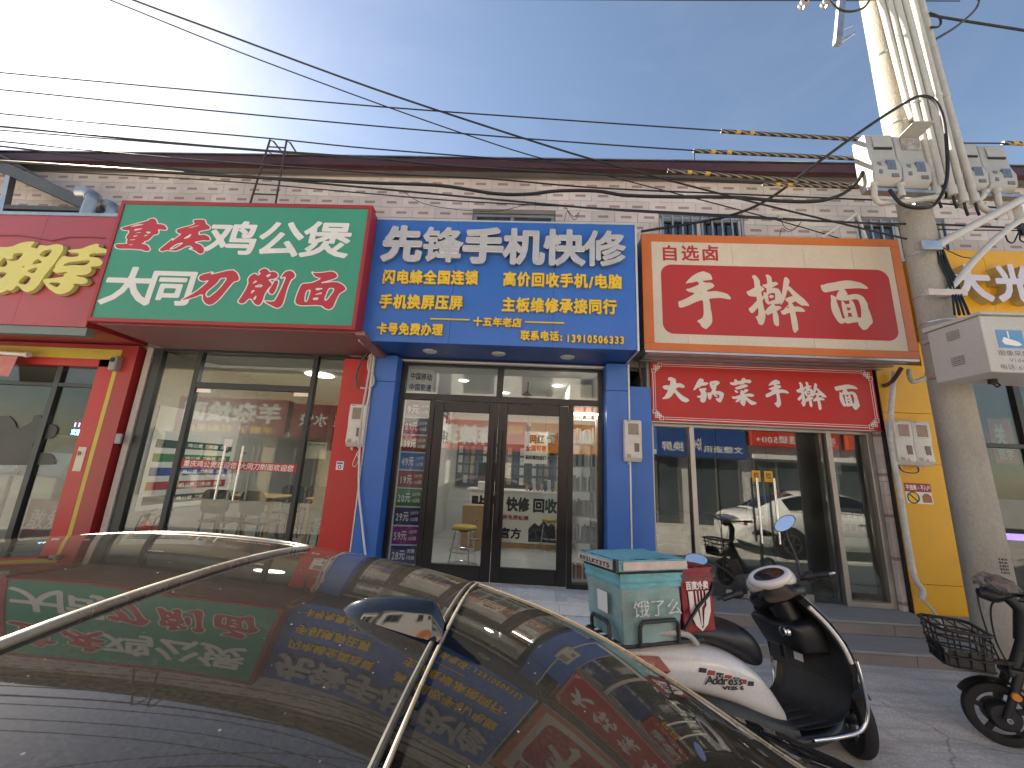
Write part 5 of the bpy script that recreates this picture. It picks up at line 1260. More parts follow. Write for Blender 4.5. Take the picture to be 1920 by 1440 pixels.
# stencilled mark on the pole
c0 = W(1868, 1063, 3.71)
mk_ = MB()
for i in range(5):
    zz = c0.z+.055-i*.027
    for j in range(4):
        a_ = -.30+j*.11; rr_ = pr(1.0)+.002
        def pt(a, z): return Vector((PX+rr_*math.sin(a), PY-rr_*math.cos(a), z))
        w_ = .085 if (i+j) % 2 else .06
        mk_.add([pt(a_, zz), pt(a_+w_, zz), pt(a_+w_, zz+.016), pt(a_, zz+.016)], [(0, 1, 2, 3)])
build('stencil_mark', mk_, sten, POLE, fix=False)
# meter boxes on pole
def pole_meter(lab, x0, x1, z0, z1, Yf, opened=0):
    o = thing('pole_meter', lab, 'meter', ((x0+x1)/2, Yf, z0), 'meter boxes on the pole')
    mm = mat('grey_meter_case', (0.40, 0.395, 0.36), .45, var=.08, vs=5, stain=.2, stain_col=(.38, .35, .30))
    H = z1-z0; D = .20; w = x1-x0
    prof = [(Yf+D, z0+.03), (Yf+.06, z0), (Yf+.005, z0+H*.09), (Yf-.006, z0+H*.30), (Yf+.02, z0+H*.46), (Yf+.03, z0+H*.55), (Yf+.035, z1-.03), (Yf+.05, z1), (Yf+D, z1)]
    body = build('case', MB().prism(prof, x0, x1, lambda u, v, d: Vector((d, u, v))), mm, o, bev=.008, seg=2, smooth=35)
    a, b = x0+w*.22, x1-w*.10
    if opened:
        build('window_recess', MB().box(a, b, Yf+.024, Yf+.029, z1-H*.30, z1-H*.06), mat('meter_inside', (.32, .30, .28), .4, var=.5, vs=18), body)
        build('open_flap', MB().hexa([(a-.01, Yf-.15, z1-H*.02), (b+.01, Yf-.15, z1-H*.02), (b+.01, Yf+.03, z1-H*.055), (a-.01, Yf+.03, z1-H*.055), (a-.01, Yf-.15, z1-H*.005), (b+.01, Yf-.15, z1-H*.005), (b+.01, Yf+.03, z1-H*.04), (a-.01, Yf+.03, z1-H*.04)]), mm, body, bev=.002)
    else:
        build('flap', MB().hexa([(a, Yf+.012, z1-H*.29), (b, Yf+.012, z1-H*.29), (b, Yf+.026, z1-H*.29), (a, Yf+.026, z1-H*.29), (a, Yf+.026, z1-H*.06), (b, Yf+.026, z1-H*.06), (b, Yf+.034, z1-H*.06), (a, Yf+.034, z1-H*.06)]), mm, body, bev=.002)
        build('flap_gap', MB().box(a+.004, b-.004, Yf+.020, Yf+.033, z1-H*.325, z1-H*.295), M_black, body)
    build('small_window', MB().box(x0+w*.50, x0+w*.80, Yf-.008, Yf+.01, z0+H*.24, z0+H*.42), mat('blue_grey_window', (.12, .15, .19), .12, var=.3, vs=20), body)
    for zz in (.17, .31): build('button', MB().box(x0+w*.18, x0+w*.30, Yf-.006, Yf+.02, z0+H*zz, z0+H*(zz+.07)), mat('grey_ink', (.16, .15, .15), .6), body)
    build('emblem', MB().box(x0+w*.62, x0+w*.86, Yf-.004, Yf+.02, z0+H*.105, z0+H*.17), mat('grey_ink', (.16, .15, .15), .6), body)
    build('vent', MB().box(x0-.002, x0+.001, Yf+.09, Yf+.16, z0+H*.60, z0+H*.61).box(x0-.002, x0+.001, Yf+.09, Yf+.16, z0+H*.63, z0+H*.64).box(x0-.002, x0+.001, Yf+.09, Yf+.16, z0+H*.66, z0+H*.67), mat('grey_ink', (.16, .15, .15), .6), body)
    return o
MY = 3.60
pole_meter('grey meter box with closed flap at the left end of the pole bracket', 3.56, 3.845, 4.74, 5.385, MY)
pole_meter('grey meter box with its flap standing open beside the pole conduits', 3.855, 4.14, 4.72, 5.365, MY, 1)
pole_meter('grey meter box right of the conduit bundle, next to the conduits', 4.58, 4.86, 4.80, 5.40, 3.72)
pole_meter('grey meter box at the far right end beyond the conduits', 4.87, 5.15, 4.78, 5.38, 3.72)
BR_ = thing('meter_bracket', 'galvanised steel bracket carrying the meter boxes across the pole', 'bracket', (PX, PY-.16, 4.6))
build('rail', MB().bar((3.5, 3.68, 4.695), (4.35, 3.68, 4.665), .08, .035).bar((4.35, 3.80, 4.76), (5.2, 3.80, 4.74), .08, .035), M_galv, BR_)
# vertical conduits
tops = [(1651, 0), (1667, 0), (1682, 0), (1697, 0), (1712, 0), (1727, 0)]
bots = [(1711, 222), (1758, 366), (1767, 347), (1787, 366), (1808, 380), (1829, 380)]
ys = [3.70, 3.66, 3.62, 3.60, 3.62, 3.70]
mids = [(1700, 190), (1714, 190), (1729, 184), (1744, 180), (1759, 180), (1774, 180)]
CG = 'vertical pvc conduits on the pole'
lab_c = ['pvc conduit ending just above the open meter flap', 'pvc conduit second nearest the pole shaft in the bundle', 'pvc conduit in the middle left of the bundle on the pole', 'pvc conduit in the middle right of the bundle on the pole', 'pvc conduit second from the outer side of the bundle', 'outermost pvc conduit of the bundle beside the right hand meter boxes']
for i, (t_, m_, b_) in enumerate(zip(tops, mids, bots)):
    Y = ys[i]
    a, m0, b = W(*t_, Y), W(*m_, Y), W(*b_, Y)
    up = a+(a-m0)*.55
    c = thing('conduit', lab_c[i], 'conduit', (b.x, b.y, b.z), CG)
    build('pipe', MB().tube([up, a, m0], .031, 14).tube([m0+Vector((0, .004, 0)), b], .031, 14), M_pvc, c, smooth=40)
    build('coupling', MB().tube([m0+Vector((0, 0, .02)), m0+Vector((0, 0, -.03))], .036, 14), M_pvc, c, smooth=40)
    if i: build('end_sleeve', MB().tube([b+Vector((0, 0, .10)), b], .037, 14), M_pvc, c, smooth=40)
    if i: build('cable_tail', MB().tube([b+Vector((0, 0, .05)), b+Vector((.01, .01, -.06)), b+Vector((.07, .05, -.11))], .012, 8), M_cable, c)
def elbow(lab, pts, r=.027):
    o = thing('conduit_elbow', lab, 'conduit', pts[-1])
    build('pipe', MB().tube(pts, r, 12), M_pvc, o, smooth=50)
    for p, q in ((pts[0], pts[1]), (pts[-1], pts[-2])):
        d_ = (Vector(q)-Vector(p)).normalized(); build('socket', MB().tube([p, Vector(p)+d_*.05], r+.006, 12), M_pvc, o, smooth=50)
w_ = lambda x, y, Y=3.64: W(x, y, Y)
elbow('pale conduit elbow running from the left meter box across the pole', [w_(1638, 343), w_(1640, 370), w_(1645, 378), w_(1652, 381), w_(1700, 378), w_(1765, 368)])
elbow('short straight conduit under the open meter box', [w_(1688, 345), w_(1690, 362), w_(1691, 369)])
elbow('pale conduit bend under the right hand meter boxes nearest the bundle', [w_(1848, 358, 3.75), w_(1842, 370, 3.75), w_(1824, 384, 3.75), w_(1812, 388, 3.75), w_(1800, 382, 3.72)])
elbow('pale conduit bend under the farthest right meter box', [w_(1868, 355, 3.75), w_(1872, 378, 3.75), w_(1880, 402, 3.75), w_(1872, 408, 3.75), w_(1846, 392, 3.75), w_(1832, 378, 3.75)])
# control cabinet with cctv sign
CB = thing('control_cabinet', 'pale grey steel control cabinet with blue camera sign strapped to the pole', 'cabinet', (4.2, 3.4, 2.6))
m_cab = mat('cabinet_paint', (0.46, 0.46, 0.43), .45, var=.05, stain=.12, stain_col=(.30, .28, .25))
cx0, cx1, cy0, cy1, cz0, cz1 = 3.84, 4.72, 3.22, 3.66, 2.60, 3.10
build('case', MB().box(cx0, cx1, cy0, cy1, cz0, cz1), m_cab, CB, bev=.006)
build('lid', MB().hexa([(cx0-.02, cy0-.03, cz1+.002), (cx1+.02, cy0-.03, cz1+.002), (cx1+.02, cy1+.02, cz1+.002), (cx0-.02, cy1+.02, cz1+.002), (cx0-.02, cy0-.03, cz1+.022), (cx1+.02, cy0-.03, cz1+.022), (cx1+.02, cy1+.02, cz1+.05), (cx0-.02, cy1+.02, cz1+.05)]), m_cab, CB, bev=.004)
for zz in (cz0+.12, cz0+.36):
    for i in range(5): build('louvre', MB().hexa([(cx0-.006, cy0+.17, zz+i*.018), (cx0+.001, cy0+.17, zz+i*.018+.008), (cx0+.001, cy0+.28, zz+i*.018+.008), (cx0-.006, cy0+.28, zz+i*.018), (cx0-.001, cy0+.17, zz+i*.018+.002), (cx0+.001, cy0+.17, zz+i*.018+.010), (cx0+.001, cy0+.28, zz+i*.018+.010), (cx0-.001, cy0+.28, zz+i*.018+.002)]), M_galv, CB)
sx0 = WX(1873, 650, cy0); sx1 = sx0+.21; sz1 = WZ(1890, 619, cy0); sz0 = sz1-.16
sg = build('camera_sign', MB().box(sx0, sx1, cy0-.003, cy0-.0005, sz0, sz1), mat('sign_blue', (.10, .28, .52), .5), CB)
build('camera_pictogram', plate([(sx0+.03, sz0+.055), (sx0+.05, sz0+.095), (sx0+.16, sz0+.055), (sx0+.185, sz0+.03), (sx0+.15, sz0+.018), (sx0+.05, sz0+.03)], cy0-.006, cy0-.0035).box(sx0+.085, sx0+.095, cy0-.006, cy0-.0035, sz0+.09, sz0+.15), M_paper, sg)
mg = mat('worn_grey_print', (.20, .20, .20), .6)
line(CB, '图像采集区域', sx0-.02, sx0+.36, sz0-.045, .05, cy0-.001, mg, off=.02, res=20)
line(CB, 'Video', sx0+.06, sx0+.22, sz0-.10, .045, cy0-.001, mg, off=.02, res=20)
line(CB, '电话:6824', sx0-.03, sx0+.26, sz0-.165, .05, cy0-.001, mg, off=.02, res=20)
build('cable_gland', MB().cyl((4.1, 3.45, cz0-.04), (4.1, 3.45, cz0), .03, n=12).tube([(4.1, 3.45, cz0-.04), (4.13, 3.45, cz0-.07), (4.17, 3.46, cz0-.05), (4.14, 3.47, cz0-.01)], .008, 6), M_cable, CB)
build('strap_lug', MB().box(cx0+.02, cx0+.06, cy1, cy1+.08, cz0+.06, cz0+.09).box(cx0+.02, cx0+.06, cy1, cy1+.08, cz1-.09, cz1-.06), M_galv, CB)
# white boom pipes
M_boom = mat('boom_paint', (0.52, 0.51, 0.47), .4, var=.08, stain=.15, stain_col=(.3, .28, .25))
BM = thing('camera_boom', 'white painted steel boom with curved brace reaching out from the pole', 'boom', (4.3, 3.72, 3.6))
a, b = W(1752, 463, 3.70), W(1920, 372, 3.70); d_ = b-a
build('boom_arm', MB().tube([a, b, a+d_*2.6], .040, 16), M_boom, BM, smooth=40)
pts = [W(x, y, 3.70) for x, y in ((1780, 546), (1798, 522), (1828, 487), (1862, 452), (1895, 425), (1925, 405), (1960, 385))]
build('brace_arm', MB().tube(pts, .030, 14), M_boom, BM, smooth=40)
build('mount_plate', MB().box(W(1722, 462, 3.7).x, W(1760, 462, 3.7).x, 3.66, 3.70, a.z-.05, a.z+.05), M_galv, BM, bev=.004)
c_ = W(1775, 550, 3.68)
build('mount_plate', MB().box(c_.x-.20, c_.x+.17, 3.65, 3.69, c_.z-.035, c_.z+.035), mat('pinkish_paint', (.55, .48, .44), .5, var=.15), BM, bev=.004)
build('clevis', MB().box(W(1905, 382, 3.7).x, W(1932, 382, 3.7).x+.1, 3.66, 3.74, W(1912, 408, 3.7).z, W(1912, 384, 3.7).z-.02), M_white, BM)
for i, (y0_, bend) in enumerate(((0, .02), (.02, .05), (.04, .0), (-.02, .06))):
    pts = [W(1756+i*3, 462, 3.74+y0_), W(1762+i*6, 492+i*3, 3.72), W(1776+i*6, 520+i*2, 3.70), W(1786+i*5, 552, 3.66), W(1790+i*9, 590, 3.5)]
    solo('drop_cable', MB().tube(pts, .009+.002*(i % 2), 8), M_cable, 'black cable dropping from the boom root into the control cabinet', 'cable', 'drop cables into the cabinet', smooth=60)
solo('looped_wire', MB().tube([W(x, y, 3.68) for x, y in ((1764, 462), (1778, 470), (1795, 478), (1805, 482), (1820, 484))], .005, 6), M_cable, 'thin black wire looping from the boom root towards the brace', 'wire')
# steel strut and insulators near pole top
ST_ = thing('strut_bracket', 'perforated steel strut with insulators fixed to upper pole', 'bracket', (3.7, 3.8, 7))
a, b = W(1583, -60, 3.82), W(1570, 84, 3.82)
build('strut', MB().bar(a, b, .075, .05, (0, 1, 0)), M_galv, ST_)
build('tie', MB().bar(W(1578, 78, 3.8), W(1602, 62, 3.8), .03, .02).bar(W(1580, 55, 3.8), W(1598, 48, 3.8), .012, .012), M_galv, ST_)
for x, y in ((1508, 6), (1550, 4)):
    c = W(x, y, 3.8); build('insulator', MB().lathe([(.02, -.03), (.055, -.02), (.055, .0), (.03, .01), (.055, .02), (.055, .04), (.02, .05)], c, 'y', 16), mat('porcelain_grey', (.28, .26, .25), .25), ST_, smooth=50)
    build('insulator_pin', MB().bar(c+Vector((-.02, 0, .12)), c+Vector((-.01, 0, -.08)), .03, .012), M_galv, ST_)
a, b = W(1400, -6, 3.8), W(1600, 3, 3.8)
build('cross_arm', MB().bar(W(1480, -30, 3.82), W(1610, -24, 3.82), .06, .06), M_galv, ST_)

# ------------------------------------------------------------------ overhead wires
def smoothpts(P, n=6):
    P = [Vector(p) for p in P]
    if len(P) < 3: return P
    out = []
    for i in range(len(P)-1):
        p0, p1, p2, p3 = P[max(i-1, 0)], P[i], P[i+1], P[min(i+2, len(P)-1)]
        for k in range(n):
            t = k/n
            out.append(.5*((2*p1)+(p2-p0)*t+(2*p0-5*p1+4*p2-p3)*t*t+(3*p1-p0-3*p2+p3)*t**3))
    return out+[P[-1]]
def wire(lab, pts, r, Y=3.86, name='overhead_wire', m=None, extl=6.0, extr=0.0, Y1=None, sleeve=None):
    n = len(pts)
    P = []
    for i, p in enumerate(pts):
        y = p[2] if len(p) > 2 else (Y if Y1 is None else Y+(Y1-Y)*(p[0]-pts[0][0])/(pts[-1][0]-pts[0][0]))
        P.append(W(p[0], p[1], y))
    if extl: P.insert(0, P[0]+(P[0]-P[1]).normalized()*extl)
    if extr: P.append(P[-1]+(P[-1]-P[-2]).normalized()*extr)
    o = thing(name, lab, 'wire', P[1])
    build('conductor', MB().tube(smoothpts(P), r, 6), m or M_cable, o, smooth=60)
    return o
stripe = bpy.data.materials.new('hazard_sleeve'); stripe.use_nodes = True
t = stripe.node_tree; b_ = t.nodes['Principled BSDF']; tc = nn(t, 'TexCoord'); sx = nn(t, 'SeparateXYZ'); t.links.new(tc.outputs['Object'], sx.inputs[0])
mu = nn(t, 'Math', operation='MULTIPLY'); t.links.new(sx.outputs[0], mu.inputs[0]); mu.inputs[1].default_value = 11
a2 = nn(t, 'Math', operation='MULTIPLY_ADD'); t.links.new(sx.outputs[2], a2.inputs[0]); a2.inputs[1].default_value = 40; t.links.new(mu.outputs[0], a2.inputs[2])
fr_ = nn(t, 'Math', operation='FRACT'); t.links.new(a2.outputs[0], fr_.inputs[0])
gt = nn(t, 'Math', operation='GREATER_THAN'); t.links.new(fr_.outputs[0], gt.inputs[0]); gt.inputs[1].default_value = .62
mx = nn(t, 'Mix', data_type='RGBA'); t.links.new(gt.outputs[0], mx.inputs[0]); mx.inputs[6].default_value = (.015, .014, .014, 1); mx.inputs[7].default_value = (.30, .24, .17, 1)
t.links.new(mx.outputs[2], b_.inputs['Base Color']); b_.inputs['Roughness'].default_value = .5
M_tape = mat('yellow_tape', (.55, .33, .04), .5)
def sleeve(o, pts, Y, r=.022):
    P = [W(*p, Y) for p in pts]
    build('striped_sleeve', MB().tube(smoothpts(P, 4), r, 10), stripe, o, smooth=50)
    build('end_tape', MB().tube([P[0], P[0]+(P[1]-P[0])*.45], r*.8, 8), M_cable, o)
    for f in (.22, .42): build('tape_band', MB().tube([P[0].lerp(P[1], f), P[0].lerp(P[1], f)+(P[1]-P[0]).normalized()*.05], r*1.05, 10), M_tape, o)
o = wire('topmost single wire running to the pole with striped sleeve', [(-300, 108), (0, 136), (350, 168), (700, 199), (1000, 221), (1350, 245), (1615, 262), (1800, 268), (1920, 270), (2300, 285)], .008)
sleeve(o, [(1352, 246), (1480, 254), (1618, 262)], 3.86); sleeve(o, [(1880, 268), (1960, 271), (2100, 276)], 3.86)
o = wire('second wire from the top running to pole meter boxes with striped sleeve', [(-300, 138), (0, 168), (350, 203), (700, 236), (1000, 261), (1300, 282), (1612, 298), (1700, 301)], .008)
sleeve(o, [(1300, 283), (1450, 290), (1614, 298)], 3.86)
build('tape_tail', MB().box(W(1301, 283, 3.86).x-.006, W(1301, 283, 3.86).x+.006, 3.858, 3.862, W(1301, 299, 3.86).z, W(1301, 283, 3.86).z), M_cable, o)
o = wire('third wire crossing the roof ladder top', [(-300, 186), (0, 213), (250, 237), (500, 259), (700, 279), (1040, 305), (1260, 320), (1440, 335), (1600, 346), (1700, 352)], .008)
sleeve(o, [(1252, 320), (1420, 333), (1608, 347)], 3.86)
o = wire('double twisted wire grazing the roof edge from the left', [(-300, 212), (0, 237), (380, 273), (700, 297), (855, 312), (1117, 327), (1380, 341), (1616, 352), (1700, 356), (1920, 372), (2200, 386)], .013)
build('twin_conductor', MB().tube(smoothpts([W(x, y, 3.84) for x, y in ((-300, 218), (0, 244), (250, 264), (500, 284), (720, 300))]), .007, 6), M_cable, o)
sleeve(o, [(1430, 345), (1540, 349), (1630, 352)], 3.86, .020)
wire('thin straight wire over the upper tiles into the pole', [(-300, 240), (0, 265), (310, 295), (700, 324), (913, 335), (1117, 352), (1380, 364), (1640, 375), (1700, 377), (1920, 392), (2200, 402)], .009)
wire('thin wire sloping under the thick bundle', [(-300, 240), (0, 274), (135, 291), (400, 325), (700, 353), (1059, 386), (1190, 396), (1380, 407), (1620, 418), (1760, 421), (1920, 428), (2200, 436)], .011)
wire('lower thin wire hugging the tile wall above signs', [(-100, 312, 4.6), (365, 336, 4.6), (680, 362, 4.6), (862, 377, 4.6), (1080, 388, 4.6), (1380, 404, 4.6), (1640, 420, 4.6), (1760, 430, 4.6), (1920, 432, 4.6)], .008, extl=4)
wire('thick sagging black cable bundle swooping into the left meter box', [(-300, 288), (0, 303), (146, 312), (365, 326), (510, 334), (700, 343), (826, 348), (928, 363), (990, 364), (1045, 358), (1117, 358), (1172, 366), (1263, 369), (1380, 370), (1462, 377), (1534, 377), (1579, 364), (1606, 342, 3.75), (1618, 322, 3.72)], .019)
wire('heavy diagonal wire crossing from the sky down to the pole', [(150, -40), (250, 0), (401, 56), (700, 166), (984, 260), (1154, 311), (1373, 369), (1540, 410), (1700, 448)], .010, Y=3.2, Y1=3.75, extl=4)
wire('fine diagonal wire running beside the heavy one', [(110, -40), (207, 0), (450, 98), (700, 191), (897, 260), (1045, 305), (1373, 390), (1500, 425), (1600, 455)], .007, Y=3.2, Y1=4.55, extl=4)
wire('long black service cable looping over the conduits beside the meters', [(1202, 434, 4.6), (1290, 420, 4.5), (1369, 404, 4.3), (1440, 374, 4.1), (1537, 302, 3.8), (1631, 235, 3.6), (1699, 192, 3.52), (1729, 180, 3.52), (1755, 192, 3.50), (1771, 235, 3.50), (1776, 330, 3.50), (1755, 381, 3.54), (1725, 390, 3.54), (1690, 382, 3.55), (1668, 356, 3.60)], .016, extl=0)
wire('black cable crossing the sky right of the pole top', [(1742, 28), (1800, 38), (1920, 57), (2100, 86)], .016, extl=0)
wire('black cable rising steeply from the conduits at pole top', [(1750, 76), (1790, 52), (1823, 24), (1834, 5), (1838, -30), (1838, -60)], .014, Y=3.7, extl=0)
wire('short curled cable at the upper edge of conduits', [(1742, 24), (1758, 30), (1764, 40), (1760, 50), (1745, 51)], .012, Y=3.65, extl=0, name='cable_curl')
wire('black cable loop hanging across the pole top', [(1556, 2), (1566, 12), (1580, 20), (1600, 21), (1620, 14), (1632, -2)], .013, Y=3.62, extl=0, name='cable_loop')
wire('hairline wire high above the street', [(-200, -14), (600, -4), (1200, 0), (1560, 1), (1800, 2)], .006)
wire('thin slack wire loops above the blue sign', [(755, 358), (790, 380), (850, 392), (930, 396), (985, 384), (1000, 384)], .004, Y=4.7, extl=0)
for lab, pts in (('tangled wire pigtail with connector above the orange sign', ((1464, 410), (1470, 424), (1482, 431), (1495, 424), (1502, 416), (1493, 428), (1478, 434), (1466, 428), (1462, 442))), ('tangled wire pigtail with connector left of the barred window', ((1062, 388), (1068, 402), (1078, 412), (1086, 398), (1076, 406), (1064, 396), (1058, 414)))):
    o = wire(lab, pts, .004, Y=4.55, extl=0, name='wire_pigtail')
    c = W(pts[0][0]-2, pts[0][1], 4.55); build('connector', MB().box(c.x-.02, c.x+.03, 4.53, 4.57, c.z-.02, c.z+.06), mat('beige_plastic', (.55, .5, .42), .5), o, bev=.006)
o = wire('black cable tangle behind the boom against the tiled wall', [(1885, 440), (1890, 452), (1900, 455), (1908, 440), (1915, 428), (1912, 448), (1922, 455)], .008, Y=4.5, extl=0, name='wire_pigtail')
build('connector', MB().box(W(1910, 425, 4.5).x, W(1922, 425, 4.5).x, 4.48, 4.52, W(1910, 440, 4.5).z, W(1910, 420, 4.5).z), M_cable, o)
# bent white pole frame over orange sign
BF = thing('bent_pipe', 'white bent pipe bracket standing on the orange sign before barred windows', 'pipe', (3.8, 4.6, 4.57))
build('pipe', MB().tube([W(1541, 446, 4.5), W(1585, 416, 4.5), W(1605, 402, 4.5), W(1610, 408, 4.5), W(1624, 448, 4.5)], .016, 10), M_white, BF, smooth=50)
# wall cables near meters
def cable(lab, pts, r, m=M_pvc, Y=None, name='wall_cable'):
    P = [W(p[0], p[1], p[2] if len(p) > 2 else Y) for p in pts]
    return solo(name, MB().tube(smoothpts(P), r, 10), m, lab, 'cable', smooth=60)
cable('white cable running down the joint between red and blue pillars', [(704, 640), (697, 700), (691, 745), (681, 790), (675, 835), (673, 880), (673, 925), (678, 975), (684, 1030), (690, 1075)], .012, M_white, 4.62)
cable('second white cable along the edge of the blue pillar beside the meter', [(698, 660), (690, 710), (682, 755), (676, 800), (672, 840)], .014, M_pvc, 4.60)
cable('grey flexible hose loop above the grimy meter', [(694, 665), (690, 690), (698, 700), (701, 712), (697, 724), (684, 728), (676, 727)], .014, M_pvc, 4.62)
cable('dark hose curving down above the grimy meter', [(690, 662), (676, 680), (668, 706), (670, 722), (674, 728)], .014, mat('dark_grey_hose', (.10, .095, .09), .6), 4.64)
cable('thin wire curl hanging below the grimy meter', [(672, 845), (664, 862), (661, 872), (667, 874), (672, 860), (668, 850)], .004, M_white, 4.63)
cable('thin black wire drooping under the twin meters', [(1686, 875), (1694, 884), (1712, 887), (1722, 884), (1721, 876)], .006, M_cable, 4.62)
cb_ = cable('white taped hose winding down the yellow pillar beside the twin meters', [(1677, 697), (1673, 740), (1670, 780), (1671, 825), (1675, 860), (1682, 895), (1690, 940), (1699, 1000), (1706, 1040), (1716, 1085), (1730, 1108), (1728, 1122)], .028, mat('white_tape_wrap', (.62, .60, .55), .6, var=.18, vs=14, bump=.5, bs=30, stain=.3, stain_col=(.38, .34, .28)), 4.66, name='wrapped_hose')
cable('plain white pipe from the wrapped hose foot to the pavement', [(1726, 1122, 4.66), (1745, 1140, 4.5), (1760, 1162, 4.2), (1766, 1174, 4.02)], .013, M_white)
cable('pale drain pipe elbow below the orange sign end', [(1704, 694, 4.6), (1706, 708, 4.55), (1712, 716, 4.5), (1722, 714, 4.5), (1735, 708, 4.5)], .024, M_pvc, name='drain_elbow')
cable('dark bent bracket arm below the orange sign end', [(1690, 690, 4.5), (1672, 716, 4.65), (1655, 724, 4.72)], .022, M_rust, name='sign_strut')
cable('bundle of brown wires in the gap beside the blue pillar', [(1205, 660, 4.7), (1200, 690, 4.72), (1203, 715, 4.72)], .016, M_rust, name='wire_bundle')
# ------------------------------------------------------------------ cars
def paint_mat(name, col, metal, dust, rough=.28):
    m = bpy.data.materials.new(name); m.use_nodes = True
    t = m.node_tree; b = t.nodes['Principled BSDF']; L = t.links.new
    b.inputs['Base Color'].default_value = (*col, 1); b.inputs['Metallic'].default_value = metal; b.inputs['Roughness'].default_value = rough
    b.inputs['Specular IOR Level'].default_value = 0.0 if dust else 0.5; b.inputs['Coat Weight'].default_value = 1.0; b.inputs['Coat Roughness'].default_value = 0.02; b.inputs['Coat IOR'].default_value = 1.55
    if dust:
        tc = nn(t, 'TexCoord')
        n1 = nn(t, 'TexNoise'); n1.inputs['Scale'].default_value = 2.2; n1.inputs['Detail'].default_value = 8; n1.inputs['Roughness'].default_value = .7; L(tc.outputs['Object'], n1.inputs[0])
        n2 = nn(t, 'TexNoise'); n2.inputs['Scale'].default_value = 260; n2.inputs['Detail'].default_value = 4; L(tc.outputs['Object'], n2.inputs[0])
        vo = nn(t, 'TexVoronoi'); vo.inputs['Scale'].default_value = 85; L(tc.outputs['Object'], vo.inputs[0])
        sp = nn(t, 'MapRange'); L(vo.outputs['Distance'], sp.inputs[0]); sp.inputs[1].default_value = .06; sp.inputs[2].default_value = .16; sp.inputs[3].default_value = 1; sp.inputs[4].default_value = 0
        vr = nn(t, 'MapRange'); L(vo.outputs['Color'], vr.inputs[0]); vr.inputs[1].default_value = .74; vr.inputs[2].default_value = .92
        spk = nn(t, 'Math', operation='MULTIPLY'); L(sp.outputs[0], spk.inputs[0]); L(vr.outputs[0], spk.inputs[1])
        s2 = nn(t, 'Math', operation='MULTIPLY'); L(spk.outputs[0], s2.inputs[0]); s2.inputs[1].default_value = .75
        d1 = nn(t, 'MapRange'); L(n1.outputs[0], d1.inputs[0]); d1.inputs[1].default_value = .3; d1.inputs[2].default_value = .75; d1.inputs[3].default_value = dust*.35; d1.inputs[4].default_value = dust*1.3
        d2 = nn(t, 'MapRange'); L(n2.outputs[0], d2.inputs[0]); d2.inputs[1].default_value = .35; d2.inputs[2].default_value = .7; d2.inputs[3].default_value = .3; d2.inputs[4].default_value = 1.5
        mu = nn(t, 'Math', operation='MULTIPLY'); L(d1.outputs[0], mu.inputs[0]); L(d2.outputs[0], mu.inputs[1])
        ad = nn(t, 'Math', operation='MAXIMUM'); L(mu.outputs[0], ad.inputs[0]); L(s2.outputs[0], ad.inputs[1])
        df = nn(t, 'BsdfDiffuse'); df.inputs[0].default_value = (.26, .24, .205, 1)
        mx = nn(t, 'MixShader'); L(ad.outputs[0], mx.inputs[0]); L(b.outputs[0], mx.inputs[1]); L(df.outputs[0], mx.inputs[2])
        L(mx.outputs[0], t.nodes['Material Output'].inputs[0])
    return m
def ipl(x, xs, ys):
    """smooth interpolation (monotone-ish cubic) through table"""
    xs, ys = np.array(xs), np.array(ys)
    if xs[0] > xs[-1]: xs, ys = xs[::-1], ys[::-1]
    m = np.gradient(ys, xs)
    i = int(np.clip(np.searchsorted(xs, x)-1, 0, len(xs)-2)); h = xs[i+1]-xs[i]; t = min(max((x-xs[i])/h, 0), 1)
    return float((2*t**3-3*t*t+1)*ys[i]+(t**3-2*t*t+t)*h*m[i]+(-2*t**3+3*t*t)*ys[i+1]+(t**3-t*t)*h*m[i+1])
TX = [1.28, .95, .55, .35, .03, -.455, -.95, -1.26, -1.5, -1.69, -1.88]
TE = [.945, 1.11, 1.315, 1.39, 1.438, 1.434, 1.374, 1.290, 1.184, 1.083, .985]
TWd = [.66, .61, .57, .565, .57, .565, .515, .47, .44, .42, .41]
TC = [.035, .05, .055, .055, .058, .060, .062, .055, .045, .035, .02]
BXs = [2.36, 2.25, 2.0, 1.5, .8, 0, -.8, -1.5, -2.0, -2.25, -2.36]
BWd = [.60, .74, .84, .89, .905, .91, .91, .895, .85, .76, .62]
BLT = [.66, .74, .82, .90, .93, .945, .955, .955, .885, .78, .66]      # shoulder height
DCK = [.68, .78, .86, .93, .97, .97, .97, .99, .955, .86, .72]       # centre deck height
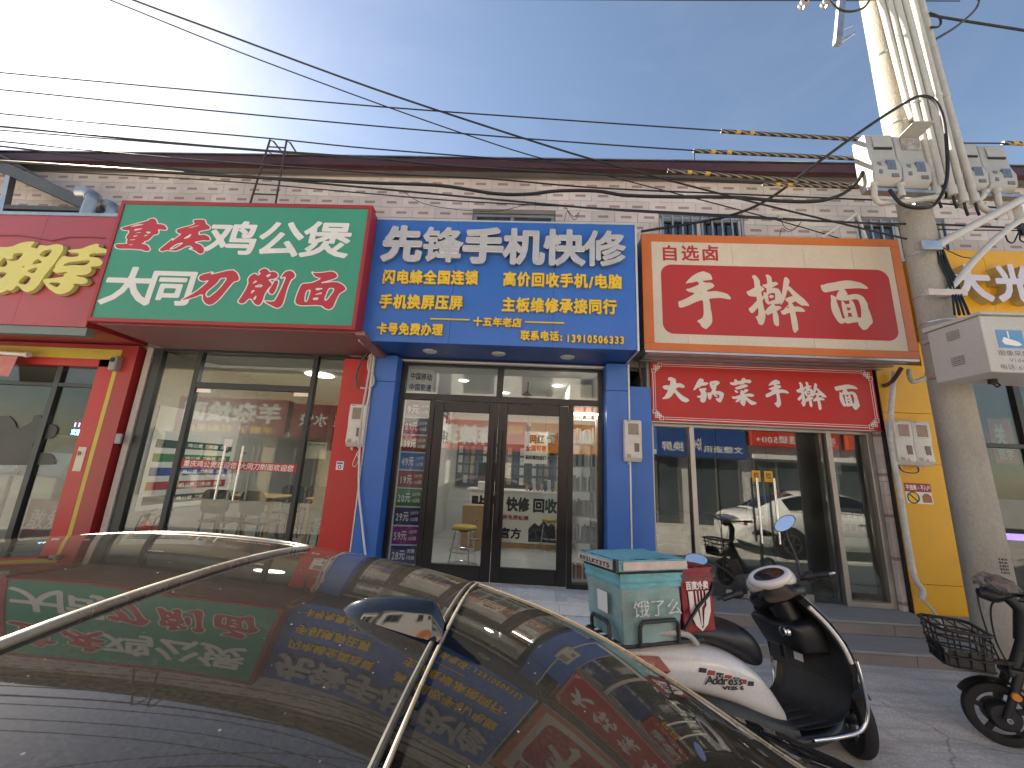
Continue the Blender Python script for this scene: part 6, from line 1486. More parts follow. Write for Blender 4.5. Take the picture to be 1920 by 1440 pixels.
def make_car(name, lab, cat, loc, rz, paint, glass, light):
    o = thing(name, lab, cat, loc, None, rz); o['_local'] = 1
    rub = M_rubber
    def top(x, s):
        w, e, c = ipl(x, TX, TWd), ipl(x, TX, TE), ipl(x, TX, TC)
        return Vector((x, s*w, e+c*(1-abs(s)**2.3)))
    def side(x, t, sg):
        w, e = ipl(x, TX, TWd), ipl(x, TX, TE); bw, bl = ipl(x, BXs, BWd)-.05, ipl(x, BXs, BLT)
        p0, p1, p2 = (w, e), (w+.07, e-.035), (bw, bl)
        y = (1-t)**2*p0[0]+2*t*(1-t)*p1[0]+t*t*p2[0]; z = (1-t)**2*p0[1]+2*t*(1-t)*p1[1]+t*t*p2[1]
        return Vector((x, sg*y, z))
    xs_ = sorted(set(list(np.round(np.linspace(-1.88, 1.28, 80), 3))+[-.95, .50]))
    S = [-1]+[-.93]+list(np.linspace(-.86, .86, 29))+[.93]+[1]
    Tt = [0, .07, .16, .3, .5, .7, .86, 1.0]
    rings = [('s', -1, t) for t in reversed(Tt[1:])]+[('t', s) for s in S]+[('s', 1, t) for t in Tt[1:]]
    def P(x, r): return top(x, r[1]) if r[0] == 't' else side(x, r[2], r[1])
    G = [[P(x, r) for r in rings] for x in xs_]
    groups = {'roof': MB(), 'rear_window': MB(), 'windscreen': MB(), 'wl': MB(), 'wr': MB()}
    sel = {k: [] for k in groups}
    nr = len(rings)
    for i in range(len(xs_)-1):
        xm = (xs_[i]+xs_[i+1])/2
        for j in range(nr-1):
            a, b = rings[j], rings[j+1]
            if a[0] == 't' and b[0] == 't':
                sm = abs((a[1]+b[1])/2)
                k = 'rear_window' if (xm < -.95 and xm > -1.80 and sm < .93) else ('windscreen' if (xm > .5 and xm < 1.22 and sm < .93) else 'roof')
            else:
                t0 = min(a[2] if a[0] == 's' else 0, b[2] if b[0] == 's' else 0); sg = a[1] if a[0] == 's' else b[1]
                win = t0 > .12 and t0 < .84 and -1.28 < xm < .92 and abs(xm+.28) > .035
                k = ('wl' if sg > 0 else 'wr') if win else 'roof'
            sel[k].append((i*nr+j, i*nr+j+1, (i+1)*nr+j+1, (i+1)*nr+j))
    flat = [p for row in G for p in row]
    for k, faces in sel.items():
        used = sorted({v for f in faces for v in f}); mp = {v: n for n, v in enumerate(used)}
        mbx = MB().add([flat[v] for v in used], [tuple(mp[v] for v in f) for f in faces])
        build({'wl': 'side_window', 'wr': 'side_window'}.get(k, k), mbx, paint if k == 'roof' else glass, o, smooth=55)
    # seams and trims
    build('roof_seam', MB().tube([top(-.95, s)+Vector((0, 0, .001)) for s in np.linspace(-.95, .95, 41)], .0045, 8), rub, o)
    build('roof_seam_trim', MB().tube([top(-.962, s)+Vector((0, 0, .002)) for s in np.linspace(-.95, .95, 41)], .003, 8), light, o)
    for sg in (-1, 1):
        build('glass_trim', MB().tube([top(x, .93*sg)+Vector((0, 0, .002)) for x in np.linspace(-.95, -1.80, 30)], .0032, 8), light, o)
        build('roof_rail', MB().tube([side(x, .12, sg)+Vector((0, 0, .002)) for x in np.linspace(-1.1, .85, 40)], .006, 8), M_black, o)
        build('window_trim', MB().tube([side(x, .90, sg)+Vector((0, .003*sg, 0)) for x in np.linspace(-1.28, .95, 40)], .008, 8), light, o)
    # sunroof
    u0, u1 = -.515, .42
    def sr(x, s): return top(x, s)+Vector((0, 0, .0035))
    def outline():
        pts = []; cr = .12
        hw = .80
        for k in range(48):
            pass
        q = rrect(u0, u1, -hw, hw, .14, 8)
        return [(x, s if True else s) for x, s in q]
    ol = outline()
    ol = [(p[0]+(q[0]-p[0])*k/12, p[1]+(q[1]-p[1])*k/12) for p, q in zip(ol, ol[1:]+ol[:1]) for k in range(12 if math.hypot(p[0]-q[0], p[1]-q[1]) > .2 else 1)]
    n_ = len(ol)
    msr = MB(); cx_ = (u0+u1)/2
    Rr = 10
    vs = []
    for k in range(Rr+1):
        f = k/Rr
        for (x, s) in ol: vs.append(sr(cx_+(x-cx_)*f, s*f))
    fs = [(k*n_+i, k*n_+(i+1) % n_, (k+1)*n_+(i+1) % n_, (k+1)*n_+i) for k in range(Rr) for i in range(n_)]
    msr.add(vs, fs)
    build('sunroof', msr, glass, o, smooth=60, fix=False)
    build('sunroof_trim', MB().tube([sr(x, s)+Vector((0, 0, -.002)) for x, s in ol], .0085, 8, closed=True), light, o, smooth=60)
    # shark fin antenna
    ax = -.935; zb = top(ax, 0).z
    fin = []
    for u, hh, hw in ((0, .0, .002), (.015, .016, .012), (.05, .036, .020), (.10, .052, .024), (.15, .062, .025), (.172, .064, .022), (.178, .060, .020)):
        x = ax+(.165-u)*.86; zz = top(x, 0).z
        fin.append([Vector((x, hw*a, zz-.004+(hh*.74+.004)*b)) for a, b in ((-1.25, 0), (-1.05, .25), (-.75, .6), (-.30, .95), (0, 1.0), (.30, .95), (.75, .6), (1.05, .25), (1.25, 0))])
    x = ax+(.165-.196)*.86; zz = top(x, 0).z
    fin.append([Vector((x, .018*a, zz-.004+.024*b)) for a, b in ((-1.25, 0), (-1.05, .25), (-.75, .6), (-.30, .95), (0, 1.0), (.30, .95), (.75, .6), (1.05, .25), (1.25, 0))])
    build('antenna_fin', MB().grid(fin), mat('gloss_black_fin', (.006, .006, .007), .06, var=.05, coat=1), o, smooth=60)
    # lower body
    bx = sorted(set(list(np.round(np.linspace(-2.36, 2.36, 70), 3))))
    rows = []
    for x in bx:
        w, sh, dk = ipl(x, BXs, BWd), ipl(x, BXs, BLT), ipl(x, BXs, DCK)
        lo = .22+.10*max(0, abs(x)-2.0)/.36
        half = [(.0, dk), (w*.35, dk-.004), (w*.65, dk-.018), (w*.85, sh+.012), (w-.05, sh), (w-.018, sh-.035), (w, sh-.10), (w+.006, (sh+lo)/2+.06), (w-.012, lo+.16), (w-.05, lo+.05), (w-.12, lo)]
        rows.append([Vector((x, -y, z)) for y, z in reversed(half)]+[Vector((x, y, z)) for y, z in half[1:]])
    mbb = MB().grid(rows); n0 = len(rows[0])
    mbb.f.append(tuple(range(n0))); mbb.f.append(tuple((len(rows)-1)*n0+i for i in reversed(range(n0))))
    build('body', mbb, paint, o, smooth=50)
    for sx in (-1.38, 1.36):
        for sg in (-1, 1):
            y = sg*(ipl(sx, BXs, BWd)-.085)
            build('wheel_arch', MB().cyl((sx, sg*(ipl(sx, BXs, BWd)-.30), .33), (sx, sg*(ipl(sx, BXs, BWd)+.010), .33), .365, n=36), M_black, o)
            wo = build('tyre', MB().lathe([(.20, -.105), (.30, -.108), (.322, -.085), (.327, 0), (.322, .085), (.30, .108), (.20, .105)], (sx, y-sg*.0, .327), 'y', 40), rub, o, smooth=40)
            build('rim', MB().lathe([(0, sg*.085), (.05, sg*.09), (.06, sg*.07), (.19, sg*.085), (.215, sg*.10), (.215, -sg*.05)], (sx, y+sg*.012, .327), 'y', 40), M_steel, wo, smooth=30)
            for k in range(5):
                a = k*2*math.pi/5
                build('spoke', MB().bar((sx+.05*math.cos(a), y+sg*.105, .327+.05*math.sin(a)), (sx+.195*math.cos(a), y+sg*.102, .327+.195*math.sin(a)), .045, .02, (0, 1, 0)), M_steel, wo)
    mred = mat('lamp_red', (.22, .006, .008), .12, coat=1)
    for sg in (-1, 1):
        build('tail_light', MB().hexa([(-2.33, sg*.40, .66), (-2.30, sg*.74, .66), (-2.10, sg*.822, .69), (-2.12, sg*.60, .69), (-2.315, sg*.40, .74), (-2.275, sg*.725, .745), (-2.10, sg*.805, .755), (-2.12, sg*.60, .755)]), mred, o, bev=.01)
        build('headlight', MB().hexa([(2.29, sg*.46, .62), (2.27, sg*.74, .64), (1.95, sg*.85, .74), (1.98, sg*.66, .74), (2.26, sg*.46, .70), (2.24, sg*.73, .72), (1.95, sg*.835, .79), (1.98, sg*.66, .79)]), mat('lamp_clear', (.5, .5, .5), .08, coat=1), o, bev=.01)
        for xx in (.25, -.78): build('door_handle', MB().box(xx-.11, xx+.11, sg*.905, sg*.925, .80, .828), light, o, bev=.006)
        build('wing_mirror', MB().box(.72, .86, sg*.92, sg*1.08, .98, 1.10), paint, o, bev=.03, seg=2, smooth=50)
    build('licence_plate', MB().box(-2.375, -2.362, -.22, .22, .62, .76), mat('plate_blue', (.03, .10, .45), .4), o)
    return o
P_dark = paint_mat('dusty_dark_paint', (.009, .0085, .008), .0, .045, .55)
GL_dark = paint_mat('dusty_dark_glass', (.008, .008, .0075), .0, .04, .08)
TRIM = mat('dusty_sunlit_trim', (.42, .38, .30), .30, .65, var=.12, vs=12)  # dusty trim, its pale cream painting sunlit edges into the colour
CAR_X, CAR_Y = -1.08, .68
make_car('parked_car', 'dusty dark brown sedan with glass sunroof and shark fin parked before the shops', 'car', (CAR_X, CAR_Y, -.07), math.pi, P_dark, GL_dark, TRIM)
P_white = paint_mat('white_paint', (.72, .72, .70), .0, .03, .35)
GL_w = paint_mat('dark_car_glass', (.012, .013, .014), 0, 0, .05)
make_car('parked_car', 'white sedan parked along the street facing away from the dark sedan', 'car', (7.45, -.55, -.07), 0, P_white, GL_w, M_chrome)

# ------------------------------------------------------------------ scooter
def ell_loft(stations, n=24, p=2.4):
    """stations: (x, halfwidth, z0, z1); superellipse sections"""
    rows = []
    for x, hw, z0, z1 in stations:
        cz, hz = (z0+z1)/2, (z1-z0)/2; r = []
        for k in range(n+1):
            a = 2*math.pi*k/n; c, s = math.cos(a), math.sin(a)
            r.append(Vector((x, hw*math.copysign(abs(c)**(2/p), c), cz+hz*math.copysign(abs(s)**(2/p), s))))
        rows.append(r)
    mbx = MB().grid(rows)
    mbx.f.append(tuple(range(n))); mbx.f.append(tuple((len(rows)-1)*(n+1)+k for k in reversed(range(n))))
    return mbx
def dens(st, k=4):
    out = []
    for i in range(len(st)-1):
        for j in range(k):
            t = j/k
            p0, p1, p2, p3 = st[max(i-1, 0)], st[i], st[i+1], st[min(i+2, len(st)-1)]
            out.append(tuple(.5*(2*b+(c-a)*t+(2*a-5*b+4*c-d)*t*t+(3*b-a-3*c+d)*t**3) for a, b, c, d in zip(p0, p1, p2, p3)))
    return out+[st[-1]]
def wheel(o, c, r, w, fwd=Vector((1, 0, 0)), spokes=5, mrim=None, rim_r=.62, up=Vector((0, 0, 1))):
    """tyre, rim, hub, spokes around centre c in the plane of fwd and z"""
    lat = up.cross(fwd); c = Vector(c)
    def rev(prof, n=36):
        rows = []
        for rad, l in prof:
            rows.append([c+lat*l+(fwd*math.cos(2*math.pi*k/n)+up*math.sin(2*math.pi*k/n))*rad for k in range(n+1)])
        return MB().grid(rows)
    ty = build('tyre', rev([(r*.70, -w*.42), (r*.84, -w*.5), (r*.95, -w*.42), (r*.992, -w*.22), (r, 0), (r*.992, w*.22), (r*.95, w*.42), (r*.84, w*.5), (r*.70, w*.42), (r*.70, -w*.42)]), M_rubber, o, smooth=40)
    mrim = mrim or mat('dark_alloy', (.035, .036, .04), .35, .6)
    build('rim', rev([(r*.72, -w*.38), (r*rim_r, -w*.30), (r*rim_r, w*.30), (r*.72, w*.38)]), mrim, ty, smooth=40)
    build('hub', rev([(.0, -w*.5), (r*.20, -w*.5), (r*.24, -w*.3), (r*.24, w*.3), (r*.20, w*.5), (0, w*.5)]), mrim, ty, smooth=30)
    for k in range(spokes):
        a = 2*math.pi*k/spokes+.3; d = fwd*math.cos(a)+up*math.sin(a)
        build('spoke', MB().bar(c+d*r*.2, c+d*r*rim_r*1.02, r*.16, w*.32, lat), mrim, ty)
    return ty
SCT = thing('motor_scooter', 'white and black motor scooter leaning on its stand behind the dark sedan', 'scooter', (.955, 2.50, -.012), None, R(20))
SCT['_local'] = 1
SCT.rotation_euler = (R(-4), 0, R(20))
m_sw = mat('scooter_white', (.70, .68, .66), .22, var=.05, coat=.6, stain=.15, stain_col=(.42, .38, .33))
m_sb = mat('scooter_black', (.010, .010, .011), .35, var=.15)
m_sg = mat('scooter_matt', (.034, .034, .034), .55, var=.25, vs=9, stain=.6, stain_col=(.10, .095, .088))
wheel(SCT, (0, 0, .225), .225, .10)
hp = Vector((.80, 0, .94))
SROT = Matrix.Rotation(R(50), 3, Vector((-.42, 0, .907)))      # handlebar turned left about the raked steering axis
sf = SROT @ Vector((1, 0, 0)); su = SROT @ Vector((0, 0, 1)); sl_ = SROT @ Vector((0, 1, 0))
hc = Vector((1.24, -.025, .212))
wfw = Vector((math.cos(R(62)), math.sin(R(62)), 0)); wup = Vector((.03, -.02, 1)).normalized(); wfw = (wfw-wup*wfw.dot(wup)).normalized(); wlt = wup.cross(wfw)
wheel(SCT, hc, .212, .085, wfw, 3, up=wup, rim_r=.66)
for s in (-1, 1):
    lat = wlt*s*.07
    build('fork_leg', MB().tube([hc+lat, hc+lat+(hp-hc)*.15, hc+lat*.8+(hp-hc)*.30], .020, 12), m_sg, SCT, smooth=40)
fr_rows = []
for k in range(13):
    a = R(72+k*5.5); d = wfw*math.cos(a)+wup*math.sin(a); l = wlt
    fr_rows.append([hc+d*(.238-.02*abs(q)**2)+l*q*.052 for q in (-1, -.6, 0, .6, 1)])
build('front_fender', MB().grid(fr_rows), m_sb, SCT, smooth=50)
body_st = [(-.46, .03, .655, .70), (-.40, .085, .60, .735), (-.25, .145, .545, .755), (-.05, .178, .50, .745), (.18, .190, .43, .695), (.36, .182, .355, .61), (.48, .160, .305, .505), (.60, .12, .265, .36)]
build('body_panel', ell_loft(dens(body_st), 36, 3.3), m_sw, SCT, smooth=60)
build('lower_cover', ell_loft(dens([(-.12, .120, .30, .53), (.10, .188, .27, .50), (.30, .190, .24, .43), (.50, .185, .215, .345), (.62, .18, .21, .30)]), 24, 2.8), m_sg, SCT, smooth=60)
seat_st = [(-.22, .10, .735, .79), (-.12, .135, .735, .825), (.05, .145, .72, .835), (.16, .145, .69, .825), (.24, .145, .66, .81), (.33, .148, .62, .805), (.43, .135, .57, .765), (.50, .105, .55, .70), (.53, .07, .56, .64)]
build('seat', ell_loft(dens(seat_st), 24, 2.6), mat('black_vinyl', (.012, .012, .013), .38, var=.2, bump=.08, bs=300), SCT, smooth=60)
for s in (-1, 1):
    build('grab_rail', MB().tube(smoothpts([(-.02, s*.165, .745), (-.10, s*.18, .80), (-.24, s*.17, .815), (-.36, s*.12, .80)]), .016, 10), mat('grey_rail', (.45, .44, .42), .4), SCT, smooth=50)
    build('tail_lens', MB().add([(-.43, s*.075, .62), (-.30, s*.130, .585), (-.20, s*.163, .63), (-.26, s*.150, .70), (-.38, s*.105, .70), (-.31, s*.155, .645)], [(0, 1, 5), (1, 2, 5), (2, 3, 5), (3, 4, 5), (4, 0, 5)]), mat('lens_red', (.30, .03, .02), .12, coat=1), SCT)
# badge on the right panel
ax_s = (Vector((0, -.1915, 0)), Vector((1, 0, 0)), Vector((0, 0, 1)), Vector((0, -1, 0)))
def on_panel(mbx):      # push flat print onto the bulging panel side
    out = []
    for v in mbx.v:
        x, z = v[0], v[2]
        hw, z0, z1 = (float(np.interp(x, [q[0] for q in body_st], [q[i] for q in body_st])) for i in (1, 2, 3))
        cz, hz = (z0+z1)/2, (z1-z0)/2; k = min(abs((z-cz)/hz), .98)
        out.append((x, -(hw*(1-k**3.3)**(1/3.3))-.004-(v[1] if False else 0), z))
    mbx.v = out; return mbx
def badge(text, x0, x1, zc, h, m, off, sl=.25, lift=0.0):
    mbx = MB(); x = x0; A = [adv(c) for c in text]; k = (x1-x0)/sum(A)
    for c, a in zip(text, A):
        put(mbx, glyph(c, 30, off), lambda u, v, d: Vector((x+u*k*1.35+sl*(v-.5)*h, 0, zc-h/2+v*h-.10*(x-x0)))); x += a*k
    on_panel(mbx)
    mbx.v = [(p[0], p[1]-lift, p[2]) for p in mbx.v]
    build('badge', mbx, m, SCT, fix=False)
badge('Address', .00, .235, .585, .052, m_sw, .075, lift=.0015); badge('Address', .00, .235, .585, .052, M_ink, .035, lift=.003)
badge('V125 S', .10, .235, .538, .022, M_ink, .06, .1, .002)
for i in range(7):
    x = -.03+i*.052
    q = MB().add([(x, 0, .64-.015*i), (x+.045, 0, .632-.015*i), (x+.035, 0, .612-.015*i), (x-.012, 0, .620-.015*i)], [(0, 1, 2, 3)]); on_panel(q)
    build('graphic', q, mat('badge_red', (.30, .03, .02), .4) if i % 2 else M_ink, SCT, fix=False)
# floor, leg shield
fl_rows = []
for x, hw, z in ((.48, .165, .295), (.58, .185, .275), (.70, .195, .268), (.84, .205, .270), (.93, .215, .285), (.99, .225, .330), (1.035, .235, .42), (1.045, .245, .52)):
    fl_rows.append([Vector((x-(0.03 if abs(q) == 1 else 0), q*hw, z+(.018 if abs(q) == 1 else 0))) for q in (-1, -.9, -.55, 0, .55, .9, 1)])
build('floorboard', MB().grid(fl_rows), m_sg, SCT, smooth=50)
for i in range(5): build('floor_rib', MB().box(.60, .88, -.15+i*.07, -.13+i*.07, .27, .281), m_sg, SCT, bev=.003)
build('belly_pan', ell_loft(dens([(.40, .12, .17, .26), (.60, .18, .165, .268), (.80, .19, .165, .262), (.98, .17, .20, .30), (1.08, .08, .30, .36)]), 20, 3), m_sb, SCT, smooth=60)
sh_in = []
for z, x, hw, dp in ((.44, 1.035, .245, .0), (.55, 1.030, .262, .015), (.66, .985, .265, .03), (.76, .93, .250, .035), (.85, .87, .215, .03), (.92, .82, .165, .02)):
    sh_in.append([Vector((x+dp*(1-(q*q))*.6-abs(q)**3*.05, q*hw, z)) for q in (-1, -.85, -.6, -.3, 0, .3, .6, .85, 1)])
build('leg_shield', MB().grid(sh_in), m_sg, SCT, smooth=50)
sh_out = []
for z, x, hw, bulge in ((.36, 1.06, .15, .06), (.46, 1.07, .24, .09), (.58, 1.05, .275, .11), (.70, 1.0, .272, .115), (.80, .945, .245, .11), (.88, .89, .205, .09), (.95, .845, .15, .06)):
    sh_out.append([Vector((x+.03-abs(q)**2*.050+bulge*(1-q*q), q*hw, z)) for q in (-1, -.85, -.6, -.3, 0, .3, .6, .85, 1)])
build('front_panel', MB().grid(sh_out), m_sw, SCT, smooth=50)
build('glove_box', MB().hexa([(.80, -.13, .60), (.80, .13, .60), (.985, .20, .60), (.985, -.20, .60), (.71, -.17, .77), (.71, .17, .77), (.92, .20, .82), (.92, -.20, .82)]), m_sb, SCT, bev=.04, seg=3, smooth=50)
build('ignition', MB().lathe([(0, -.03), (.018, -.03), (.024, -.022), (.03, -.022), (.032, 0)], (.722, -.10, .735), 'x', 18).xf(lambda v: v), M_chrome, SCT, smooth=40)
build('key_fob', MB().box(.665, .68, -.115, -.085, .60, .67), m_sb, SCT, bev=.005)
build('warning_label', MB().box(.992, .994, .03, .09, .50, .56), M_paper, SCT)
for s in (-1, 1):
    build('crash_bar', MB().tube(smoothpts([(.66, s*.215, .245), (.84, s*.232, .245), (.97, s*.265, .275), (1.02, s*.285, .36), (1.015, s*.295, .50), (1.0, s*.292, .62)]), .011, 10), M_chrome, SCT, smooth=50)
    build('shield_edge', MB().tube(smoothpts([(.99, s*.270, .60), (.95, s*.262, .70), (.89, s*.235, .80), (.83, s*.19, .885)]), .013, 8), mat('silver_edge', (.72, .71, .69), .25, .1), SCT, smooth=50)
# handlebar assembly, turned to the left
def st(p):                      # steering frame -> scooter frame
    return hp+SROT @ Vector(p)
build('steering_column', MB().tube([st((.03, 0, -.22)), st((-.01, 0, -.05)), st((-.02, 0, .03))], [.075, .085, .08], 18), m_sb, SCT, smooth=50)
cow = ell_loft(dens([(-.13, .05, .02, .09), (-.10, .12, .0, .105), (-.03, .15, -.02, .125), (.05, .14, -.03, .12), (.12, .09, -.02, .085), (.15, .04, .0, .05)]), 24, 2.4)
build('handlebar_cowl', cow.xf(st), m_sw, SCT, smooth=60)
build('lower_cowl', ell_loft(dens([(-.12, .10, -.06, .03), (-.02, .17, -.09, .03), (.08, .14, -.08, .02)]), 20, 2.6).xf(st), m_sb, SCT, smooth=60)
gb = []
for k in range(25):
    a = 2*math.pi*k/24; gb.append((-.075+.050*math.sin(a), .085*math.cos(a)))
gp = lambda u, v, h: st((-.125+(u+.075)*.80-h*.6, v, .085+(u+.075)*.62+h*.8))
build('gauge_surround', MB().tube([gp((u+.075)*1.25-.075, v*1.25, -.004) for u, v in gb[:-1]], .024, 10, closed=True), m_sw, SCT, smooth=50)
build('gauge_rim', MB().tube([gp(u, v, .010) for u, v in gb[:-1]], .008, 8, closed=True), m_sb, SCT, smooth=50)
build('gauge_face', MB().add([gp(u, v, .012) for u, v in gb[:-1]], [tuple(range(24))]), mat('gauge_black', (.01, .01, .012), .1, coat=1), SCT)
build('gauge_mark', MB().bar(gp(-.075, .0, .016), gp(-.05, .03, .016), .004, .002).bar(gp(-.09, -.03, .016), gp(-.07, -.05, .016), .004, .002), mat('badge_red', (.30, .03, .02), .4), SCT)
for s in (-1, 1):
    build('grip', MB().tube([st((-.02, s*.17, .03)), st((-.045, s*.22, .03)), st((-.07, s*.325, .02))], [.016, .019, .019], 14), m_sb, SCT, smooth=40)
    build('grip_collar', MB().tube([st((-.035, s*.20, .03)), st((-.045, s*.245, .03))], .030, 12), m_sb, SCT, smooth=40)
    build('brake_lever', MB().tube(smoothpts([st((.0, s*.19, .03)), st((.02, s*.25, .025)), st((.0, s*.31, .02)), st((-.02, s*.365, .02))]), [.008]*19 if False else .008, 8), M_chrome if s < 0 else m_sb, SCT, smooth=40)
    ms = build('mirror_stem', MB().tube(smoothpts([st((.0, s*.18, .05)), st((.02, s*.21, .14)), st((-.0, s*(.27 if s > 0 else .22), .22 if s > 0 else .27)), st((-.02, s*(.33 if s > 0 else .235), .265 if s > 0 else .325))]), .009, 8), m_sb, SCT, smooth=50)
    c = Vector((-.05, s*.385, .275))
    c = Vector((-.03, s*.385, .285)) if s > 0 else Vector((-.02, s*.25, .36))
    ov = [(c.x+.042*math.sin(a)*.5, c.y+.075*math.cos(a), c.z+.042*math.sin(a)+.02*s*math.cos(a)) for a in [2*math.pi*k/24 for k in range(24)]]
    build('mirror_head', MB().add([st((p[0]+.022, c.y+(p[1]-c.y)*.8, c.z+(p[2]-c.z)*.8)) for p in ov]+[st(p) for p in ov], [tuple(range(24))]+[(k, (k+1) % 24, 24+(k+1) % 24, 24+k) for k in range(24)]), m_sb, SCT, smooth=40)
    build('mirror_glass', MB().add([st((p[0]-.001, c.y+(p[1]-c.y)*.93, c.z+(p[2]-c.z)*.93)) for p in ov], [tuple(range(24))]), mat('mirror', (.85, .88, .9), .02, 1.0, var=0), SCT)
build('phone_holder', MB().hexa([st(p) for p in ((.02, .13, .13), (.02, .20, .13), (.035, .20, .13), (.035, .13, .13), (-.0, .13, .23), (-.0, .20, .23), (.015, .20, .23), (.015, .13, .23))]), m_sb, SCT, bev=.004)
# rear rack
rk = MB()
build('rack_rail', MB().tube([(.02, -.17, .765), (-.50, -.17, .765), (-.52, -.15, .765), (-.52, .15, .765), (-.50, .17, .765), (.02, .17, .765)], .011, 8), m_sg, SCT, smooth=50)
for y in (-.08, 0, .08): build('rack_bar', MB().cyl((-.51, y, .765), (.0, y, .765), .008, n=8), m_sg, SCT)
for s, (x0, x1) in ((-1, (-.40, -.16)),):
    build('rack_hoop', MB().tube([(x0, s*.192, .765), (x0, s*.200, .860), (x0+.02, s*.200, .880), (x1-.02, s*.200, .880), (x1, s*.200, .860), (x1, s*.192, .765)], .011, 8), m_sg, SCT, smooth=50)
build('rack_hoop', MB().tube([(-.525, -.11, .765), (-.530, -.11, .845), (-.530, -.09, .865), (-.530, .05, .865), (-.530, .07, .845), (-.525, .07, .765)], .011, 8), m_sg, SCT, smooth=50)
# delivery boxes
def soft_box(x0, x1, y0, y1, z0, z1, fl, bulge, n=8):
    mbx = MB()
    def pt(f, a, b):
        # f face id, a,b in -1..1
        if f == 'z1': p = (a, b, 1)
        if f == 'z0': p = (a, b, -1)
        if f == 'x0': p = (-1, a, b)
        if f == 'x1': p = (1, a, b)
        if f == 'y0': p = (a, -1, b)
        if f == 'y1': p = (a, 1, b)
        u, v, w = p; k = 1+fl*w
        X = (x0+x1)/2+(x1-x0)/2*u*k; Y = (y0+y1)/2+(y1-y0)/2*v*k; Z = (z0+z1)/2+(z1-z0)/2*w
        bl = bulge*(1-abs(a)**3)*(1-abs(b)**3); wr = .0035*math.sin(9*u+5*w)+.003*math.sin(11*v-7*w)
        if f[0] == 'x': X += (bl+wr)*u
        if f[0] == 'y': Y += (bl+wr)*v
        if f[0] == 'z': Z += (bl*.6+wr)*w
        return Vector((X, Y, Z))
    for f in ('z1', 'z0', 'x0', 'x1', 'y0', 'y1'):
        mbx.grid([[pt(f, -1+2*i/n, -1+2*j/n) for j in range(n+1)] for i in range(n+1)])
    return mbx
m_tq = mat('grimy_turquoise', (.26, .41, .40), .6, var=.3, vs=5, stain=1.0, stain_col=(.30, .27, .225), bump=.2, bs=150)
m_tq2 = mat('bright_turquoise', (.15, .46, .52), .55, var=.2, vs=9, stain=.35, stain_col=(.15, .17, .16), bump=.15, bs=150)
m_pk = mat('reflective_pink_strip', (.62, .50, .45), .45, var=.2, vs=12, stain=.3, stain_col=(.3, .25, .22))
DB = thing('delivery_box', 'grimy turquoise insulated delivery box on the scooter rack', 'box', SCT.location, None, R(20)); DB['_local'] = 1; DB.rotation_euler = SCT.rotation_euler
zb = .775
build('body', soft_box(-.49, -.12, -.180, .175, zb, zb+.335, .05, .010), m_tq, DB, smooth=50)
build('upper_band', soft_box(-.503, -.107, -.192, .187, zb+.262, zb+.334, .02, .006), m_tq2, DB, smooth=50)
build('dark_gap', soft_box(-.508, -.102, -.197, .192, zb+.335, zb+.358, .0, .0, 2), m_sb, DB)
build('lid', soft_box(-.530, -.08, -.214, .205, zb+.352, zb+.405, -.02, .006), m_tq2, DB, smooth=50)
for f in (0, 1):
    b = MB()
    if f == 0: b.box(-.545, -.541, -.19, .19, zb+.358, zb+.398)
    else: b.box(-.50, -.09, -.2275, -.2235, zb+.358, zb+.398)
    build('reflective_strip', b, m_pk, DB)
build('corner_strap', MB().box(-.546, -.528, -.2285, -.205, zb+.350, zb+.412), m_sb, DB)
axb2 = (Vector((-.5465, 0, 0)), Vector((0, -1, 0)), Vector((0, 0, 1)), Vector((-1, 0, 0)))
line(DB, '802LKY3T5', -.17, .17, zb+.378, .032, 0, M_ink, off=.03, res=24, axis=axb2)
build('paper_label', MB().box(-.5285, -.5265, -.10, .0, zb+.13, zb+.23), M_paper, DB)
axb3 = (Vector((-.50, -.2075, 0)), Vector((1, 0, 0)), Vector((0, 0, 1)), Vector((0, -1, 0)))
line(DB, '饿了么', .06, .37, zb+.17, .085, 0, mat('faded_print', (.68, .69, .66), .6, var=.4, vs=30), off=.0, res=30, axis=axb3)
RX = thing('delivery_box', 'smaller dark red delivery bag with white fork emblem on the scooter seat', 'box', SCT.location, None, R(20)); RX['_local'] = 1; RX.rotation_euler = SCT.rotation_euler
m_dr = mat('delivery_red', (.26, .012, .016), .5, var=.15, vs=8, stain=.25, stain_col=(.12, .02, .02), bump=.15, bs=150)
zr_ = .800
build('body', soft_box(-.088, .125, -.16, .17, zr_, zr_+.28, .0, .008), m_dr, RX, smooth=50)
build('lid', soft_box(-.094, .135, -.168, .178, zr_+.25, zr_+.325, -.02, .008), m_dr, RX, smooth=50)
build('zip_band', MB().box(-.0965, .1475, -.1755, .1795, zr_+.272, zr_+.290), m_sb, RX)
Yp = -.1755
def pl2(poly): return MB().prism(poly, Yp, Yp+.003, lambda u, v, d: Vector((u, d, v)))
build('emblem_shield', pl2([(-.055+.0, zr_+.205), (-.02, zr_+.205), (-.02, zr_+.13), (.0, zr_+.11), (.018, zr_+.02), (.03, zr_+.02), (.048, zr_+.11), (.065, zr_+.13), (.065, zr_+.205), (.095, zr_+.205), (.09, zr_+.10), (.06, zr_+.035), (.02, zr_+.005), (-.02, zr_+.035), (-.05, zr_+.10)]), M_wlet, RX)
build('emblem_fork', pl2([(.018, zr_+.03), (.026, zr_+.03), (.030, zr_+.12), (.05, zr_+.14), (.05, zr_+.205), (.043, zr_+.205), (.041, zr_+.15), (.026, zr_+.15), (.026, zr_+.205), (.019, zr_+.205), (.019, zr_+.15), (.004, zr_+.15), (.002, zr_+.205), (-.005, zr_+.205), (-.005, zr_+.14), (.014, zr_+.12)]), M_wlet, RX)
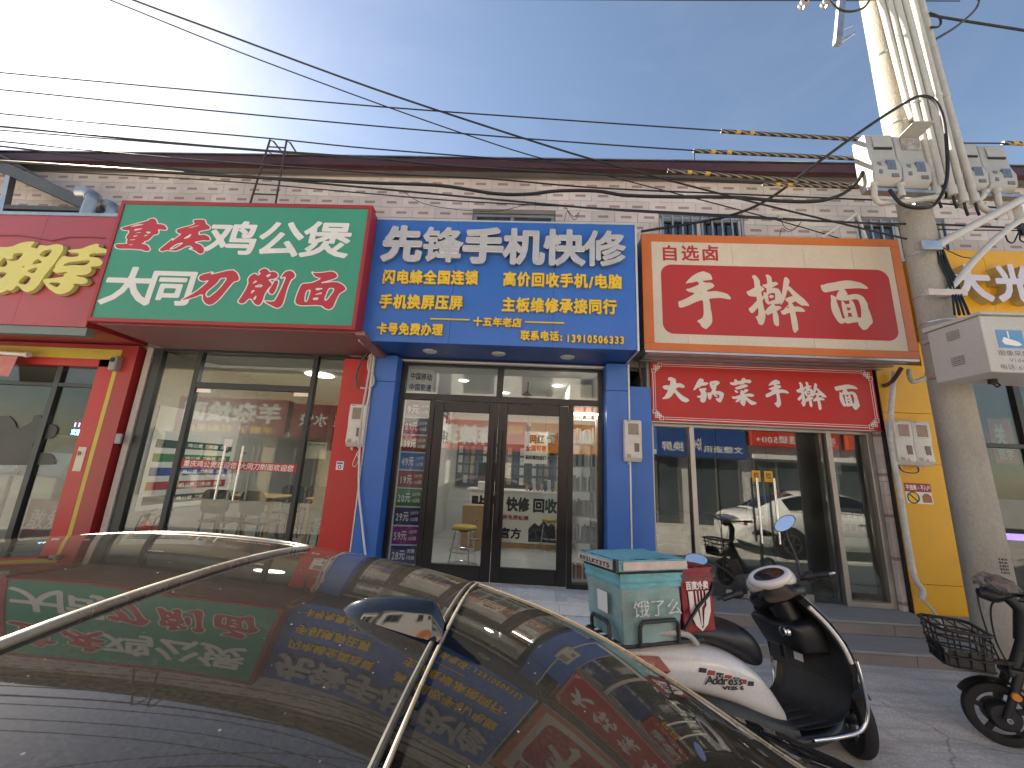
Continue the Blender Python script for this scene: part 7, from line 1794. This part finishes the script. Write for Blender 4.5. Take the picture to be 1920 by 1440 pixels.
line(RX, '百度外卖', -.07, .09, zr_+.235, .045, 0, M_wlet, off=.04, res=24, axis=(Vector((0, Yp-.001, 0)), Vector((1, 0, 0)), Vector((0, 0, 1)), Vector((0, -1, 0))))
build('bungee_strap', MB().tube(smoothpts([(-.13, -.208, zr_+.03), (-.02, -.19, zr_+.12), (.10, -.178, zr_+.20), (.15, -.14, zr_+.25)]), .009, 8), m_sb, RX, smooth=50)

# ------------------------------------------------------------------ electric bike at right
EB = thing('electric_bike', 'small black electric bike with front basket beside the concrete pole', 'bike', (3.24, 3.09, .0), None, R(155)); EB['_local'] = 1
m_eb = mat('bike_black', (.014, .014, .015), .45, var=.2)
er = .185
wheel(EB, (0, 0, er), er, .055, Vector((1, 0, 0)), 5, mat('dark_alloy', (.035, .036, .04), .35, .6), .72)
build('hub_motor', MB().lathe([(0, -.06), (.07, -.06), (.085, -.04), (.085, .04), (.07, .06), (0, .06)], (0, 0, er), 'y', 24), m_eb, EB, smooth=40)
build('axle_nut', MB().cyl((0, -.10, er), (0, .10, er), .010, n=10).cyl((0, .085, er), (0, .10, er), .016, n=8), M_chrome, EB)
wheel(EB, (-1.02, 0, er), er, .055, Vector((1, 0, 0)), 5, mat('dark_alloy', (.035, .036, .04), .35, .6), .72)
rows = []
for k in range(12):
    a = R(28+k*11); rows.append([Vector((math.cos(a)*(.215-.012*q*q), q*.042, er+math.sin(a)*(.215-.012*q*q))) for q in (-1, -.5, 0, .5, 1)])
build('fender', MB().grid(rows), m_eb, EB, smooth=50)
for s in (-1, 1): build('fork_leg', MB().tube([(0, s*.065, er), (-.06, s*.065, er+.16), (-.10, s*.055, er+.27)], [.020, .022, .024], 12), m_eb, EB, smooth=40)
build('fork_crown', MB().box(-.15, -.05, -.07, .07, er+.25, er+.30), m_eb, EB, bev=.012, seg=2)
build('reflector', MB().lathe([(0, .012), (.022, .012), (.026, 0)], (-.055, .085, er+.145), 'y', 16), mat('amber_lens', (.62, .22, .02), .2, coat=1), EB, smooth=40)
build('reflector', MB().lathe([(0, -.012), (.022, -.012), (.026, 0)], (-.055, -.085, er+.145), 'y', 16), mat('amber_lens', (.62, .22, .02), .2, coat=1), EB, smooth=40)
build('stem', MB().tube([(-.10, 0, er+.27), (-.17, 0, er+.46), (-.18, 0, er+.50)], .032, 14).tube([(-.175, 0, er+.47), (-.205, 0, er+.66), (-.17, 0, er+.71), (-.12, 0, er+.76)], [.042, .044, .036, .032], 14), m_eb, EB, smooth=50)
build('frame_tube', MB().tube([(-.16, 0, er+.43), (-.30, 0, er+.18), (-.48, 0, er+.02), (-.80, 0, er+.02), (-1.02, 0, er+.02)], [.035, .038, .045, .045, .03], 14), m_eb, EB, smooth=50)
build('front_fairing', ell_loft(dens([(-.40, .085, .14, .30), (-.28, .09, .20, .42), (-.18, .07, .36, .52)]), 20, 2.6), m_eb, EB, smooth=60)
build('footboard', MB().box(-.80, -.38, -.12, .12, er-.02, er+.02), m_eb, EB, bev=.01)
build('seat_post', MB().cyl((-.85, 0, er), (-.90, 0, .72), .025, n=12), m_eb, EB)
build('saddle', ell_loft(dens([(-1.10, .10, .70, .76), (-1.0, .13, .70, .80), (-.85, .10, .72, .79), (-.72, .04, .73, .77)]), 18, 2.4), M_black, EB, smooth=60)
hz = er+.77
build('handlebar', MB().tube(smoothpts([(-.20, -.30, hz+.03), (-.14, -.20, hz+.02), (-.12, 0, hz-.01), (-.14, .20, hz+.02), (-.20, .30, hz+.03)]), .013, 10), m_eb, EB, smooth=50)
for s in (-1, 1):
    build('grip', MB().tube([(-.17, s*.25, hz+.027), (-.23, s*.345, hz+.035)], .019, 12), M_rubber, EB, smooth=40)
    build('brake_lever', MB().tube([(-.12, s*.20, hz+.0), (-.09, s*.25, hz-.005), (-.13, s*.33, hz-.0)], .006, 8), m_eb, EB)
    build('brake_cable', MB().tube(smoothpts([(-.10, s*.17, hz), (-.03, s*.08, hz-.08), (-.03, s*.04, hz-.30), (-.07, s*.05, er+.30)]), .005, 6), M_cable, EB, smooth=50)
build('headlamp', MB().lathe([(0, .09), (.03, .085), (.05, .03), (.05, 0), (.035, -.03)], (-.09, 0, hz-.03), 'x', 18), m_eb, EB, smooth=40)
bag = MB()
rows = []
for k in range(13):
    u = -1+2*k/12; rows.append([Vector((-.10+.075*math.cos(a)*math.sqrt(max(1-u*u*.85, .02))*(1+.10*math.sin(5*a+7*u)), u*.20+.01*math.sin(4*a), hz+.045+.06*math.sin(a)*math.sqrt(max(1-u*u*.8, .02))*(1+.12*math.sin(4*a+9*u)))) for a in [2*math.pi*j/16 for j in range(17)]])
solo_bag = bag.grid(rows)
BG = build('plastic_wrap', solo_bag, glass_mat('plastic_film', (.70, .68, .72), .22, .25, .15), EB, smooth=60)
# basket: wire-like plastic bars
bx0, bx1, hw0, hw1, z0, z1 = .02, .27, .135, .175, er+.27, er+.50
def bpt(u, v, w):   # u front-back 0..1, v -1..1, w 0..1
    return Vector((bx0+(bx1-bx0)*u+(.02*w if u > .5 else 0), v*(hw0+(hw1-hw0)*w), z0+(z1-z0)*w))
def ring(w, r):
    pts = []
    for (u, v) in ((0, -1), (0, 1), (1, 1), (1, -1)):
        pts.append((u, v))
    out = []
    for i in range(4):
        a, b = pts[i], pts[(i+1) % 4]
        for t in (.12, .5, .88): out.append(bpt(a[0]+(b[0]-a[0])*t, a[1]+(b[1]-a[1])*t, w))
    return MB().tube(out, r, 8, closed=True)
build('basket_rim', ring(1, .011), m_eb, EB, smooth=50)
for w in (.0, .28, .52, .78): build('basket_hoop', ring(w, .0065), m_eb, EB, smooth=50)
for v in (-.6, -.2, .2, .6):
    build('basket_bar', MB().cyl(bpt(1, v, 0), bpt(1, v, 1), .005, n=6), m_eb, EB); build('basket_bar', MB().cyl(bpt(0, v, 0), bpt(0, v, 1), .005, n=6), m_eb, EB)
    build('basket_floor_bar', MB().cyl(bpt(0, v, 0), bpt(1, v, 0), .006, n=6), m_eb, EB)
for u in (.25, .5, .75):
    for s in (-1, 1): build('basket_bar', MB().cyl(bpt(u, s, 0), bpt(u, s, 1), .005, n=6), m_eb, EB)
    build('basket_top_bar', MB().cyl(bpt(u, -1, 1), bpt(u, 1, 1), .005, n=6), m_eb, EB)
build('basket_pad', MB().box(bx0+.01, bx1-.01, -.125, .125, z0+.002, z0+.008).box(bx1-.01, bx1-.004, -.12, .12, z0+.01, z0+.10).box(bx0+.02, bx1-.02, .130, .136, z0+.01, z0+.10), m_eb, EB)
build('basket_stay', MB().bar((bx0-.02, 0, z0+.04), (-.14, 0, z0+.06), .05, .02), m_eb, EB)
# ------------------------------------------------------------------ the other side of the street (seen mirrored in the glass)
OYY = -4.3
def opp_building(lab, x0, x1, h, m, upper):
    o = thing('street_house', lab, 'building', ((x0+x1)/2, OYY-2, -.07))
    build('wall', MB().box(x0, x1, OYY-5, OYY, -.07, h), m, o)
    build('parapet', MB().box(x0-.05, x1+.05, OYY-.25, OYY+.08, h+.001, h+.16), mat('parapet_grey', (.45, .44, .42), .6), o)
    n = max(int((x1-x0)/1.9), 1)
    for i in range(n):
        cx = x0+(x1-x0)*(i+.5)/n
        if upper:
            wv = build('window', MB().box(cx-.55, cx+.55, OYY, OYY+.04, 4.35, 5.35), M_alu, o, bev=.005)
            build('pane', MB().box(cx-.50, cx-.02, OYY+.041, OYY+.046, 4.40, 5.30).box(cx+.02, cx+.50, OYY+.041, OYY+.046, 4.40, 5.30), mat('dark_pane', (.06, .08, .09), .08), wv)
        fr = build('shopfront_frame', MB().box(cx-.80, cx-.74, OYY, OYY+.05, .05, 2.35).box(cx+.74, cx+.80, OYY, OYY+.05, .05, 2.35).box(cx-.74, cx+.74, OYY, OYY+.05, 2.28, 2.35).box(cx-.03, cx+.03, OYY, OYY+.05, .05, 2.28), M_alu, o)
        build('shop_pane', MB().box(cx-.74, cx-.03, OYY+.012, OYY+.018, .05, 2.28).box(cx+.03, cx+.74, OYY+.012, OYY+.018, .05, 2.28), mat('dark_pane', (.06, .08, .09), .08), fr)
        build('shutter_box', MB().box(cx-.85, cx+.85, OYY, OYY+.22, 2.36, 2.52), M_white, o, bev=.01)
    return o
def opp_sign(lab, x0, x1, z0, z1, col, lines):
    o = thing('street_sign_board', lab, 'sign', ((x0+x1)/2, OYY+.2, z0))
    nm_ = 'opp_%s' % ''.join('%02d' % int(c*99) for c in col)
    build('board', MB().box(x0, x1, OYY+.003, OYY+.28, z0, z1), mat(nm_, col, .45, var=.06), o, bev=.008)
    for text, a, b, zc, h, m, off in lines:
        line(o, text, -b, -a, zc, h, OYY+.283, m, off=off, res=30, back=True)
    return o
wl = mat('opp_yellow_wall', (.62, .52, .34), .7, var=.08, stain=.2, stain_col=(.4, .33, .22)); ww = mat('opp_white_wall', (.80, .78, .73), .65, var=.06); wg = mat('opp_grey_wall', (.52, .51, .49), .65, var=.08)
opp_building('ochre walled house with parapet across the street from the green sign', -16, -5.2, 4.9, wl, False)
opp_building('white two storey house across the street from the phone shop', -5.2, 3.6, 5.9, ww, True)
opp_building('grey two storey house with blue shop across the street from the noodle shop', 3.6, 16, 5.9, wg, True)
V = 2*4.89-OYY
def mx_(px, py): return W(px, py, V)
a, b = mx_(350, 745), mx_(540, 820)
opp_sign('long red board with white braised noodle lettering on the ochre house', a.x, b.x, b.z, a.z, (.30, .045, .04), [('羊杂烩面', a.x+.2, b.x-.2, (a.z+b.z)/2+.15, .75, M_wlet, .04), ('羊蝎子 红焖羊肉', a.x+.4, b.x-.4, b.z+.2, .26, M_ylet, .03)])
opp_sign('dark red board beside the braised noodle board on the ochre house', b.x+.2, -5.3, b.z, a.z-.1, (.25, .045, .04), [('家常菜 水饺', b.x+.5, -5.5, (a.z+b.z)/2, .5, M_wlet, .03)])
a, b = mx_(815, 786), mx_(985, 848)
opp_sign('orange red board with white spicy soup lettering on the white house', a.x, b.x, b.z, a.z, (.60, .07, .025), [('麻辣烫', a.x+.3, b.x-1.0, (a.z+b.z)/2, .7, M_wlet, .05), ('老北京', b.x-.95, b.x-.1, (a.z+b.z)/2+.25, .32, M_ylet, .04)])
opp_sign('pale board above doors at the left end of the white house', -5.0, a.x-.15, b.z, a.z, (.68, .66, .60), [('便利店', -4.8, a.x-.4, (a.z+b.z)/2, .5, M_redprint, .03)])
opp_sign('orange board at the right end of the white house', b.x+.15, 3.4, b.z, a.z, (.70, .26, .04), [('鲜果超市', b.x+.4, 3.2, (a.z+b.z)/2, .5, M_wlet, .03)])
a, b = mx_(1225, 775), mx_(1392, 862)
opp_sign('blue mobile phone shop board with white lettering on the grey house', a.x, b.x, b.z, a.z+.2, (.02, .07, .26), [('中国移动', a.x+1.4, b.x-1.2, a.z-.05, .34, M_wlet, .02), ('China Mobile', a.x+1.4, b.x-1.2, a.z-.42, .24, M_wlet, .02), ('5G++', a.x+1.3, b.x-1.5, b.z+.5, .55, M_wlet, .04), ('换屏', a.x+.15, a.x+.95, b.z+.35, .34, M_wlet, .02), ('手', a.x+.3, a.x+.75, a.z-.1, .5, M_wlet, .03), ('文捷通讯', b.x-1.45, b.x-.1, b.z+.30, .24, M_wlet, .02)])
a2, b2 = mx_(1402, 790), mx_(1532, 842)
opp_sign('bright red phone film shop board on the grey house', b.x+.2, b.x+3.2, b2.z, a2.z+.25, (.62, .04, .02), [('手机维修', b.x+.5, b.x+2.9, a2.z-.1, .5, M_wlet, .04), ('手机贴膜连锁500+', b.x+.35, b.x+3.1, b2.z+.25, .28, M_wlet, .02)])
opp_sign('orange red board at the far end of the grey house', b.x+3.5, b.x+6.0, b2.z, a2.z+.2, (.60, .09, .03), [('专业配镜', b.x+3.7, b.x+5.8, (a2.z+b2.z)/2, .5, M_wlet, .03)])
# pole across the street
OP = thing('utility_pole', 'concrete utility pole across the street before the ochre house', 'pole', (-5.4, OYY+1.2, -.07))
build('shaft', MB().tube([(-5.4, OYY+1.2, z) for z in (-.1, 3, 6, 9)], [.16, .14, .12, .10], 20), M_pole, OP, smooth=40)
build('meter_box', MB().box(-5.62, -5.35, OYY+1.36, OYY+1.5, 2.0, 2.6), MATS['grey_meter_case'], OP, bev=.01)
def ac(x, z, lab):
    o = thing('air_conditioner', lab, 'air conditioner', (x, OYY+.3, z))
    build('case', MB().box(x-.40, x+.40, OYY+.08, OYY+.38, z, z+.56), M_white, o, bev=.015)
    build('fan_grille', MB().disc((x-.08, OYY+.383, z+.28), .21, 'y', 28), M_dark, o, fix=False)
    build('fan_ring', MB().tube([(x-.08+.21*math.cos(k*math.pi/12), OYY+.385, z+.28+.21*math.sin(k*math.pi/12)) for k in range(24)], .008, 6, closed=True), M_white, o)
ac(-12.0, .4, 'white outdoor air conditioner unit at the left end of the ochre house'); ac(-10.6, .4, 'white outdoor air conditioner unit under the braised noodle board'); ac(-6.6, .4, 'white outdoor air conditioner unit near the far pole')
tag(build('pavement', MB().box(-40, 40, OYY-4.9, OYY+.9, -.3, .05), M_conc), kind='structure')
for o in list(bpy.data.objects):
    if '_local' in o: del o['_local']
